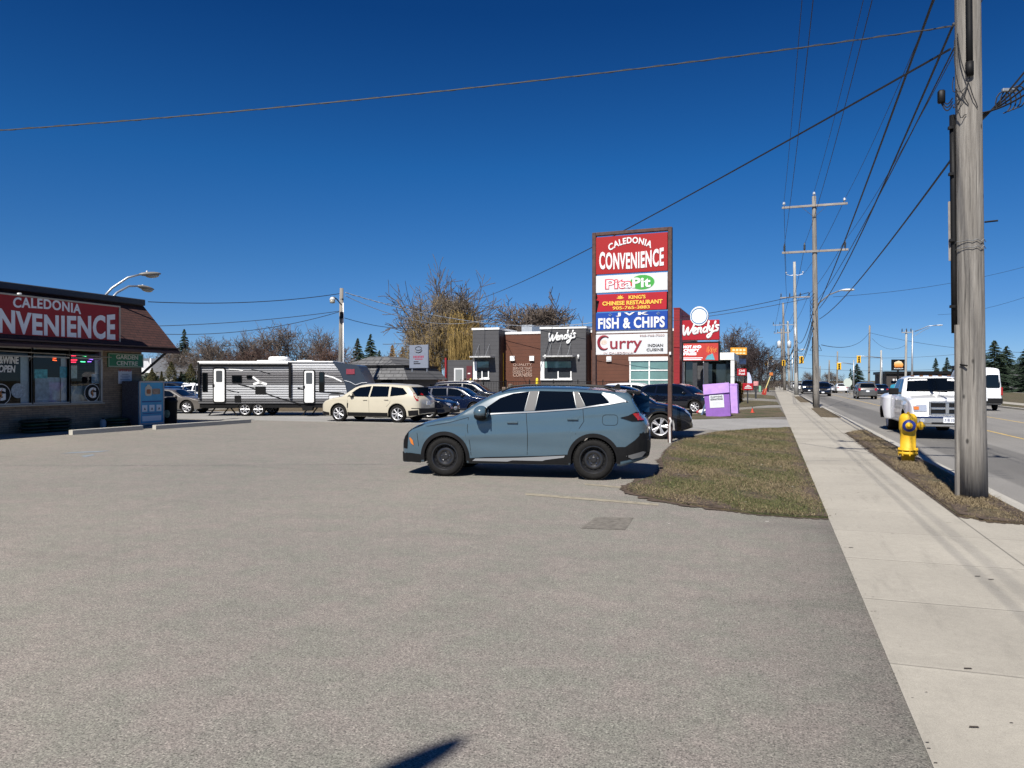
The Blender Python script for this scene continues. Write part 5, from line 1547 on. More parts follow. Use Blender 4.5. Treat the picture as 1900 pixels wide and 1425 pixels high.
# torn red banner
z1, z0 = zf(545.5), zf(577.5); h = z1 - z0; L_ = -iw / 2
b = MB(); b.prism([(L_ + .03, z0), (iw / 2 - .03, z0 + .01), (iw / 2 - .02, z1), (L_ + .03, z1), (L_ + .05, z1 - .10), (L_ + .01, z1 - .16), (L_ + .10, z1 - .19), (L_ + .07, z0 + .17)], -.065, -.045)
o = b.build("restaurant_banner", M_KR, ps_)
texts("lettering", [("KING'S", (.18, -.067, z0 + h * .66), dict(w=.50, h=h * .22, bold=.03)), ("CHINESE RESTAURANT", (.03, -.067, z0 + h * .34), dict(w=iw * .84, h=h * .24, bold=.035)), ("905-765-3883", (.0, -.067, z0 + h * .08), dict(w=iw * .52, h=h * .19, bold=.02))], M_GOLD, o)
b = MB()
for a in range(5):
    an = R(90 + (a - 2) * 42); b.prism([(-.32, z0 + h * .68), (-.32 + .045 * math.cos(an + .5), z0 + h * .74 + .05 * math.sin(an + .5)), (-.32 + .12 * math.cos(an), z0 + h * .72 + .11 * math.sin(an)), (-.32 + .045 * math.cos(an - .5), z0 + h * .74 + .05 * math.sin(an - .5))], -.073, -.066)
b.build("leaf_emblem", M_GOLD, o)
b = MB(); b.box((0, .02, (z0 + z1) / 2), (iw, .02, h)); b.build("backing_panel", M_BLK, ps_)
o, z0, z1 = pan(580, 612.5, M_SB, "fish_panel"); h = z1 - z0
texts("lettering", [("FISH & CHIPS", (0, yF, z0 + h * .08), dict(w=iw * .93, h=h * .62, bold=.035, space=1.08)), ("J V K", (.04, yF, z0 + h * .76), dict(w=iw * .46, h=h * .22, bold=.05))], M_WL, o)
b = MB()
for sx in (-.62, .80):
    b.tube([(sx - .05, yF, z0 + h * .86), (sx, yF - .01, z0 + h * .93), (sx + .05, yF, z0 + h * .86), (sx, yF - .01, z0 + h * .80), (sx - .05, yF, z0 + h * .86)], .010, 5)
b.build("anchor_mark", mat("mark_pale_blue", (.2, .3, .45), .5), o)
b = MB(); b.box((0, -.02, zf(617)), (iw, .05, .035)); b.box((0, -.01, zf(613.8)), (iw, .05, .03)); b.build("frame_rail", M_SW, ps_)
o, z0, z1 = pan(620.5, 658, M_SW, "curry_panel"); h = z1 - z0
M_SERIF = M_MAR
# tall C then urry
b = MB(); b.sm = True
cx_, cz_, rr = -.80, z0 + h * .60, h * .33
pts = [(cx_ + rr * .9 * math.cos(R(a)), yF, cz_ + rr * math.sin(R(a))) for a in range(48, 318, 15)]
b.tube(pts, [.018 + .030 * math.sin(math.pi * k / (len(pts) - 1)) for k in range(len(pts))], 6); b.build("initial_letter", M_SERIF, o)
text("lettering", "urry", M_SERIF, o, (-.15, yF, z0 + h * .10), w=.95, h=h * .58, bold=.01, depth=.012)
texts("lettering", [("INDIAN", (.72, yF, z0 + h * .36), dict(w=.44, h=h * .13, bold=.01)), ("CUISINE", (.70, yF, z0 + h * .15), dict(w=.48, h=h * .13, bold=.01))], M_INK, o)
texts("small_lettering", [("IN CALEDONIA", (-.38, yF, z0 + h * .04), dict(w=.90, h=h * .09)), ("905-765-7000", (.62, yF, z0 + h * .86), dict(w=.72, h=h * .09))], mat("letter_faded_pink", (.55, .42, .40), .5), o)
b = MB(); b.prism([(cx_ - .02 + .10 * math.cos(2 * math.pi * k / 20), cz_ + .01 + .07 * math.sin(2 * math.pi * k / 20)) for k in range(20)], yF, yF + .006); b.build("dish_picture", mat("dish_pale", (.6, .5, .42), .5, var=.4, vs=20), o)

# ------------------------------------------------------------------ burger restaurant
GZ = .42
WY = 57.0
def wx(px, Y=WY): return PY(px, 700, Y).x
def wz(px, py, Y=WY): return PY(px, py, Y).z
WL_, WR_ = wx(855), wx(1262)
b = MB(); b.slab([(-60, 51.5), (-5.2, 51.5), (-5.2, 95), (-60, 95)], -.1, GZ - .02)
struct("terrace_ground", b, sheet_concrete("terrace_paving", (.30, .285, .25)))
M_GREY = siding("grey_boards", (.062, .061, .064), .30, .55)
M_WOODS = siding("wood_look_boards", (.100, .034, .016), .28, .45, width=.04)
M_RSID = siding("red_boards", (.23, .006, .010), .26, .6)
M_WG = mat("green_glass", (.12, .22, .21), .05, spec=.9, var=.2, vs=.6)
W = thing("burger_restaurant", "grey and brown panelled burger restaurant with two projecting towers and a red fin", "restaurant", (0, WY, 0))
TWR = WY - 1.3
def bx(b, xa, xb, ya, yb, za, zb): b.box(((xa + xb) / 2, (ya + yb) / 2 - WY, (za + zb) / 2), (xb - xa, yb - ya, zb - za))
tw1 = (PY(877, 700, TWR).x, PY(925.5, 700, TWR).x); tw2 = (PY(1003, 700, TWR).x, PY(1087, 700, TWR).x)
zt1, zt2, zbw = wz(900, 612, TWR), wz(1045, 610, TWR), wz(960, 620)
b = MB(); bx(b, tw1[1] - .3, WR_ - .2, WY, WY + 16, GZ, zbw); b.build("brown_wall", M_WOODS, W)
for (xa, xb), zt_ in ((tw1, zt1), (tw2, zt2)):
    b = MB(); bx(b, xa, xb, TWR, WY + 3, GZ, zt_); o = b.build("tower", M_GREY, W)
    b = MB(); bx(b, xa - .06, xb + .06, TWR - .06, WY + 3.05, zt_, zt_ + .16); b.build("parapet_cap", M_WHITE, o)
    b = MB(); bx(b, xb + .004, xb + .03, TWR + .3, WY + .2, GZ + .2, zt_ - .5); b.build("tower_cheek", mat("cheek_brown", (.05, .022, .016), .7), o)
b = MB(); bx(b, tw1[1] - .3, WR_ - .15, WY - .05, WY + 16.05, zbw, zbw + .18); b.build("parapet_cap", M_WHITE, W)
b = MB(); bx(b, wx(826), tw1[0], WY, WY + 14, GZ, wz(850, 668)); lw = b.build("low_wing", M_GREY, W)
b = MB(); bx(b, wx(827), wx(830), WY - .2, WY, GZ, wz(828, 664)); b.build("red_downpipe", M_RSID, lw)
d = sub("door", W)
b = MB(); bx(b, wx(843), wx(860.5), WY - .06, WY, GZ, wz(850, 683)); b.build("door_frame", mat("door_grey_white", (.6, .6, .6), .5), d)
b = MB(); bx(b, wx(845.5), wx(858), WY - .07, WY - .055, GZ + .2, wz(850, 685.5)); b.build("pane", mat("door_glass", (.22, .23, .23), .15), d)
b = MB(); bx(b, wx(866), wx(876), WY - .05, WY, GZ, wz(870, 679)); sp = b.build("maroon_sign_board", mat("maroon_panel", (.10, .015, .02), .6), W)
b = MB(); bx(b, wx(868.5), wx(873), WY - .07, WY - .049, wz(870, 694), wz(870, 692)); b.build("white_mark", M_WHITE, sp)
# service windows in the towers
def service(xa_px, xb_px, mid_px, ztop_px, zsill_px, awn, tw):
    xa, xb = PY(xa_px, 700, TWR).x, PY(xb_px, 700, TWR).x
    z1_, z0_ = wz(xa_px, ztop_px, TWR), wz(xa_px, zsill_px, TWR)
    w_ = sub("service_window", W)
    b = MB(); bx(b, xa, xb, TWR - .03, TWR, z0_, z1_); b.build("dark_opening", mat("window_dark", (.03, .035, .04), .1, spec=.9), w_)
    zc = z1_ - (z1_ - z0_) * .36
    b = MB(); bx(b, xa + .05, xb - .05, TWR - .045, TWR - .031, zc, z1_); b.build("upper_pane", M_WG, w_)
    b = MB(); bx(b, xa - .28, xa + .02, TWR - .10, TWR, z0_, z1_); bx(b, xa - .28, xb + .05, TWR - .14, TWR, z0_ - .10, z0_); b.build("white_surround", M_WHITE, w_)
    b = MB()
    xm = PY(mid_px, 700, TWR).x
    for x in (xm, xb - .05): bx(b, x - .045, x + .045, TWR - .08, TWR - .046, z0_, z0_ + (z1_ - z0_) * .45)
    bx(b, xm - .045, xb, TWR - .09, TWR - .046, z0_, z0_ + .08)
    b.build("slider_frame", M_WHITE, w_)
    ya = PY(awn[0], 700, TWR).x; yb = PY(awn[1], 700, TWR).x; za = wz(awn[0], awn[2], TWR - .7)
    b = MB(); bx(b, ya, yb, TWR - 1.0, TWR, za - .10, za); o = b.build("awning", mat("awning_metal", (.45, .45, .44), .5, var=.4, vs=8), w_)
    for k in range(awn[3]):
        x = ya + (yb - ya) * (k + .5) / awn[3]
        b = MB(); b.tube([(x, TWR - .95 - WY, za), (x, TWR - .01 - WY, za + .95)], .018, 5); b.build("tie_rod", M_GALV, o)
service(885, 908, 895, 671, 702, (880, 918, 661, 2), tw1)
service(1010, 1061, 1036, 671, 703, (1014, 1068, 660, 3), tw2)
for px in (1011.5, 1073):
    p = PY(px, 662, TWR - .12); b = MB(); b.sm = True; b.lathe([(.07, -.16), (.08, .12), (.05, .16)], 10, M=Matrix.Translation((p.x, p.y - WY, p.z))); b.build("wall_lamp", M_WHITE, W)
for px, py in ((951, 665), (987, 665), (1130, 666)):
    p = PY(px, py, WY - .08); b = MB(); bx(b, p.x - .19, p.x + .19, WY - .16, WY, p.z - .19, p.z + .19); b.build("square_wall_light", M_WHITE, W)
b = MB(); p = PY(936, 655, WY); b.tube([(p.x, -.35, GZ), (p.x, -.35, p.z), (p.x - .12, -.02, p.z + .02)], .06, 8); b.build("gas_pipe", M_YEL, W)
b = MB(); b.box((PY(945, 700, WY).x, -.5, GZ + .6), (.9, .4, .5), bev=.08); b.box((PY(951, 700, WY).x, -.5, GZ + .75), (.4, .35, .7), bev=.1); b.build("gas_meter", mat("meter_brown", (.12, .09, .07), .5, var=.6, vs=5), W)
# wall lettering
M_PALE = mat("wall_letter_tan", (.36, .25, .20), .6)
pw0 = PY(969.5, 700, WY - .02)
texts("wall_lettering", [(s_, (pw0.x, -.02, wz(969, y_)), dict(w=(wx(987.5) - wx(952)), h=hh_, bold=.02, depth=.02)) for s_, y_, hh_ in (("QUALITY", 679.5, .22), ("SERVICE THAT", 686, .22), ("DOESN'T CUT", 692, .22), ("CORNERS", 699, .28))], M_PALE, W)
p = PY(1043, 636, TWR)
script_word("script_lettering", M_WL, W, (p.x, -1.3 - .10, wz(1043, 633.5, TWR)), 2.12)
# roof plant
b = MB(); bx(b, wx(946), wx(966), WY + 3, WY + 5.5, zbw + .18, zbw + .95); b.build("roof_unit", M_GALV, W)
# big window with white mullions
xa, xb = wx(1169.5), wx(1243); z0_, z1_ = wz(1200, 722), wz(1200, 662)
bw = sub("dining_window", W)
b = MB(); bx(b, xa, xb, WY - .05, WY, z0_, wz(1200, 669.5)); b.build("pane", M_WG, bw)
b = MB()
bx(b, xa - .1, xb, WY - .14, WY, wz(1200, 669.5), z1_)
for x in (xa, (xa + xb) / 2 - .04, xb): bx(b, x - .05, x + .05, WY - .11, WY, z0_, wz(1200, 669.5))
for py in (687, 705): z_ = wz(1200, py); bx(b, xa, xb, WY - .10, WY - .02, z_ - .04, z_ + .04)
bx(b, xa - .1, xb, WY - .12, WY, z0_ - .10, z0_)
b.build("window_frame", M_WHITE, bw)
# red fin wall
fx0, fx1 = PY(1250, 700, WY - 1.5).x, PY(1261, 700, WY - 1.5).x
b = MB(); bx(b, fx0, fx1, WY - 1.5, WY + 6, GZ, wz(1256, 573, WY - 1.5)); fn = b.build("red_fin", M_RSID, W)
b = MB(); bx(b, fx0 - .03, fx1 + .03, WY - 1.53, WY + 6.03, wz(1256, 573, WY - 1.5), wz(1256, 572, WY - 1.5) + .04); b.build("fin_cap", mat("fin_red_dark", (.2, .01, .012), .5), fn)
# glazed front room under a white fascia, right of the fin
gx0, gx1 = fx1, PY(1362, 700, WY).x
zfa, zfb = wz(1300, 661), wz(1300, 668)
b = MB(); bx(b, gx0, gx1, WY, WY + 9, zfb, zfa + .25); b.build("white_fascia", M_WHITE, W)
b = MB(); bx(b, gx0 + .15, gx1 - .15, WY + .6, WY + 9, GZ, zfb); b.build("front_room_glass", mat("dark_shopfront", (.018, .024, .022), .04, spec=1.0, var=.5, vs=.5), W)
for px in (1266, 1308, 1359):
    x = PY(px, 700, WY).x; b = MB(); bx(b, x - .13, x + .13, WY + .05, WY + .35, GZ, zfb); b.build("white_column", M_WHITE, W)
x = PY(1298, 700, WY).x; b = MB(); bx(b, x - .32, x + .32, WY + .35, WY + .59, GZ, zfb); b.build("grey_pier", M_GREY, W)
# patio table and rail
t = thing("patio_railing", "low white patio railing in front of the dark shopfront", "railing", (PY(1279, 700, WY - 2).x, WY - 2, GZ))
for sx in (-.55, 0, .55):
    b = MB(); b.box((sx, 0, .45), (.07, .07, .9)); b.build("post", M_WHITE, t)
b = MB(); b.box((0, 0, .88), (1.24, .08, .08)); b.box((0, 0, .42), (1.1, .05, .06)); b.build("rail", M_WHITE, t)
# restaurant's own pylon
PD = 52.0
a_, c_ = D(1266.5, 700, PD + .6), D(1335, 700, PD - .2)
cen = (a_ + c_) / 2; pw = (c_ - a_).length; an_ = math.atan2(c_.y - a_.y, c_.x - a_.x)
py_ = thing("pylon_sign", "red restaurant pylon with round white cap and fries screen right of the red fin", "sign", (cen.x, cen.y, 0), an_)
zp = lambda py: EYE + (706 - py) * PD / FPX
b = MB(); b.box((0, 0, (zp(594) + zp(631)) / 2), (pw, .5, zp(594) - zp(631)), bev=.03); rb = b.build("red_cabinet", mat("pylon_bright_red", (.34, .005, .014), .45), py_)
script_word("script_lettering", M_WL, rb, (-.02, -.27, zp(622.5)), 2.42)
b = MB()
b.prism([(-.10 + .60 * math.cos(2 * math.pi * k / 40), zp(586.5) + .66 * math.sin(2 * math.pi * k / 40)) for k in range(40)], -.30, .30); rd = b.build("round_cap", M_WHITE, py_)
b = MB(); b.prism(ring(-.10, zp(586.5), .50, .56, 0, 359.9, 40), -.315, -.299); b.build("cap_ring", mat("ring_blue", (.05, .18, .36), .5), rd)
b = MB(); b.box((0, .02, (zp(634) + zp(671)) / 2), (pw * 1.02, .40, zp(634) - zp(671)), bev=.02); sc = b.build("screen_housing", M_BLK, py_)
m_scr = mat("screen_red", (.34, .03, .02), .5, emit=.18, ecol=(.6, .05, .04), var=.25, vs=3)
b = MB(); b.box((0, -.19, (zp(637) + zp(669)) / 2), (pw * .94, .03, zp(637) - zp(669))); s2 = b.build("screen", m_scr, sc)
mw = mat("screen_white", (.72, .74, .78), .5, emit=.25, ecol=(.8, .85, .9))
texts("screen_lettering", [("HOT AND", (-.56, -.207, zp(646)), dict(w=1.2, h=.20, bold=.05)), ("CRISPY", (-.62, -.207, zp(652.5)), dict(w=1.08, h=.20, bold=.05)), ("FRIES", (-.72, -.207, zp(659)), dict(w=.88, h=.20, bold=.05))], mw, s2)
b = MB(); b.box((-.52, -.21, zp(664)), (1.3, .006, .05)); b.box((-.56, -.21, zp(667)), (1.2, .006, .05)); b.build("small_print", mw, s2)
b = MB(); r_ = random.Random(3)
for k in range(9): 
    x = .42 + k * .08; b.bar((x, -.215, zp(652) - r_.random() * .2), (x + r_.uniform(-.2, .2), -.215, zp(641) - r_.random() * .3), .05, .012)
b.build("fries_picture", mat("fries_yellow", (.75, .45, .08), .5, emit=.2, ecol=(.9, .55, .1)), s2)
b = MB(); b.prism([(.30, zp(667)), (.95, zp(668)), (.80, zp(656)), (.45, zp(660))], -.222, -.209); b.build("carton_picture", mat("carton_teal", (.10, .30, .36), .5, emit=.1, var=.4, vs=9), s2)
for sx in (-.4, .35):
    b = MB(); b.box((sx, .05, zp(671) / 2), (.30, .30, zp(671))); b.build("leg", M_FLASH, py_)
# ------------------------------------------------------------------ low grey shingled building with a roof board
M_GSH = brick("grey_shingle", (.085, .085, .088), (.14, .14, .14), (.04, .04, .04), .6, .22, axis='xz')
M_DKW = siding("dark_lap_siding", (.055, .058, .066), .2, .6)
QD = 47.0
q0 = D(640, 706, QD + 1.3); q1 = D(752, 706, QD)
qa = math.atan2(q1.y - q0.y, q1.x - q0.x) ; qL = (q1 - q0).length
Q = thing("shingled_building", "low grey building with a two-tier shingled roof behind the cream crossover", "building", (q1.x, q1.y, 0), qa)
zq = lambda py: EYE + (706 - py) * QD / FPX
b = MB(); b.box((-qL / 2 - .1, 2.6, zq(703) / 2), (qL, 5.2, zq(703))); wq = b.build("wall", M_DKW, Q)
e = zq(704); m1 = zq(681); tp = zq(667)
def frustum(b, xa, xb, ya, yb, za, ins, zb2):
    V = [(xa, ya, za), (xb, ya, za), (xb, yb, za), (xa, yb, za), (xa + ins, ya + ins, zb2), (xb - ins, ya + ins, zb2), (xb - ins, yb - ins, zb2), (xa + ins, yb - ins, zb2)]
    b.add(V, [(0, 1, 2, 3)[::-1], (4, 5, 6, 7), (0, 1, 5, 4), (1, 2, 6, 5), (2, 3, 7, 6), (3, 0, 4, 7)])
b = MB(); frustum(b, -qL - .6, .45, -.6, 5.7, e, .55, m1); r1 = b.build("lower_roof", M_GSH, Q)
b = MB(); b.box((-qL / 2 - .1, 2.55, m1 + .06), (qL + .2, 5.4, .14)); b.build("roof_gutter", M_BLK, r1)
b = MB(); frustum(b, -qL - .1, -.7, .1, 5.0, m1 + .13, 1.2, tp + .25); b.build("upper_roof", M_GSH, Q)
b = MB(); b.box((-.55, -.02, (zq(712) + 0) / 2), (.5, .06, zq(712) + 0)); b.build("red_door", mat("dark_red_door", (.10, .02, .03), .5), Q)
b = MB(); b.box((-1.3, -.01, zq(714)), (.7, .05, .6)); b.build("window", M_GLASSD, Q)
b = MB(); b.box((-3.2, -.3, zq(699)), (.35, .5, .5)); b.build("wall_unit", M_GALV, Q)
a_, c_ = D(760.5, 700, 46.5), D(795, 700, 45.6)
cen = (a_ + c_) / 2
zr = lambda py: EYE + (706 - py) * 46 / FPX
t = thing("roof_sign", "pale grey rooftop sign board with a curved emblem above the shingled building", "sign", (cen.x, cen.y, 0), math.atan2(c_.y - a_.y, c_.x - a_.x))
w_ = (c_ - a_).length
b = MB(); b.box((0, 0, (zr(640) + zr(683)) / 2), (w_, .10, zr(640) - zr(683)), bev=.01); bd = b.build("board", mat("board_blue_grey", (.19, .215, .27), .6, var=.05), t)
b = MB()
b.tube([(.0 + .26 * math.cos(R(a)), -.055, zr(646.5) + .11 * math.sin(R(a))) for a in range(0, 361, 20)], .018, 5)
b.tube([(-.30, -.055, zr(650)), (-.2, -.055, zr(653)), (0, -.055, zr(654.5)), (.2, -.055, zr(653)), (.30, -.055, zr(650))], .028, 5); b.build("emblem", M_INK, bd)
b = MB()
for k in range(7): b.box((-w_ * .25 + k * w_ * .083, -.053, zr(662)), (w_ * .055, .008, .13)); 
b.box((.02, -.053, zr(666.3)), (w_ * .42, .008, .05))
b.build("blurred_lettering", mat("letter_dull_red", (.28, .04, .08), .6), bd)
b = MB(); b.box((-.2, -.055, zr(671)), (.4, .01, .05)); b.box((-.12, -.055, zr(674.5)), (.55, .01, .06)); b.build("phone_line", M_INK, bd)
for sx in (-.5, .5):
    b = MB(); b.bar((sx * w_ * .8, .05, zr(683)), (sx * w_ * .8, .05, zq(690)), .06, .06); b.build("post", M_GALV, t)
# ------------------------------------------------------------------ houses far behind the trailer
def house(px0, px1, d, zroof_px, zeave_px, label, roofcol, wallcol, gable=False):
    a = D(px0, 706, d); c = D(px1, 706, d); L_ = (c - a).length
    t = thing("house", label, "house", (a.x, a.y, 0), TH)
    zr_ = EYE + (706 - zroof_px) * d / FPX; ze = EYE + (706 - zeave_px) * d / FPX
    b = MB(); b.box((L_ / 2, 4, ze / 2), (L_ - .6, 8, ze)); wl2 = b.build("wall", wallcol, t)
    b = MB(); V = [(0, -.6, ze), (L_, -.6, ze), (L_, 8.6, ze), (0, 8.6, ze), (L_ * .06, 4, zr_), (L_ * .94, 4, zr_)]
    b.add(V, [(0, 1, 5, 4), (2, 3, 4, 5), (1, 2, 5), (3, 0, 4), (3, 2, 1, 0)]); rf_ = b.build("roof", roofcol, t)
    for k in range(2):
        b = MB(); b.tube([(L_ * (.3 + .35 * k), 2.2, ze + (zr_ - ze) * .4), (L_ * (.3 + .35 * k), 2.2, ze + (zr_ - ze) * .4 + .9)], .12, 8); b.build("roof_pipe", M_WHITE, rf_)
    if gable:
        b = MB(); gx = L_ * .22; b.prism([(gx - 2.6, ze - .1), (gx + 2.6, ze - .1), (gx, ze + 1.25)], -1.6, 3.5); b.build("white_gable", M_WHITE, t)
    for k in range(3):
        b = MB(); b.box((L_ * (.25 + .25 * k), -.03, ze * .55), (1.3, .06, 1.1)); b.build("window", M_GLASSD, t)
    return t
M_ROOFG = mat("roof_grey", (.10, .105, .115), .9, var=.3, vs=14)
house(215, 372, 82, 663, 690, "single storey house with a wide grey roof and white gable left of the trailer", M_ROOFG, M_WHITE, True)
house(636, 735, 95, 664, 684, "grey roofed house beyond the light pole", M_ROOFG, mat("stucco_grey", (.3, .29, .27), .8))
# dark restaurant across the street
t = thing("dark_restaurant", "low dark brown restaurant across the street with pale wall lettering", "restaurant", (PY(1645, 700, 150).x, 150, 0))
zk = lambda py, Y=150: PY(1700, py, Y).z
xe = PY(1790, 700, 150).x - PY(1645, 700, 150).x
b = MB(); b.box((xe / 2 + 3, 8, zk(693) / 2), (xe + 6, 16, zk(693))); b.build("wall", mat("dark_brown_render", (.045, .038, .036), .8, var=.15), t)
b = MB(); b.box((xe / 2 + 3, 8, zk(691.5)), (xe + 6.6, 16.6, .5)); b.build("roof_edge", M_BLK, t)
xs_ = PY(1672, 700, 150).x - PY(1645, 700, 150).x
b = MB(); rw_ = random.Random(8)
for zc_, xo, n_, h_ in ((zk(701.5), .2, 5, .35), (zk(705), -1.2, 9, .5), (zk(709.5), -.8, 7, .6)):
    for k in range(n_): b.box((xs_ + xo + k * .48, -.03, zc_ + rw_.uniform(-.05, .05)), (.30, .04, h_ * rw_.uniform(.7, 1)))
b.build("blurred_wall_lettering", M_WL, t)
b = MB(); b.box((xe / 2 + 2, -.05, 1.2), (6, .08, 1.8)); b.build("window", M_GLASSD, t)
t = thing("building", "long low grey roofed building at the right edge behind the dark cars", "building", (PY(1850, 700, 160).x, 160, 0))
b = MB(); b.box((12, 6, 2.2), (34, 12, 4.4)); b.build("wall", mat("far_wall_grey", (.10, .10, .105), .8, var=.1), t)
b = MB(); b.box((12, 6, 4.5), (34.6, 12.6, .4)); b.build("roof_edge", M_BLK, t)
# black square pole sign
d_ = 118
t = thing("square_pole_sign", "square black pole sign with a golden bun picture above the dark restaurant", "sign", D(1666, 706, d_) - Vector((0, 0, EYE)), TH)
zs_ = lambda py: EYE + (706 - py) * d_ / FPX
hw_ = 11.5 * d_ / FPX
b = MB(); b.box((0, 0, (zs_(667) + zs_(687.5)) / 2), (2 * hw_, .4, zs_(667) - zs_(687.5)), bev=.03); bd = b.build("sign_box", M_BLK, t)
b = MB(); b.prism([(-.62, zs_(681.5)), (.62, zs_(681.5)), (.72, zs_(676)), (.45, zs_(671)), (0, zs_(669.5)), (-.40, zs_(671)), (-.68, zs_(672.5)), (-.70, zs_(677))], -.23, -.19)
m_b = NT("bun_gold", .5); m_b.col(m_b.ramp(m_b.xyz(m_b.tc.outputs["Generated"])[2], [(0, (.55, .16, .02)), (.5, (.8, .42, .12)), (1, (.9, .75, .55))])); b.build("bun_picture", m_b.m, bd)
b = MB(); b.tube([(-.7 + .1 * k, -.21, zs_(684.3) + (.06 if k % 2 else -.04)) for k in range(15)], .05, 5); b.build("script_line", M_WL, bd)
b = MB(); b.box((0, 0, zs_(687.5) / 2), (.22, .22, zs_(687.5))); b.build("pole", M_BLK, t)
# ------------------------------------------------------------------ poles
def base(px, py, d, z=0.0):
    p = D(px, py, d); p.z = z; return p
M_CONCP = mat("pole_concrete", (.34, .335, .31), .8, var=.12, vs=2, bump=.1)
M_INS = mat("insulator_grey", (.45, .47, .5), .3, var=.1)
M_INSD = mat("insulator_dark", (.05, .055, .06), .4)
M_ARM = mat("crossarm_wood", (.27, .245, .22), .85, var=.3, vs=6, stretch=(.2, 1, 1))
RIGHT = Vector((CT, ST, 0))
LEAN = RIGHT * -.0125
def shaft_pts(h, n=8, lean=LEAN): return [(lean.x * h * k / n, lean.y * h * k / n, h * k / n) for k in range(n + 1)]
def insulator(t, p, kind, m=None):
    b = MB(); b.sm = True
    if kind == 'pin':
        b.lathe([(.02, 0), (.02, .10), (.09, .13), (.10, .17), (.06, .19), (.09, .22), (.07, .27), (.03, .30)], 12, M=Matrix.Translation(p))
    else:
        b.lathe([(.03, 0), (.03, .06), (.08, .08), (.05, .13), (.08, .16), (.05, .21), (.08, .24), (.05, .29), (.08, .32), (.04, .42), (.03, .52)], 10, M=Matrix.Translation(p))
    return b.build("insulator", m or (M_INS if kind == 'pin' else M_INSD), t)
def crossarm(t, z, half, ins, kind, brace=True, m=None, lean=LEAN):
    o = Vector((lean.x * z, lean.y * z, z))
    b = MB(); b.box(o + Vector((0, -.16, 0)), (2 * half, .11, .14), bev=.01); ca = b.build("crossarm", m or M_ARM, t)
    if brace:
        for s_ in (-1, 1):
            b = MB(); b.bar(o + Vector((s_ * half * .38, -.17, -.06)), o + Vector((0, -.16, -.75)), .03, .02); b.build("brace", M_FLASH, ca)
    for x in ins: insulator(ca, o + Vector((x, -.16, .07)), kind)
P1 = G(1805, 925); P2 = G(1514.7, 756.8)
Z_T, Z_L = 13.1, 10.15
p1 = thing("utility_pole", "thick weathered wooden utility pole with black conduit at the right", "utility pole", (P1.x, P1.y, 0))
b = MB(); b.sm = True; b.tube(shaft_pts(14.0, 14), [.206, .195, .187, .184, .181, .178, .176, .174, .171, .166, .16, .155, .15, .145, .14], 28); b.build("shaft", M_WOOD, p1)
crossarm(p1, Z_T, 1.95, (-1.85, 1.85), 'pin'); crossarm(p1, Z_L, 1.95, (-1.85, -.55, 1.75), 'post', False)
def onp(ang, z, r): 
    "point on the near pole's skin; ang measured from the camera-facing side, positive to the right"
    back = Vector((P1.x, P1.y, 0)).normalized() * -1
    rt = Vector((-back.y, back.x, 0))
    rt = rt if rt.dot(RIGHT) > 0 else -rt
    v = back * math.cos(R(ang)) + rt * math.sin(R(ang))
    return Vector((LEAN.x * z, LEAN.y * z, z)) + v * r
zz1 = lambda py: EYE + (706 - py) * 11.38 / FPX
b = MB(); b.sm = True; b.tube([onp(-80, z, .215) for z in (2.5, 3.5, 4.6, 5.8)], .043, 10); cd = b.build("conduit", M_BLKP, p1)
b = MB(); b.sm = True; b.tube([onp(5, z, .195) for z in (6.35, 7, 8, 9.5, 12)], .045, 10); b.tube([onp(5, 6.30, .195), onp(5, 6.5, .195)], .055, 10); b.build("upper_conduit", M_BLKP, p1)
b = MB(); b.tube([onp(-64, .02, .205), onp(-64, 2.62, .190)], .045, 5); b.build("wooden_moulding", M_WOOD, p1)
b = MB(); b.tube([onp(-82, 3.6, .262), onp(-82, 4.5, .262)], .022, 4); b.build("side_batten", M_ARM, p1)
for z in (2.9, 3.9, 4.9, 5.6):
    b = MB(); b.box(onp(-70, z, .25), (.07, .07, .04)); b.build("strap", M_BLK, cd)
for z in (3.76, 3.86):
    b = MB(); b.tube([onp(a, z + .02 * math.sin(a), .208) for a in range(-70, 90, 16)], .006, 4); b.build("wire_wrap", M_WIREG, p1)
b = MB(); b.tube([onp(80, 4.14, .19), onp(82, 4.14, .36)], .014, 5); b.build("step_bolt", M_BLK, p1)
b = MB(); b.tube([onp(-45, 2.02, .2), onp(-12, 2.0, .24)], .012, 5); b.build("steel_bolt", M_BLK, p1)
b = MB(); b.sm = True
b.box(onp(-80, 6.10, .36), (.10, .09, .20), bev=.02); b.build("splice_box", M_BLK, p1)
rr_ = random.Random(11)
for k in range(6):
    b = MB(); a0, a1 = rr_.uniform(-90, -40), rr_.uniform(-20, 100 if k > 3 else 15)
    zA, zB = rr_.uniform(5.9, 7.0), rr_.uniform(5.5, 6.3)
    pts = []
    for i in range(9):
        t_ = i / 8; pts.append(onp(a0 + (a1 - a0) * t_, zA + (zB - zA) * t_ - .18 * math.sin(math.pi * t_) * rr_.uniform(.8, 1.2), .190 + .05 * math.sin(math.pi * t_)))
    b.tube(pts, .007, 5); b.build("cable_loop", M_WIRE, p1)
for k in range(3):
    b = MB(); pts = [onp(-84, 6.1, .37) + Vector((0, 0, -.05 - .12 * math.sin(math.pi * i / 8))) + (onp(-70, 6.0, .22) - onp(-84, 6.1, .37)) * (i / 8) + Vector((0, 0, .05 * k)) for i in range(9)]
    b.tube(pts, .010, 5); b.build("cable_loop", M_WIRE, p1)
p2 = thing("utility_pole", "wooden utility pole with two crossarms, second from the camera along the kerb", "utility pole", (P2.x, P2.y, 0))
b = MB(); b.sm = True; b.tube(shaft_pts(13.75, 10), [.205 - .008 * k for k in range(11)], 14); b.build("shaft", M_WOOD, p2)
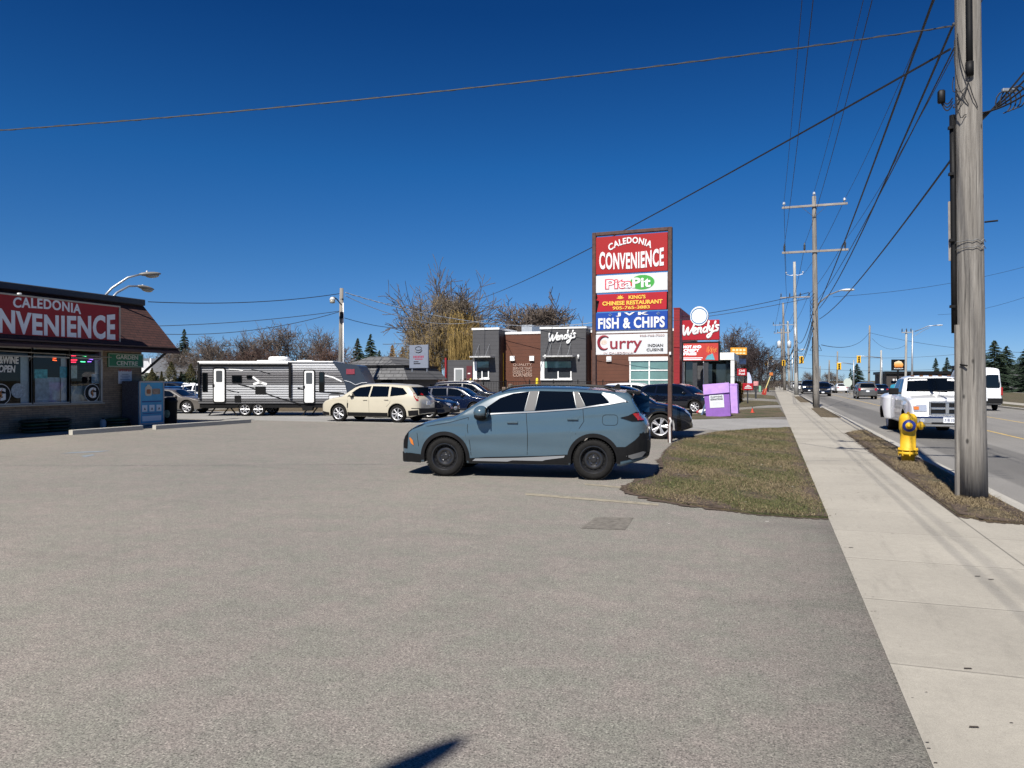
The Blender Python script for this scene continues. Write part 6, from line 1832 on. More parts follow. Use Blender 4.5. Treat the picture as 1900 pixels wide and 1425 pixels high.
crossarm(p2, Z_T + .0, 1.98, (-1.85, 1.8), 'pin'); crossarm(p2, Z_L, 2.0, (-1.85, -.62, 1.8), 'post', False)
insulator(p2, Vector((LEAN.x * 13.7, LEAN.y * 13.7, 13.72)), 'pin')
def lamp_arm(t, pts, r, s=1.0, dirv=(1, 0, -.03)):
    b = MB(); b.sm = True; b.tube(pts, r, 7); a = b.build("lamp_arm", M_GALV, t)
    b = MB(); lamp_head(b, pts[-1], dirv, s); b.build("lamp_head", mat("lamp_white", (.55, .55, .53), .4), a)
def loc2(px, py, d, P): return D(px, py, d) - Vector((P.x, P.y, 0))
lamp_arm(p2, [loc2(1511, 571, 49.2, P2), loc2(1522, 560, 48.7, P2), loc2(1538, 547, 48.2, P2), loc2(1556, 540, 47.8, P2), loc2(1562, 538.5, 47.6, P2)], .045, 1.0, (CT, ST - .35, -.0))
b = MB(); b.tube([(0 + LEAN.x * z - .20, LEAN.y * z - .10, z) for z in (.1, 2, 4.6)], .03, 6); b.build("conduit", M_BLKP, p2)
b = MB()
for s_ in (-1, 1):
    z = zz2 = EYE + (706 - 651) * 49.2 / FPX
    b.tube([(LEAN.x * z + s_ * .2, -.1, z + .35), (LEAN.x * z + s_ * .35, -.1, z), (LEAN.x * z + s_ * .05, -.1, z)], .018, 5)
b.build("cable_hook", M_BLK, p2)
for k in range(4):
    b = MB(); zA = EYE + (706 - 545 - 6 * k) * 49.2 / FPX
    b.tube([(-.15 - .25 * math.sin(math.pi * i / 8), -.2, zA - .9 * i / 8 * (1 + .3 * k)) for i in range(9)], .014, 5); b.build("cable_loop", M_WIRE, p2)
# third, concrete
P3 = base(1478, 733, 92)
p3 = thing("utility_pole", "grey concrete utility pole, third from the camera along the kerb", "utility pole", P3)
H3 = EYE + (706 - 486) * 92 / FPX
b = MB(); b.sm = True; b.tube(shaft_pts(H3, 8, RIGHT * -.018), [.27 - .015 * k for k in range(9)], 12); b.build("shaft", M_CONCP, p3)
b = MB(); b.sm = True; b.tube([Vector((LEAN.x * 1.4 * z, LEAN.y * z, z)) + Vector((-.05, -.24, 0)) for z in (2.8, 9.2)], .09, 8); b.build("riser_guard", M_GALV, p3)
for z, w_ in ((H3 - 1.6, .95),):
    o = Vector((-.018 * CT * z, -.018 * ST * z, z))
    for s_ in (-1, 1):
        b = MB(); b.tube([o, o + Vector((s_ * w_ * .5, 0, -.05)), o + Vector((s_ * w_, 0, .10))], .035, 6); ar = b.build("curved_arm", M_GALV, p3)
        insulator(ar, o + Vector((s_ * w_, 0, .12)), 'pin')
crossarm(p3, EYE + (706 - 552) * 92 / FPX, 1.7, (-1.6, -.6, .6, 1.6), 'post', False, lean=RIGHT * -.018)
lamp_arm(p3, [loc2(1476, 655, 92, P3), loc2(1481, 650, 91.5, P3), loc2(1485, 648.5, 91, P3)], .04, .8, (1, 0, 0))
# fourth with transformers, fifth beyond
P4 = base(1456, 726, 134)
p4 = thing("utility_pole", "wooden pole with two white transformers, fourth along the kerb", "utility pole", P4)
H4 = EYE + (706 - 562) * 134 / FPX
b = MB(); b.sm = True; b.tube(shaft_pts(H4, 6, RIGHT * -.02), [.26, .25, .24, .22, .2, .18, .16], 10); b.build("shaft", M_WOOD, p4)
crossarm(p4, EYE + (706 - 603) * 134 / FPX, 1.8, (-1.7, -.6, .6, 1.7), 'post', False, M_GALV, lean=RIGHT * -.02)
for s_ in (-1, 1):
    z = EYE + (706 - 640) * 134 / FPX
    b = MB(); b.sm = True; b.lathe([(.0, -.6), (.32, -.58), (.34, .5), (.26, .62), (.08, .66), (.06, .85), (0, .86)], 14, M=Matrix.Translation((s_ * .85 - .1, -.2, z))); b.build("transformer", mat("transformer_pale", (.55, .58, .6), .5), p4)
crossarm(p4, EYE + (706 - 617) * 134 / FPX, 1.1, (-1, 1), 'post', False, lean=RIGHT * -.02)
P5 = base(1465, 724.5, 150, 0)
p5 = thing("utility_pole", "plain grey pole just right of the pole with transformers", "utility pole", P5)
b = MB(); b.sm = True; b.tube(shaft_pts(EYE + (706 - 596) * 150 / FPX, 4, RIGHT * -.03), [.3, .27, .24, .21, .18], 10); b.build("shaft", M_CONCP, p5)
P6 = base(1451, 722, 190, 0)
p6 = thing("utility_pole", "farthest wooden pole of the kerb line, left of the transformer pole", "utility pole", P6)
b = MB(); b.sm = True; b.tube(shaft_pts(EYE + (706 - 610) * 190 / FPX, 4), [.28, .26, .24, .2, .16], 8); b.build("shaft", M_WOOD, p6)
crossarm(p6, EYE + (706 - 618) * 190 / FPX, 1.8, (-1.7, 1.7), 'post', False)
# poles across the street
for i, (px, top, d, m, lab, arm) in enumerate((
    (1612, 604, 118, M_WOOD, "tall wooden pole in the middle distance across the street", 0),
    (1634, 650, 126, M_CONCP, "shorter pole right of the tall wooden pole across the street", 0),
    (1680, 613, 104, M_CONCP, "pole with a short crossarm of dark insulators beside the street lamp", 1),
    (1553, 652, 150, M_WOOD, "thin pole above the white sedan", 0),
    (1538, 668, 170, M_WOOD, "short thin pole above the oncoming black SUV", 0),
    (1521, 679, 185, M_WOOD, "small distant pole right of the second utility pole", 0),
    (1577, 700, 105, M_GALV, "slim steel post in front of the round topped conifer", 0))):
    P = base(px, 706, d, -.1)
    t = thing("distant_pole", lab, "utility pole", P)
    H = EYE + .1 + (706 - top) * d / FPX
    r_ = .17 if m != M_GALV else .06
    b = MB(); b.sm = True; b.tube(shaft_pts(H, 4, RIGHT * .012), [r_, r_ * .95, r_ * .9, r_ * .85, r_ * .75], 8); b.build("shaft", m, t)
    if arm: crossarm(t, H - .3, .62, (-.55, 0, .55), 'post', False, M_GALV, lean=RIGHT * .012)
PL = base(1692, 706, 92, -.1)
t = thing("street_lamp", "tall steel street lamp with a long curved arm across the street", "street lamp", PL)
HL = EYE + (706 - 613) * 92 / FPX
b = MB(); b.sm = True; b.tube([(0, 0, 0), (.02, 0, HL * .5), (.06, 0, HL + .1)], [.13, .11, .08], 10); b.build("post", M_GALV, t)
lamp_arm(t, [loc2(1697, 615, 92, PL) + Vector((0, 0, .1)), loc2(1708, 611, 91.5, PL) + Vector((0, 0, .1)), loc2(1722, 605, 91, PL) + Vector((0, 0, .1)), loc2(1738, 603.5, 90.5, PL) + Vector((0, 0, .1))], .05, .9, (1, 0, 0))
b = MB(); b.tube([loc2(1697, 622, 92, PL), loc2(1712, 612.5, 91.5, PL), loc2(1724, 606, 91, PL)], .03, 6); b.build("arm_stay", M_GALV, t)
# light pole behind the trailer
PT = base(634, 706, 44)
t = thing("light_pole", "weathered wooden light pole with white conduit behind the travel trailer", "light pole", PT)
HT = EYE + (706 - 535) * 44 / FPX
b = MB(); b.sm = True; b.tube([(-.10 * CT, -.1 * ST, 0), (0, 0, HT)], [.15, .11], 10); b.build("shaft", M_WOOD, t)
b = MB(); b.sm = True; b.tube([loc2(637, 706, 43.85, PT) - Vector((0, 0, 1.7)), loc2(637, 562, 43.85, PT)], .035, 7); b.build("conduit", M_WHITE, t)
b = MB(); b.box(loc2(634, 585, 43.8, PT), (.17, .12, .38), bev=.01); b.build("switch_box", M_BLK, t)
b = MB(); b.sm = True; b.tube([loc2(634, 566, 43.8, PT), loc2(625, 555, 43.4, PT), loc2(619, 551, 43.2, PT)], .035, 7); la = b.build("lamp_arm", M_FLASH, t)
b = MB(); b.sm = True; q = loc2(617, 556, 43.1, PT); b.lathe([(.0, .16), (.10, .13), (.17, 0), (.16, -.03)], 14, M=Matrix.Translation(q)); lh = b.build("lamp_head", mat("lamp_white", (.55, .55, .53), .4), la)
b = MB(); b.sm = True; b.lathe([(.15, -.03), (.14, -.20), (.0, -.22)], 12, M=Matrix.Translation(q)); b.build("lamp_glass", mat("lamp_lens", (.34, .32, .26), .2), lh)
b = MB(); b.lathe([(.09, .18), (.12, .30), (.09, .45)], 8, M=Matrix.Translation((0, 0, HT - .95))); b.build("pole_band", M_BLK, t)
# lot lamp behind the camera whose head throws the dark shape at the bottom of the picture
sh = G(826, 1388); hh_ = 8.5
hp = Vector((sh.x, sh.y, 0)) + Vector((-SD.x, -SD.y, 0)) / abs(SD.z) * hh_ ; hp.z = hh_
dd_ = (G(850, 1379) - G(765, 1424)); dd_.z = 0; dd_.normalize()
pb = hp - dd_ * 2.6
t = thing("lot_lamp", "slim lamp post behind the camera whose narrow head shades the asphalt at the bottom edge", "street lamp", (pb.x, pb.y, 0))
b = MB(); b.sm = True; b.tube([(0, 0, 0), (0, 0, hh_ - .4)], [.09, .06], 10); b.build("post", M_GALV, t)
rel = hp - Vector((pb.x, pb.y, 0))
b = MB(); b.sm = True; b.tube([(0, 0, hh_ - .4), rel * .4 + Vector((0, 0, (hh_ - .1) * .6)), rel - dd_ * .9], .03, 8); a = b.build("arm", M_GALV, t)
b = MB(); b.sm = True; b.ell(rel - dd_ * .45, (.60, .105, .06), 16, 8, Matrix.Rotation(math.atan2(dd_.y, dd_.x), 3, 'Z')); b.build("lamp_head", M_FLASH, a)

# ------------------------------------------------------------------ wires
WG = "overhead wires"
def wire(label, p, q, sag, r=.012, m=None, n=18, twist=False, name="overhead_wire"):
    p, q = Vector(p), Vector(q)
    pts = []
    for i in range(n + 1):
        t_ = i / n; v = p.lerp(q, t_); v.z -= sag * 4 * t_ * (1 - t_); pts.append(v - p)
    b = MB(); b.tube(pts, r, 5)
    if twist:
        pt2 = []
        N = n * 8
        for i in range(N + 1):
            t_ = i / N; v = p.lerp(q, t_); v.z -= sag * 4 * t_ * (1 - t_); a = i * .9
            pt2.append(v - p + Vector((math.cos(a) * r * 1.2, 0, math.sin(a) * r * 1.2)))
        b.tube(pt2, r * .7, 4)
    o = b.build(name, m or M_WIRE, None, p, fix=False); tag(o, label, "wire", WG); return o
L1 = lambda z: Vector((P1.x + LEAN.x * z, P1.y + LEAN.y * z - .16, z)); L2 = lambda z: Vector((P2.x + LEAN.x * z, P2.y + LEAN.y * z - .16, z))
P0 = Vector((P1.x, P1.y - 41, 0))    # next pole behind the camera
L0 = lambda z: Vector((P0.x, P0.y, z))
L3 = lambda z, x=0: Vector((P3.x + x - .018 * z, P3.y, z))
for x, z, zi, nm in ((-1.85, Z_T, .36, "left end of the top crossarms"), (1.85, Z_T, .36, "right end of the top crossarms"), (-1.85, Z_L, .58, "left end of the lower crossarms"), (-.58, Z_L, .58, "inner left insulators of the lower crossarms"), (1.78, Z_L, .58, "right end of the lower crossarms")):
    v = Vector((x, 0, zi))
    wire("thin line, near to second pole, " + nm, L1(z) + v, L2(z) + v, .55, .011)
    wire("thin line from the near pole towards the camera, " + nm, L0(z) + v, L1(z) + v, .5, .011)
    zt_ = 14.6 if z > 11 else 11.6
    wire("thin line, second to third pole, " + nm, L2(z) + v, L3(zt_, x * .5), .5, .016)
wire("thin line to the top insulator of the second pole", L1(13.6) + Vector((0, 0, .4)), L2(14.0), .5, .011)
# heavy cables along the kerb line
def C1(px, py): return D(px, py, 11.38)
def C2(px, py): return D(px, py, 49.0)
wire("thick black cable from the top of the picture to the second pole", D(1752, -60, 10.5), C2(1513, 578), .25, .021, name="overhead_cable")
wire("thick black cable leaving the near pole's left side for the second pole", C1(1768, 45), C2(1520, 572), .5, .019, name="overhead_cable")
wire("thin black cable beside the thick one from the near pole", C1(1770, 88), C2(1517, 556), .35, .012, name="overhead_cable")
wire("lower black cable sloping from the near pole down to the second pole", C1(1777, 279), C2(1520, 592), .35, .018, name="overhead_cable")
for k, (ya, yb, sg_) in enumerate(((592, 640, 1.4), (598, 652, 1.6), (610, 668, 1.2), (578, 632, 1.0))):
    wire("slack cable number %s between the second and third poles" % ("one", "two", "three", "four")[k], C2(1508, ya), D(1478, yb, 91.5), sg_, .026, name="overhead_cable")
    wire("slack cable number %s between the third and fourth poles" % ("one", "two", "three", "four")[k], D(1476, yb, 91.5), D(1456, 650 + 6 * k, 133), sg_ * .8, .05, name="overhead_cable")
for x in (-1.6, -.6, .6, 1.6):
    wire("distant line on the concrete pole's crossarm at offset %s" % ({-1.6: "far left", -.6: "inner left", .6: "inner right", 1.6: "far right"}[x]), Vector((P3.x + x - .2, P3.y, 12.4)), Vector((P4.x + x, P4.y, EYE + (706 - 600) * 134 / FPX)), .4, .02)
    wire("farthest line beyond the transformer pole at offset %s" % ({-1.6: "far left", -.6: "inner left", .6: "inner right", 1.6: "far right"}[x]), Vector((P4.x + x, P4.y, EYE + (706 - 600) * 134 / FPX)), Vector((P6.x + x, P6.y, EYE + (706 - 616) * 190 / FPX)), .5, .03)
# the long service wire across the whole picture and its neighbours
wire("long grey wire crossing the whole sky from the near pole to the left edge", C1(1766, 50), D(-900, 288, 11.6), .32, .0105, mat("wire_weathered", (.05, .052, .056), .5), n=40, twist=True, name="service_wire")
wire("long thin wire sloping from the near pole down behind the willow", C1(1762, 92), D(872, 560, 70), .45, .018, n=40, name="service_wire")
wire("upper twisted cable sagging from the light pole past the willow", D(641, 543, 44), D(1110, 597, 62), 1.0, .022, mat("wire_silver", (.33, .35, .37), .4), twist=True, n=26, name="service_wire")
wire("continuation of the twisted cable from the plaza sign to the second pole", D(1110, 597, 62), C2(1500, 543), .5, .02, n=26, name="service_wire")
wire("lower twisted cable from the light pole sagging towards the left tower", D(641, 549, 44), D(905, 592, 60), .9, .02, mat("wire_silver", (.33, .35, .37), .4), n=22, name="service_wire")
wire("thin wire from the left tower to the second pole passing behind the plaza sign", D(905, 600, 60), C2(1502, 553), .9, .017, n=26, name="service_wire")
wire("wire from the light pole to the store roof", D(630, 545, 44), D(275, 560, 36), .25, .020, name="service_wire")
wire("upper of two lower wires from the light pole to the left", D(632, 577, 44), D(180, 606, 40), .25, .017, name="service_wire")
wire("lower of two lower wires from the light pole to the left", D(632, 578, 44), D(180, 609, 40), .75, .017, name="service_wire")
wire("sagging wire right of the light pole", D(639, 590, 44), D(860, 585, 70), .9, .018, name="service_wire")
wire("thin wire from the second pole across the street to the right edge, upper", C2(1545, 551), D(1960, 478, 60), .5, .012, name="service_wire")
wire("thin wire reaching the tall wooden pole from the right edge", D(1612, 617, 118), D(1960, 655, 90), .8, .022, name="service_wire")
wire("thin wire between the second pole and the tall wooden pole", C2(1524, 640), D(1612, 618, 118), .9, .022, name="service_wire")
wire("thin wire at the right edge above the conifers", D(1740, 584, 100), D(1960, 530, 70), .6, .016, name="service_wire")
wire("thin wire across the street at traffic signal height", D(1480, 682, 118), D(1790, 682, 112), .5, .02, name="service_wire")
wire("higher thin wire across the street above the signals", D(1500, 658, 120), D(1790, 656, 112), .6, .02, name="service_wire")
wire("thin wire drooping right of the tall wooden pole", D(1618, 628, 118), D(1682, 639, 104), 1.1, .018, name="service_wire")
# bundle leaving the near pole to the right
for k in range(4):
    wire("black service cable leaving the near pole to the right, strand %s" % ("one", "two", "three", "four")[k], C1(1818, 226 - 5 * k), D(2010 + 8 * k, -20 + 22 * k, 10.2 - .2 * k), .10 + .04 * k, .014, name="service_wire")
t = thing("cable_splice", "clamp and cable loops hanging on the black cables right of the near pole", "cable splice", D(1872, 172, 11.05))
b = MB(); b.box((0, 0, .03), (.22, .05, .05), rz=.3, bev=.01); b.build("clamp", M_GALV, t)
for k in range(4):
    b = MB(); b.tube([(-.08 + .06 * k + .10 * math.sin(2 * math.pi * i / 12), 0, -.14 - .16 * math.cos(2 * math.pi * i / 12) + .02 * k) for i in range(11)], .010, 5); b.build("cable_loop", M_WIRE, t)

# ------------------------------------------------------------------ hydrant
H0 = G(1685, 858.5)
hz = math.atan2(H0.y, H0.x) - math.pi / 2
hy = thing("fire_hydrant", "yellow fire hydrant with a blue ring on its front nozzle", "fire hydrant", (H0.x, H0.y, .01), hz)
b = MB(); b.sm = True
b.lathe([(.13, 0), (.135, .16), (.19, .17), (.195, .20), (.19, .23), (.15, .235), (.15, .25), (.20, .255), (.20, .285), (.155, .30), (.155, .66), (.165, .68), (.178, .72), (.178, .93), (.168, .98), (.15, 1.015), (.12, 1.045), (.08, 1.055), (0, 1.06)], 28)
hb = b.build("barrel", M_YEL, hy)
b = MB(); b.lathe([(.03, 1.05), (.025, 1.09), (0, 1.09)], 5); b.build("operating_nut", M_YEL, hb)
for k in range(8):
    a = 2 * math.pi * k / 8 + .2
    b = MB(); b.lathe([(.018, .15), (.02, .16), (.02, .30), (.016, .315)], 6, M=Matrix.Translation((.178 * math.cos(a), .178 * math.sin(a), 0))); b.build("flange_bolt", M_YEL, hb)
b = MB(); b.sm = True; b.lathe([(.125, -.235), (.13, -.19), (.13, -.175), (.08, -.15)], 26, M=Matrix.Translation((.02, 0, .80)), ax='y'); b.build("blue_ring", mat("hydrant_blue", (.012, .03, .20), .45), hb)
b = MB(); b.sm = True; b.lathe([(0, -.30), (.03, -.30), (.03, -.27), (.06, -.262), (.072, -.245), (.075, -.22)], 20, M=Matrix.Translation((.02, 0, .80)), ax='y'); b.build("nozzle_cap", M_YEL, hb)
for s_ in (1,):
    b = MB(); b.sm = True; b.lathe([(.06, .10), (.06, .20), (.085, .205), (.09, .22), (.09, .27), (.07, .29), (.03, .295), (.025, .33), (0, .33)], 18, M=Matrix.Translation((0, 0, .80)), ax='x'); b.build("side_nozzle", M_YEL, hb)

# ------------------------------------------------------------------ purple donation bins and clutter
M_PUR = mat("bin_purple", (.235, .105, .40), .6, var=.12, vs=5, bump=.1, bs=20)
M_LIL = mat("bin_lilac", (.47, .28, .66), .6, var=.15, vs=4, bump=.1, bs=20)
B0 = G(1333, 773.5); bd_ = 36.9
t = thing("donation_bin", "front purple clothing donation bin with a white notice, leaning slightly", "donation bin", (B0.x, B0.y, .02), TH + R(4))
t.rotation_euler = (0, R(-4), TH - R(19))
sc_ = bd_ / FPX
w_ = 47 * sc_; h_ = 61 * sc_
b = MB(); b.prism([(-w_ / 2 + .05, 0), (w_ / 2 - .04, 0), (w_ / 2 - .02, h_ - .4), (w_ / 2 - .02, h_), (-w_ / 2 + .02, h_ - .02), (-w_ / 2 + .02, h_ - .4)], -.10, .62); b.build("bin_body", M_PUR, t)
b = MB(); b.prism([(-w_ / 2, h_ - .50), (w_ / 2 - .01, h_ - .46), (w_ / 2 - .01, h_ + .02), (-w_ / 2, h_)], -.17, -.10); b.build("hood", M_LIL, t)
b = MB(); b.box((-.02, -.11, h_ - .86), (.68, .012, .62)); no = b.build("paper_notice", mat("notice_white", (.62, .64, .66), .6, var=.05), t)
texts("lettering", [("CLOTHING", (-.02, -.118, h_ - .68), dict(w=.56, h=.085, bold=.02)), ("DONATIONS", (-.02, -.118, h_ - .80), dict(w=.58, h=.085, bold=.03))], M_INK, no)
b = MB()
for k in range(4): b.box((-.02, -.119, h_ - .90 - .06 * k), (.5 - .05 * k, .004, .012))
b.build("text_line", M_PALEG, no)
b = MB(); b.box((w_ / 2 - .10, -.115, .6), (.03, .02, .8)); b.build("corner_rail", M_PUR, t)
B1 = G(1364, 767.5)
t = thing("donation_bin", "rear lilac donation bin half hidden behind the purple one", "donation bin", (B1.x, B1.y, .02), TH - R(24))
b = MB(); b.prism([(-.62, 0), (.16, 0), (.10, 1.58), (-.62, 1.58)], -.1, .5); b.build("bin_body", M_LIL, t)
b = MB(); b.prism([(-.62, 1.52), (.12, 1.52), (.12, 1.60), (-.62, 1.60)], -.12, -.1); b.build("hood", M_LIL, t)
for (px, py, r_, m, lab, cat) in ((1303, 769, .16, M_WHITE, "white refuse bag at the foot of the purple bin", "bag"), (1297, 768, .12, mat("bag_red", (.4, .04, .05), .5), "small red bag beside the white refuse bag", "bag"), (1311, 771, .15, mat("bag_dark", (.03, .04, .07), .5), "dark bundle squeezed against the purple bin", "bag")):
    p = G(px, py); b = MB(); b.sm = True
    M3 = Matrix.Rotation(.5, 3, 'Z'); b.ell((0, 0, r_ * .7), (r_ * 1.3, r_, r_ * .8), 12, 8, M3); b.ell((r_ * .5, .05, r_ * 1.2), (r_ * .7, r_ * .6, r_ * .6), 10, 6)
    tag(b.build("refuse_bag", m, None, (p.x, p.y, .02)), lab, cat)
p = G(1312, 771); t = thing("leaning_board", "blue edged board leaning at the left side of the purple bin", "board", (p.x, p.y, .02), TH)
b = MB(); b.bar((-.25, .1, 0), (.0, .2, .65), .10, .03); b.build("board", mat("board_blue", (.10, .15, .25), .6), t)
# concrete slab edge the bins stand near
p = G(1300, 772)
# ------------------------------------------------------------------ fence, bollards
FY = 52.2
x0_, x1_ = PY(855, 700, FY).x, PY(1166, 700, FY).x
t = thing("iron_fence", "black iron picket fence on the terrace edge in front of the burger restaurant", "fence", (x0_, FY, GZ))
L_ = x1_ - x0_
b = MB(); b.box((L_ / 2, 0, 1.28), (L_, .03, .04)); b.box((L_ / 2, 0, .12), (L_, .03, .04)); b.build("rail", M_BLK, t)
b = MB(); k = 0
while k * .13 < L_: b.box((k * .13, 0, .68), (.018, .018, 1.2)); k += 1
b.build("picket_infill", M_BLK, t)
for k in range(8):
    b = MB(); b.box((L_ * k / 7, 0, .70), (.06, .06, 1.45)); b.build("post", M_BLK, t)
b = MB(); b.box((L_ / 2, 0, GZ / 2 - .02), (L_ + 3, .3, GZ + .12))
tag(b.build("retaining_wall", M_CONC, None, (x0_, FY + .3, 0)), "low pale retaining wall under the black iron fence", "wall")
for px, top, lab in ((873, 702, "yellow bollard left of the first restaurant tower"), (996.5, 701, "yellow bollard beside the wall lettering")):
    p = PY(px, 706, 54.2); t = thing("bollard", lab, "bollard", (p.x, 54.2, GZ), 0, "yellow bollards of the drive-through")
    hb_ = PY(px, top, 54.2).z - GZ
    b = MB(); b.sm = True; b.lathe([(.10, 0), (.10, hb_ - .1), (.07, hb_ - .03), (0, hb_)], 14); b.build("post", mat("bollard_yellow", (.72, .55, .03), .5), t)
# ------------------------------------------------------------------ traffic lights
M_SIGY = mat("signal_yellow", (.72, .42, .02), .5)
def signal(px0, py0, px1, py1, d, parent, back=False):
    a = D((px0 + px1) / 2, py1, d) - Vector(parent.location); hgt = (py1 - py0) * d / FPX; wdt = max(.42, (px1 - px0) * d / FPX)
    b = MB(); b.box(a + Vector((0, 0, hgt / 2)), (wdt, .12, hgt), bev=.04); s_ = b.build("signal_backboard", M_SIGY, parent)
    b = MB(); b.box(a + Vector((0, -.12, hgt / 2)), (wdt * .5, .2, hgt * .86), bev=.03); s2_ = b.build("signal_head", M_SIGY, s_)
    for k in range(3):
        b = MB(); b.sm = True; b.lathe([(.0, -.235), (.12, -.24), (.13, -.30), (.11, -.30)], 10, M=Matrix.Translation(a + Vector((0, 0, hgt * (.2 + .3 * k)))), ax='y'); b.build("lens", M_BLK, s2_)
def mast(px, ptop, d, arms, lab, m=None, heads=()):
    P = base(px, 706, d, -.1); t = thing("traffic_light", lab, "traffic light", P)
    b = MB(); b.sm = True; b.tube([(0, 0, 0), (0, 0, EYE + .1 + (706 - ptop) * d / FPX)], [.13, .09], 8); b.build("pole", m or M_GALV, t)
    for (xa, ya, xb, yb) in arms:
        b = MB(); b.sm = True; b.tube([D(xa, ya, d) - P, D((xa + xb) / 2, (ya + yb) / 2 - .5, d) - P, D(xb, yb, d) - P], [.07, .06, .05], 7); b.build("mast_arm", m or M_GALV, t)
    for hd__ in heads: signal(*hd__, d - .1, t)
    return t
mast(1425, 652, 120, [(1425, 673, 1450, 667)], "traffic light mast with two yellow heads left of the kerb poles", heads=[(1419, 671, 1424, 679), (1428, 661, 1433, 668)])
mast(1636, 662, 116, [(1636, 664, 1588, 660)], "traffic light mast reaching left across the street with one yellow head", heads=[(1590, 660, 1597, 673.5)])
mast(1584, 668, 124, [(1584, 676, 1550, 672)], "traffic light with a single yellow head above the white sedan", heads=[(1553, 673.5, 1560.5, 686)])
mast(1470, 650, 121, [(1470, 657, 1490, 657)], "traffic light arm with one yellow head right of the concrete pole", heads=[(1483, 661, 1491, 674.5), (1451, 668, 1457, 679)])
# ------------------------------------------------------------------ street signs in the distance
def flatsign(name, lab, px0, py0, px1, py1, d, m, post=True, letters=None, lm=None, cat="sign", rz=TH, posth=None):
    a = D((px0 + px1) / 2, 706, d); a.z = 0
    t = thing(name, lab, cat, a, rz)
    z1 = EYE + (706 - py0) * d / FPX; z0 = EYE + (706 - py1) * d / FPX; w = (px1 - px0) * d / FPX
    b = MB(); b.box((0, 0, (z0 + z1) / 2), (w, .15, z1 - z0), bev=.02); p_ = b.build("sign_panel", m, t)
    if letters: texts("lettering", [(s_, (0, -.08, z0 + (z1 - z0) * f), dict(w=w * ww, h=(z1 - z0) * hh, bold=.03)) for s_, f, ww, hh in letters], lm, p_)
    if post: 
        b = MB(); b.box((0, .03, z0 / 2), (.14 if d > 60 else .08, .14 if d > 60 else .08, z0)); b.build("post", M_FLASH, t)
    return t
M_OR = mat("sign_orange", (.70, .30, .02), .5, var=.25, vs=2)
osg = flatsign("orange_sign", "orange and yellow pole sign with a dark left edge beyond the glazed front room", 1355.5, 645, 1385.5, 658.5, 95, M_OR, )
b = MB()
for k in range(4): b.box((-.66 + .44 * k, -.085, EYE + (706 - 649.5) * 95 / FPX), (.30, .02, .26)); b.box((-.62 + .42 * k, -.085, EYE + (706 - 655.5) * 95 / FPX), (.32, .02, .16))
b.build("picture_patch_pattern", mat("sign_cream", (.8, .7, .4), .5), osg)
flatsign("screen_sign", "pale blue screen sign under the orange sign", 1366, 665.5, 1384, 676, 96, mat("screen_pale_blue", (.25, .33, .48), .4, var=.4, vs=3), post=False)
flatsign("red_sign", "red hanging sign with white words and a flame below the blue screen", 1367, 684, 1385, 697, 84, M_KR, letters=[("Chill", .55, .6, .32), ("Fuel", .12, .6, .32)], lm=M_WL)
lsg = flatsign("red_lawn_sign", "red lawn sign with white lettering on a dark post behind the purple bins", 1378, 711, 1397, 724, 58, M_KR, )
b = MB(); zb_l = EYE + (706 - 717.5) * 58 / FPX
b.box((0, -.085, zb_l + .10), (.22, .02, .06)); b.box((0, -.085, zb_l), (.46, .02, .06)); b.box((0, -.085, zb_l - .11), (.58, .02, .06))
b.build("blurred_lettering", M_WL, lsg)
flatsign("red_lawn_sign", "smaller red and white sign right of the red lawn sign", 1398, 707.5, 1407, 716, 74, mat("sign_red_white", (.6, .25, .25), .5, var=.8, vs=3))
flatsign("green_post", "pale green hydro box at the edge of the walk", 1408, 716, 1412, 727, 84, mat("green_box", (.2, .42, .28), .5), post=False, cat="utility box")
flatsign("stop_sign", "pale octagonal back of a sign in front of the white sedan", 1564, 702, 1581, 717, 100, mat("octagon_pale", (.5, .56, .5), .5)) if False else None
p = base(1573, 709, 96, 0); t = thing("stop_sign", "pale octagonal back of a sign on a post beside the white sedan", "sign", p, TH)
zc = EYE + (706 - 710) * 96 / FPX
b = MB(); b.prism([(.58 * math.cos(R(22.5 + 45 * k)), zc + .58 * math.sin(R(22.5 + 45 * k))) for k in range(8)], -.02, .02); b.build("octagon", mat("octagon_pale", (.5, .56, .5), .5), t)
b = MB(); b.box((0, .04, zc / 2), (.06, .06, zc)); b.build("post", M_GALV, t)
# feather flag
p = base(1391, 706, 70); t = thing("feather_flag", "white and blue feather flag on a pole behind the red lawn sign", "flag", p, TH)
b = MB(); b.prism([(-.15, 1.0), (.18, .9), (.20, 1.7), (.10, 2.2), (-.05, 2.55), (-.20, 2.5), (-.22, 1.8)], -.01, .01); b.build("flag", mat("flag_white_blue", (.5, .55, .75), .6, var=.3, vs=2), t)
b = MB(); b.tube([(-.2, 0, 0), (-.2, 0, 2.55)], .02, 6); b.build("pole", M_WHITE, t)
# leaning guy guard
p = base(1418, 706, 92); t = thing("leaning_marker", "leaning yellow post with an orange top and red board by the walk", "marker", p, TH)
b = MB(); b.tube([(0, 0, .3), (.75, 0, 2.3)], .06, 6); b.build("post", mat("marker_cream", (.6, .5, .2), .6), t)
b = MB(); b.box((.85, 0, 2.55), (.42, .2, .4), bev=.1); b.build("top", M_AMB, t)
b = MB(); b.prism([(-.35, .1), (.2, .0), (.35, .9), (-.1, .7)], -.05, 0); b.build("red_board", mat("marker_red", (.35, .03, .02), .6), t)
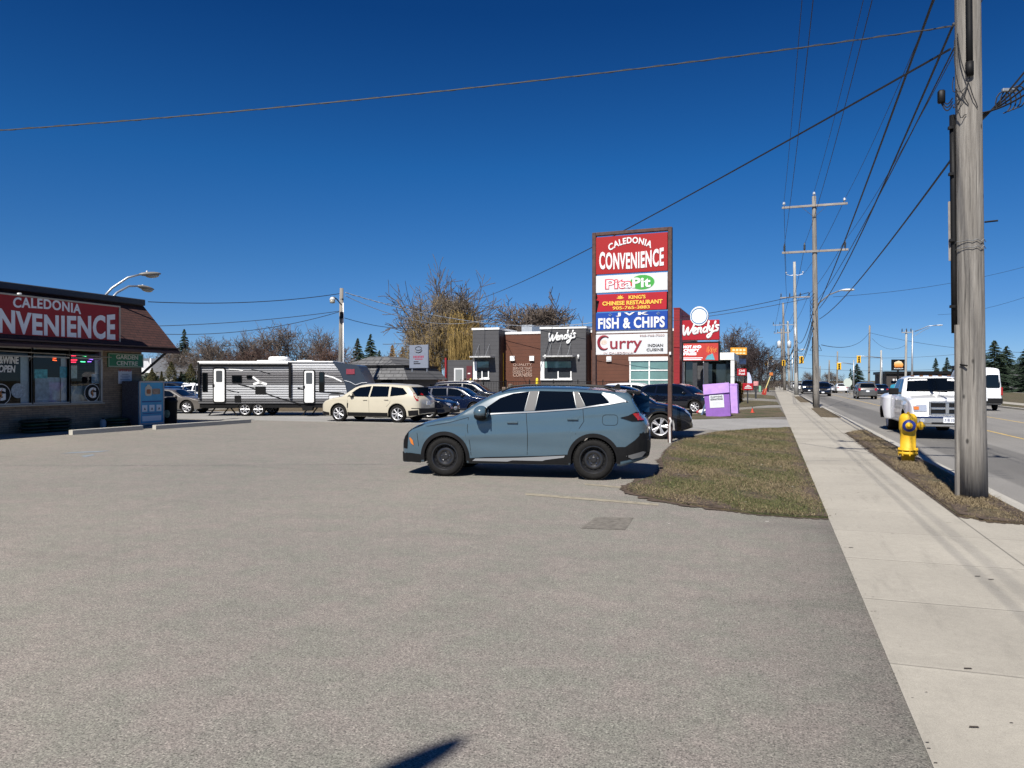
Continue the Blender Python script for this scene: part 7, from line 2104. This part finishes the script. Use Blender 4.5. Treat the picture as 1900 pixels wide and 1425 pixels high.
# small red survey flag cone on the lawn
p = G(1396, 766.5); t = thing("red_cone", "small red cone on the lawn strip right of the purple bins", "cone", (p.x, p.y, .02))
b = MB(); b.lathe([(.13, 0), (.13, .02), (.08, .03), (.02, .24), (0, .24)], 12); b.build("cone_body", mat("cone_red", (.5, .05, .02), .5), t)
b = MB(); b.tube([(0, 0, .2), (.01, 0, .34)], .012, 5); b.build("stick", M_BLK, t)
# ------------------------------------------------------------------ trees
M_BARK = mat("bark_grey", (.10, .082, .068), .95, var=.3, vs=3)
M_TWIG = mat("twig_brown", (.105, .082, .066), .95, var=.25, vs=1.5)
M_TWIGR = mat("twig_red_brown", (.10, .060, .047), .95, var=.25, vs=1.5)
M_TWIGY = mat("willow_twig_gold", (.36, .25, .085), .9, var=.35, vs=.6)
M_WBARK = mat("willow_bark", (.24, .155, .065), .95, var=.45, vs=2.5)
M_TWIGD = mat("twig_dark", (.040, .028, .027), .95, var=.25, vs=1.5)
def needle_mat(name, a, c):
    t = NT(name, .8); n = t.noise(1.3, 4, .7); n2 = t.noise(9, 2, .6)
    cc = t.ramp(n, [(.3, a), (.7, c)]); return t.col(t.mix(1.0, cc, t.ramp(n2, [(.3, .6), (.7, 1.35)]), 'MULTIPLY'))
M_NEED = needle_mat("needles_dark", (.010, .024, .014), (.030, .055, .026))
M_CEDAR = needle_mat("cedar_olive", (.030, .036, .012), (.105, .085, .022))
M_LARCH = needle_mat("larch_orange", (.14, .085, .03), (.27, .15, .05))
def rot_about(v, ax, a): return Matrix.Rotation(a, 3, ax) @ v
def grow_tree(seed, H=10, levels=4, spread=.5, trunk=.30, kids=(7, 6, 5, 5), len0=.42, gnarl=.25, up=.25, droop=0.0, base_h=.18, rmin=.026, tl=.78):
    rnd = random.Random(seed); A, B_ = MB(), MB(); A.sm = True
    def go(p, d, L, r, lev):
        segs = 5 if lev < 2 else (3 if lev == 2 else 2)
        pts = [p]; rad = [r]; dd = d.copy(); q = p.copy()
        for i in range(segs):
            dd = (dd + Vector((rnd.gauss(0, gnarl), rnd.gauss(0, gnarl), rnd.gauss(0, gnarl * .6) + up * (1 if lev < 3 else .3) - droop * (lev >= 2))) * .45).normalized()
            q = q + dd * L / segs; pts.append(q.copy()); rad.append(max(rmin, r * (1 - .72 * (i + 1) / segs)))
        (A if lev < 2 else B_).tube(pts, rad, 7 if lev == 0 else (5 if lev == 1 else 3), caps=False)
        if lev >= levels: return
        n = kids[lev]
        for k in range(n):
            t_ = (base_h if lev == 0 else .18) + (1 - (base_h if lev == 0 else .18)) * (k + rnd.random() * .8) / n
            i = min(segs - 1, int(t_ * segs)); f = t_ * segs - i
            s_ = pts[i].lerp(pts[i + 1], min(1, f))
            ax = dd.orthogonal().normalized(); ax = rot_about(ax, dd, rnd.uniform(0, 6.283))
            loc_d = (pts[i + 1] - pts[i]).normalized()
            nd = rot_about(loc_d, ax, rnd.uniform(.55, 1.1) * (spread + .5) * (1.1 - .3 * t_))
            go(s_, nd.normalized(), L * rnd.uniform(.45, .72) * (1.15 - .45 * t_ if lev == 0 else 1), max(rmin, (rad[i] * .55)), lev + 1)
    go(Vector((0, 0, 0)), Vector((0, 0, 1)), H * tl, trunk, 0)
    return A, B_
TREE_CACHE = {}
def proto_mesh(key, mk):
    if key not in TREE_CACHE:
        parts = mk()
        out = []
        for nm, b, m in parts:
            o = b.build(nm, m, None, fix=False); out.append((nm, o.data, m)); bpy.data.objects.remove(o)
        TREE_CACHE[key] = out
    return TREE_CACHE[key]
def plant(key, mk, name, label, px, top, d, wpx=None, rz=0.0, group=None, cat="tree", zb=0.0, base_w=None, m=None, H0=10.0):
    parts = proto_mesh(key, mk)
    P = base(px, 706, d, zb); H = (706 - top) * d / FPX + EYE - zb
    t = thing(name, label, cat, P, rz, group)
    s = H / H0; sx = s if not wpx else (wpx * d / FPX) / base_w
    t.scale = (sx, sx, s)
    for nm, me, mm in parts:
        o = bpy.data.objects.new(nm, me); COL.objects.link(o); o.parent = t
        if m and nm in ("crown", "twigs"):
            o.material_slots[0].link = 'OBJECT'; o.material_slots[0].material = m
    return t
def mk_bare(seed, **k):
    def f():
        A, B_ = grow_tree(seed, **k); hi = sorted(v[2] for v in A.v + B_.v)[int(.992 * len(A.v + B_.v))]
        for X in (A, B_): X.v = [(v[0] * 10 / hi, v[1] * 10 / hi, v[2] * 10 / hi) for v in X.v]
        return [("trunk", A, M_BARK), ("crown", B_, M_TWIG)]
    return f
def mk_conifer(seed, W=2.2, dens=1.0, topw=.02, bare=.06):
    def f():
        rnd = random.Random(seed); A, B_ = MB(), MB(); A.sm = True
        A.tube([(0, 0, 0), (0, 0, 5), (0, 0, 9.9)], [.16, .10, .02], 7)
        n = int(150 * dens)
        for i in range(n):
            t_ = bare + (1 - bare) * (i + rnd.random()) / n; z = 10 * t_
            R_ = W * (1 - t_) ** .85 * rnd.uniform(.72, 1.12) + .10
            a = rnd.uniform(0, 6.283); ca, sa = math.cos(a), math.sin(a)
            tip = Vector((ca * R_, sa * R_, z - R_ * .28 + .05))
            B_.tube([(0, 0, z), (ca * R_ * .5, sa * R_ * .5, z - R_ * .10), tip], [.03, .02, .008], 3, caps=False)
            m_ = int(10 + 26 * R_)
            for k in range(m_):
                f_ = .15 + .88 * (k + rnd.random()) / m_
                c = Vector((0, 0, z)).lerp(tip, f_) + Vector((0, 0, -.10 * R_ * math.sin(math.pi * f_) * 0))
                sgn = rnd.choice((-1, 1)); w = rnd.uniform(.10, .26) * (1.15 - f_ * .5) * (.6 + .4 * R_ / W)
                side = Vector((-sa * sgn, ca * sgn, 0)); out = Vector((ca, sa, -.2))
                e = c + side * w + out * w * rnd.uniform(.3, .9) + Vector((0, 0, rnd.uniform(-.16, .02)))
                h_ = rnd.uniform(.04, .09)
                o = len(B_.v); B_.v += [tuple(c + Vector((0, 0, h_))), tuple(c - out * .06), tuple(e)]
                B_.f.append((o, o + 1, o + 2)); B_.m.append(0); B_.smooth.append(False)
                o = len(B_.v); B_.v += [tuple(c), tuple(c + out * .10 + Vector((0, 0, -h_))), tuple(e + Vector((0, 0, -h_ * .5)))]
                B_.f.append((o, o + 1, o + 2)); B_.m.append(0); B_.smooth.append(False)
        return [("trunk", A, M_BARK), ("crown", B_, M_NEED)]
    return f
def mk_cedar(seed, W=1.6, n=5200):
    def f():
        rnd = random.Random(seed); A, B_ = MB(), MB()
        A.tube([(0, 0, 0), (0, 0, 6)], [.15, .05], 6)
        for i in range(n):
            t_ = rnd.random() ** .8; z = 10 * t_
            prof = W * (math.sin(math.pi * min(1, (.12 + t_ * .88))) ** .6 if t_ > .5 else (.75 + .25 * t_ * 2)) * (1 if t_ < .55 else 1)
            prof = W * (1 - max(0, (t_ - .25) / .75) ** 1.7) * (.8 + .2 * math.sin(9 * t_ + seed))
            a = rnd.uniform(0, 6.283); r = prof * (rnd.random() ** .35) * (1 + .16 * math.sin(3 * a + 5 * t_))
            c = Vector((math.cos(a) * r, math.sin(a) * r, z)); s_ = rnd.uniform(.12, .30)
            d1 = Vector((rnd.gauss(0, 1), rnd.gauss(0, 1), rnd.gauss(.6, .8))).normalized() * s_; d2 = Vector((rnd.gauss(0, 1), rnd.gauss(0, 1), rnd.gauss(0, .6))).normalized() * s_ * .5
            o = len(B_.v); B_.v += [tuple(c), tuple(c + d1 + d2), tuple(c + d1 - d2)]
            B_.f.append((o, o + 1, o + 2)); B_.m.append(0); B_.smooth.append(False)
        return [("trunk", A, M_BARK), ("crown", B_, M_CEDAR)]
    return f
def mk_willow(seed):
    def f():
        rnd = random.Random(seed); A, T_, B_, U_ = MB(), MB(), MB(), MB(); A.sm = True
        tips = []
        def limb(p, d, L, r, lev, maxlev):
            segs = 7 if lev < 2 else 4
            pts = [p.copy()]; rad = [r]; q = p.copy(); dd = d.copy()
            for i in range(segs):
                dd = (dd + Vector((rnd.gauss(0, .16), rnd.gauss(0, .16), rnd.gauss(0, .10) + (.10 if lev < 2 else .0)))).normalized()
                q = q + dd * L / segs; pts.append(q.copy()); rad.append(max(.026, r * (1 - .58 * (i + 1) / segs)))
            (A if lev < 2 else T_).tube(pts, rad, 9 if lev == 0 else (6 if lev < 2 else 4), caps=False)
            if lev >= maxlev:
                tips.extend(pts[1:]); return
            n = (6, 6, 5)[lev]
            for k in range(n):
                t_ = .32 + .66 * (k + rnd.random()) / n; i = min(segs - 1, int(t_ * segs))
                ax = rot_about(dd.orthogonal().normalized(), dd, rnd.uniform(0, 6.283))
                limb(pts[i], rot_about((pts[i + 1] - pts[i]).normalized(), ax, rnd.uniform(.35, .95)), L * rnd.uniform(.42, .72), rad[i] * .55, lev + 1, maxlev)
        for k, (ax_, ay_, L, r) in enumerate(((-.75, .1, 7.4, .36), (.05, -.1, 7.9, .42), (.60, .15, 7.6, .36), (-.30, .5, 7.4, .32), (1.05, -.3, 6.8, .28), (-1.25, -.2, 6.6, .26), (.3, -.6, 7.2, .30), (-.5, -.5, 7.6, .28))):
            limb(Vector((ax_ * .5, ay_ * .5, 0)), Vector((ax_ * .95, ay_, 1.25)).normalized(), L, r, 0, 3)
        zc, rz_, rx_ = 5.9, 3.9, 4.7
        tips = [p for p in tips if ((p.x / rx_) ** 2 + (p.y / rx_) ** 2 + ((p.z - zc) / rz_) ** 2) < 1.05 or p.z < 5]
        for i in range(15000):
            c = rnd.choice(tips) + Vector((rnd.gauss(0, .16), rnd.gauss(0, .16), rnd.gauss(0, .14)))
            if (c.x < .9 and rnd.random() < .80) or c.z > 8.2:
                d = Vector((rnd.gauss(0, .6) + .25 * c.x / 4, rnd.gauss(0, .6), rnd.uniform(-.35, .9))).normalized() * rnd.uniform(.35, 1.0)
                U_.tube([c, c + d * .5 + Vector((0, 0, .06)), c + d], [.016, .012, .008], 3, caps=False); continue
            L = rnd.uniform(.5, 2.1) * (1.25 if c.x > .4 else .6)
            a = rnd.uniform(0, 6.283); o_ = rnd.uniform(.08, .34)
            B_.tube([c, c + Vector((math.cos(a) * o_, math.sin(a) * o_, -.15 * L)), c + Vector((math.cos(a) * o_ * 1.5, math.sin(a) * o_ * 1.5, -.6 * L)), c + Vector((math.cos(a) * o_ * 1.4, math.sin(a) * o_ * 1.4, -L))], [.015, .014, .012, .008], 3, caps=False)
        zs_all = sorted(v[2] for v in T_.v + B_.v + U_.v); hi = zs_all[int(.993 * len(zs_all))]
        for X in (A, T_, B_, U_): X.v = [(v[0] * 10 / hi, v[1] * 10 / hi, max(v[2], 0) * 10 / hi) for v in X.v]
        return [("trunk", A, M_WBARK), ("limbs", T_, M_BARK), ("bare_twigs", U_, mat("willow_twig_grey", (.19, .15, .10), .95, var=.3, vs=1.5)), ("crown", B_, M_TWIGY)]
    return f
bare_a = ("bare_a", mk_bare(3, kids=(10, 6, 5, 4), spread=.55, gnarl=.30))
bare_b = ("bare_b", mk_bare(8, kids=(13, 7, 5, 3), spread=.40, gnarl=.22, base_h=.12))
bare_c = ("bare_c", mk_bare(21, kids=(16, 8, 5, 3), spread=.75, gnarl=.25, base_h=.10, up=.12))
bare_d = ("bare_d", mk_bare(33, kids=(11, 7, 5, 4), spread=.30, gnarl=.16, up=.5, base_h=.10))
bare_e = ("bare_e", mk_bare(5, kids=(26, 8, 6, 4), spread=.66, gnarl=.10, up=.14, tl=.40, base_h=.30, rmin=.020, trunk=.26))
con_a = ("con_a", mk_conifer(4, W=2.4, dens=1.6)); con_b = ("con_b", mk_conifer(14, W=3.0, dens=1.8)); con_c = ("con_c", mk_conifer(19, W=1.8, dens=1.3))
ced = ("ced", mk_cedar(2)); ced2 = ("ced2", mk_cedar(7, 2.6))
wil = plant(*(("willow", mk_willow(6))), "willow_tree", "big old willow with golden drooping twigs behind the shingled building", 826, 540, 74, rz=TH, H0=10)
wil.scale = (wil.scale.x * .80, wil.scale.y * .80, wil.scale.z)
BG = "bare trees behind the trailer and buildings"
for i, (k, px, top, d, rz, m, lab) in enumerate((
    (bare_a, 372, 632, 66, .3, M_TWIG, "bare tree rising from the trailer's rear end"),
    (bare_c, 408, 628, 92, 1.3, M_TWIG, "wide bare tree above the trailer's first door"),
    (bare_d, 448, 619, 96, 2.0, M_TWIG, "upright bare tree with a pale trunk left of centre above the trailer"),
    (bare_d, 482, 622, 104, .9, M_TWIG, "upright bare tree above the trailer's air conditioner, the taller of two"),
    (bare_c, 545, 607, 88, 2.6, M_TWIG, "wide spreading bare tree above the middle of the trailer"),
    (bare_b, 588, 612, 92, .5, M_TWIG, "bare tree just left of the light pole"),
    (bare_c, 612, 640, 84, 4.0, M_TWIGR, "low reddish bare tree behind the light pole"),
    (bare_b, 505, 643, 80, 3.3, M_TWIGR, "low reddish brown thicket tree behind the trailer's middle"),
    (bare_b, 430, 648, 78, 5.3, M_TWIGR, "low reddish bare tree over the trailer's first windows"),
    (bare_c, 352, 650, 84, 2.3, M_TWIG, "low bare tree beyond the store's eave tip"),
    (bare_c, 306, 640, 104, 5.0, M_TWIG, "bare tree under the store's mansard tip"),
    (bare_e, 1006, 569, 92, .2, M_TWIG, "round bare tree above the restaurant roof between the two towers"),
    (bare_a, 1364, 607, 150, 1.0, M_TWIG, "thin tall bare tree above the orange sign"),
    (bare_b, 1392, 622, 130, 2.0, M_TWIGD, "dense dark bare tree right of the orange sign"),
    (bare_c, 1411, 640, 118, 3.0, M_TWIGD, "dark bare tree behind the traffic signals"),
    (bare_c, 1437, 664, 140, 3.7, M_TWIG, "low bare tree left of the transformer pole"),
    (bare_b, 1379, 650, 112, .4, M_TWIGD, "dark bushy bare tree under the orange sign"),
    (bare_c, 715, 655, 110, 1.0, M_TWIG, "faint bare tree between the conifers and the willow"),
    (bare_b, 1502, 690, 210, 1.0, M_TWIG, "tiny far bare tree at the end of the road"),
    (bare_c, 1545, 690, 200, 2.0, M_TWIG, "tiny far bare tree above the silver car"))):
    plant(*k, "bare_tree", lab, px, top, d, rz=rz, m=m, group=BG)
CG = "evergreen trees"
for i, (k, px, top, d, rz, m, lab) in enumerate((
    (con_a, 342, 611, 96, .3, None, "pointed dark spruce right of the store's mansard"),
    (con_b, 664, 628, 88, 1.3, None, "left spruce of the pair right of the light pole"),
    (con_b, 688, 620, 86, 2.3, None, "taller right spruce of the pair right of the light pole"),
    (con_a, 704, 650, 90, 2.9, None, "short spruce at the right foot of the spruce pair"),
    (con_a, 728, 640, 90, .7, M_LARCH, "small orange brown conifer left of the roof sign board"),
    (con_a, 747, 643, 84, 1.9, M_LARCH, "orange brown conifer touching the roof sign board"),
    (con_b, 1336, 640, 78, 1.1, None, "dark spruce behind the glazed front room"),
    (con_b, 1590, 675, 132, .5, None, "round topped dark spruce above the grey minivan"),
    (con_c, 1578, 684, 134, 2.5, None, "narrow spruce left of the round topped one"),
    (con_a, 1736, 664, 135, .9, None, "left spruce above the white pickup's roof"),
    (con_b, 1757, 663, 135, 2.9, None, "right spruce above the white pickup's roof"),
    (con_b, 1845, 632, 118, .2, None, "big dark spruce above the white van"),
    (con_b, 1868, 642, 122, 1.9, None, "dark spruce right of the big one above the white van"),
    (con_b, 1822, 650, 124, 3.0, None, "spruce between the near pole and the white van"),
    (con_b, 1906, 640, 112, 3.6, None, "spruce cut by the right edge of the picture"))):
    sp = plant(*k, "spruce_tree", lab, px, top, d, rz=rz, m=m, group=CG)
    if px > 1800 or px == 1590: sp.scale = (sp.scale.x * 1.55, sp.scale.y * 1.55, sp.scale.z)
for i, (px, top, d, lab) in enumerate(((282, 684, 60, "olive cedar bush nearest the ice cabinet"), (300, 690, 60, "low cedar bush behind the blue sedan"), (318, 672, 60, "orange tipped cedar in the middle of the hedge"), (336, 690, 61, "low dark cedar left of the trailer's hedge cedar"), (354, 676, 61, "orange tipped cedar next to the trailer's rear end"), (370, 686, 62, "cedar half hidden by the trailer's rear end"))):
    plant(*(ced if i % 2 else ced2), "cedar_bush", lab, px, top, d, rz=i * 1.1, group="cedars behind the parked cars", cat="shrub")
b = MB(); 
def hedge(x0, x1, d, h, label, m, n=7000, seed=1, thick=1.2, zb=0.0):
    rnd = random.Random(seed); a = base(x0, 706, d, zb); c = base(x1, 706, d, zb); b = MB()
    for i in range(n):
        p = a.lerp(c, rnd.random()) + Vector((rnd.uniform(0, thick) * -ST, rnd.uniform(0, thick) * CT, 0)) - a
        p.z = h * rnd.random() ** .7 * (1 + .18 * math.sin(p.x * 2.3 + seed) + .1 * math.sin(p.x * 7))
        s_ = rnd.uniform(.10, .24); d1 = Vector((rnd.gauss(0, 1), rnd.gauss(0, 1), rnd.gauss(.4, 1))).normalized() * s_; d2 = Vector((rnd.gauss(0, 1), rnd.gauss(0, 1), rnd.gauss(0, 1))).normalized() * s_ * .5
        o = len(b.v); b.v += [tuple(p), tuple(p + d1 + d2), tuple(p + d1 - d2)]; b.f.append((o, o + 1, o + 2)); b.m.append(0); b.smooth.append(False)
    return tag(b.build("hedge", m, None, a, fix=False), label, "hedge")
hedge(262, 372, 60.5, 1.75, "dark clipped hedge behind the parked cars left of the trailer", M_NEED, 9000, 1)
hedge(735, 880, 56, 1.2, "low rust brown twiggy hedge behind the shingled building", M_TWIGR, 6000, 2, zb=.4)
hedge(1366, 1378, 62, 1.5, "tuft of tall straw coloured grass left of the red lawn sign", M_LARCH, 1600, 3, .8)
hedge(372, 660, 74, 1.3, "dark undergrowth line beyond the trailer", M_TWIGD, 9000, 4)
hedge(1396, 1462, 170, 2.2, "far dark shrub line at the end of the walk", M_TWIGD, 3000, 5, 2.5)
hedge(1490, 1570, 230, 3.0, "far shrub line at the end of the road", M_TWIGD, 3000, 6, 3)
hedge(1655, 1760, 165, 2.0, "far shrub line beside the dark restaurant", M_TWIGD, 3000, 7, 3)
hedge(1860, 1960, 140, 1.6, "shrub line behind the rust orange pickup", M_NEED, 3000, 8, 2)
# dry litter strip behind the trailer
b = MB()
a_, c_ = C(-17.5, 43.5), C(-7.0, 43.0); e_, f_ = C(-7.0, 48), C(-17.5, 49)
b.slab([(a_.x, a_.y), (c_.x, c_.y), (e_.x, e_.y), (f_.x, f_.y)], -.01, .03)
struct("leaf_strip", b, sheet_grass("leafy_strip", -.4))
# chain link frame gate beside the trailer
p = D(349, 706, 43); p.z = 0
t = thing("wire_gate", "small galvanised gate frame left of the travel trailer", "gate", p, TH)
b = MB()
for x in (-.28, .42): b.tube([(x, 0, 0), (x, 0, 1.62)], .03, 6)
b.tube([(-.28, 0, 1.60), (.42, 0, 1.60)], .03, 6); b.tube([(-.28, 0, 1.2), (.42, 0, 1.2)], .015, 5); b.build("gate_frame", M_GALV, t)
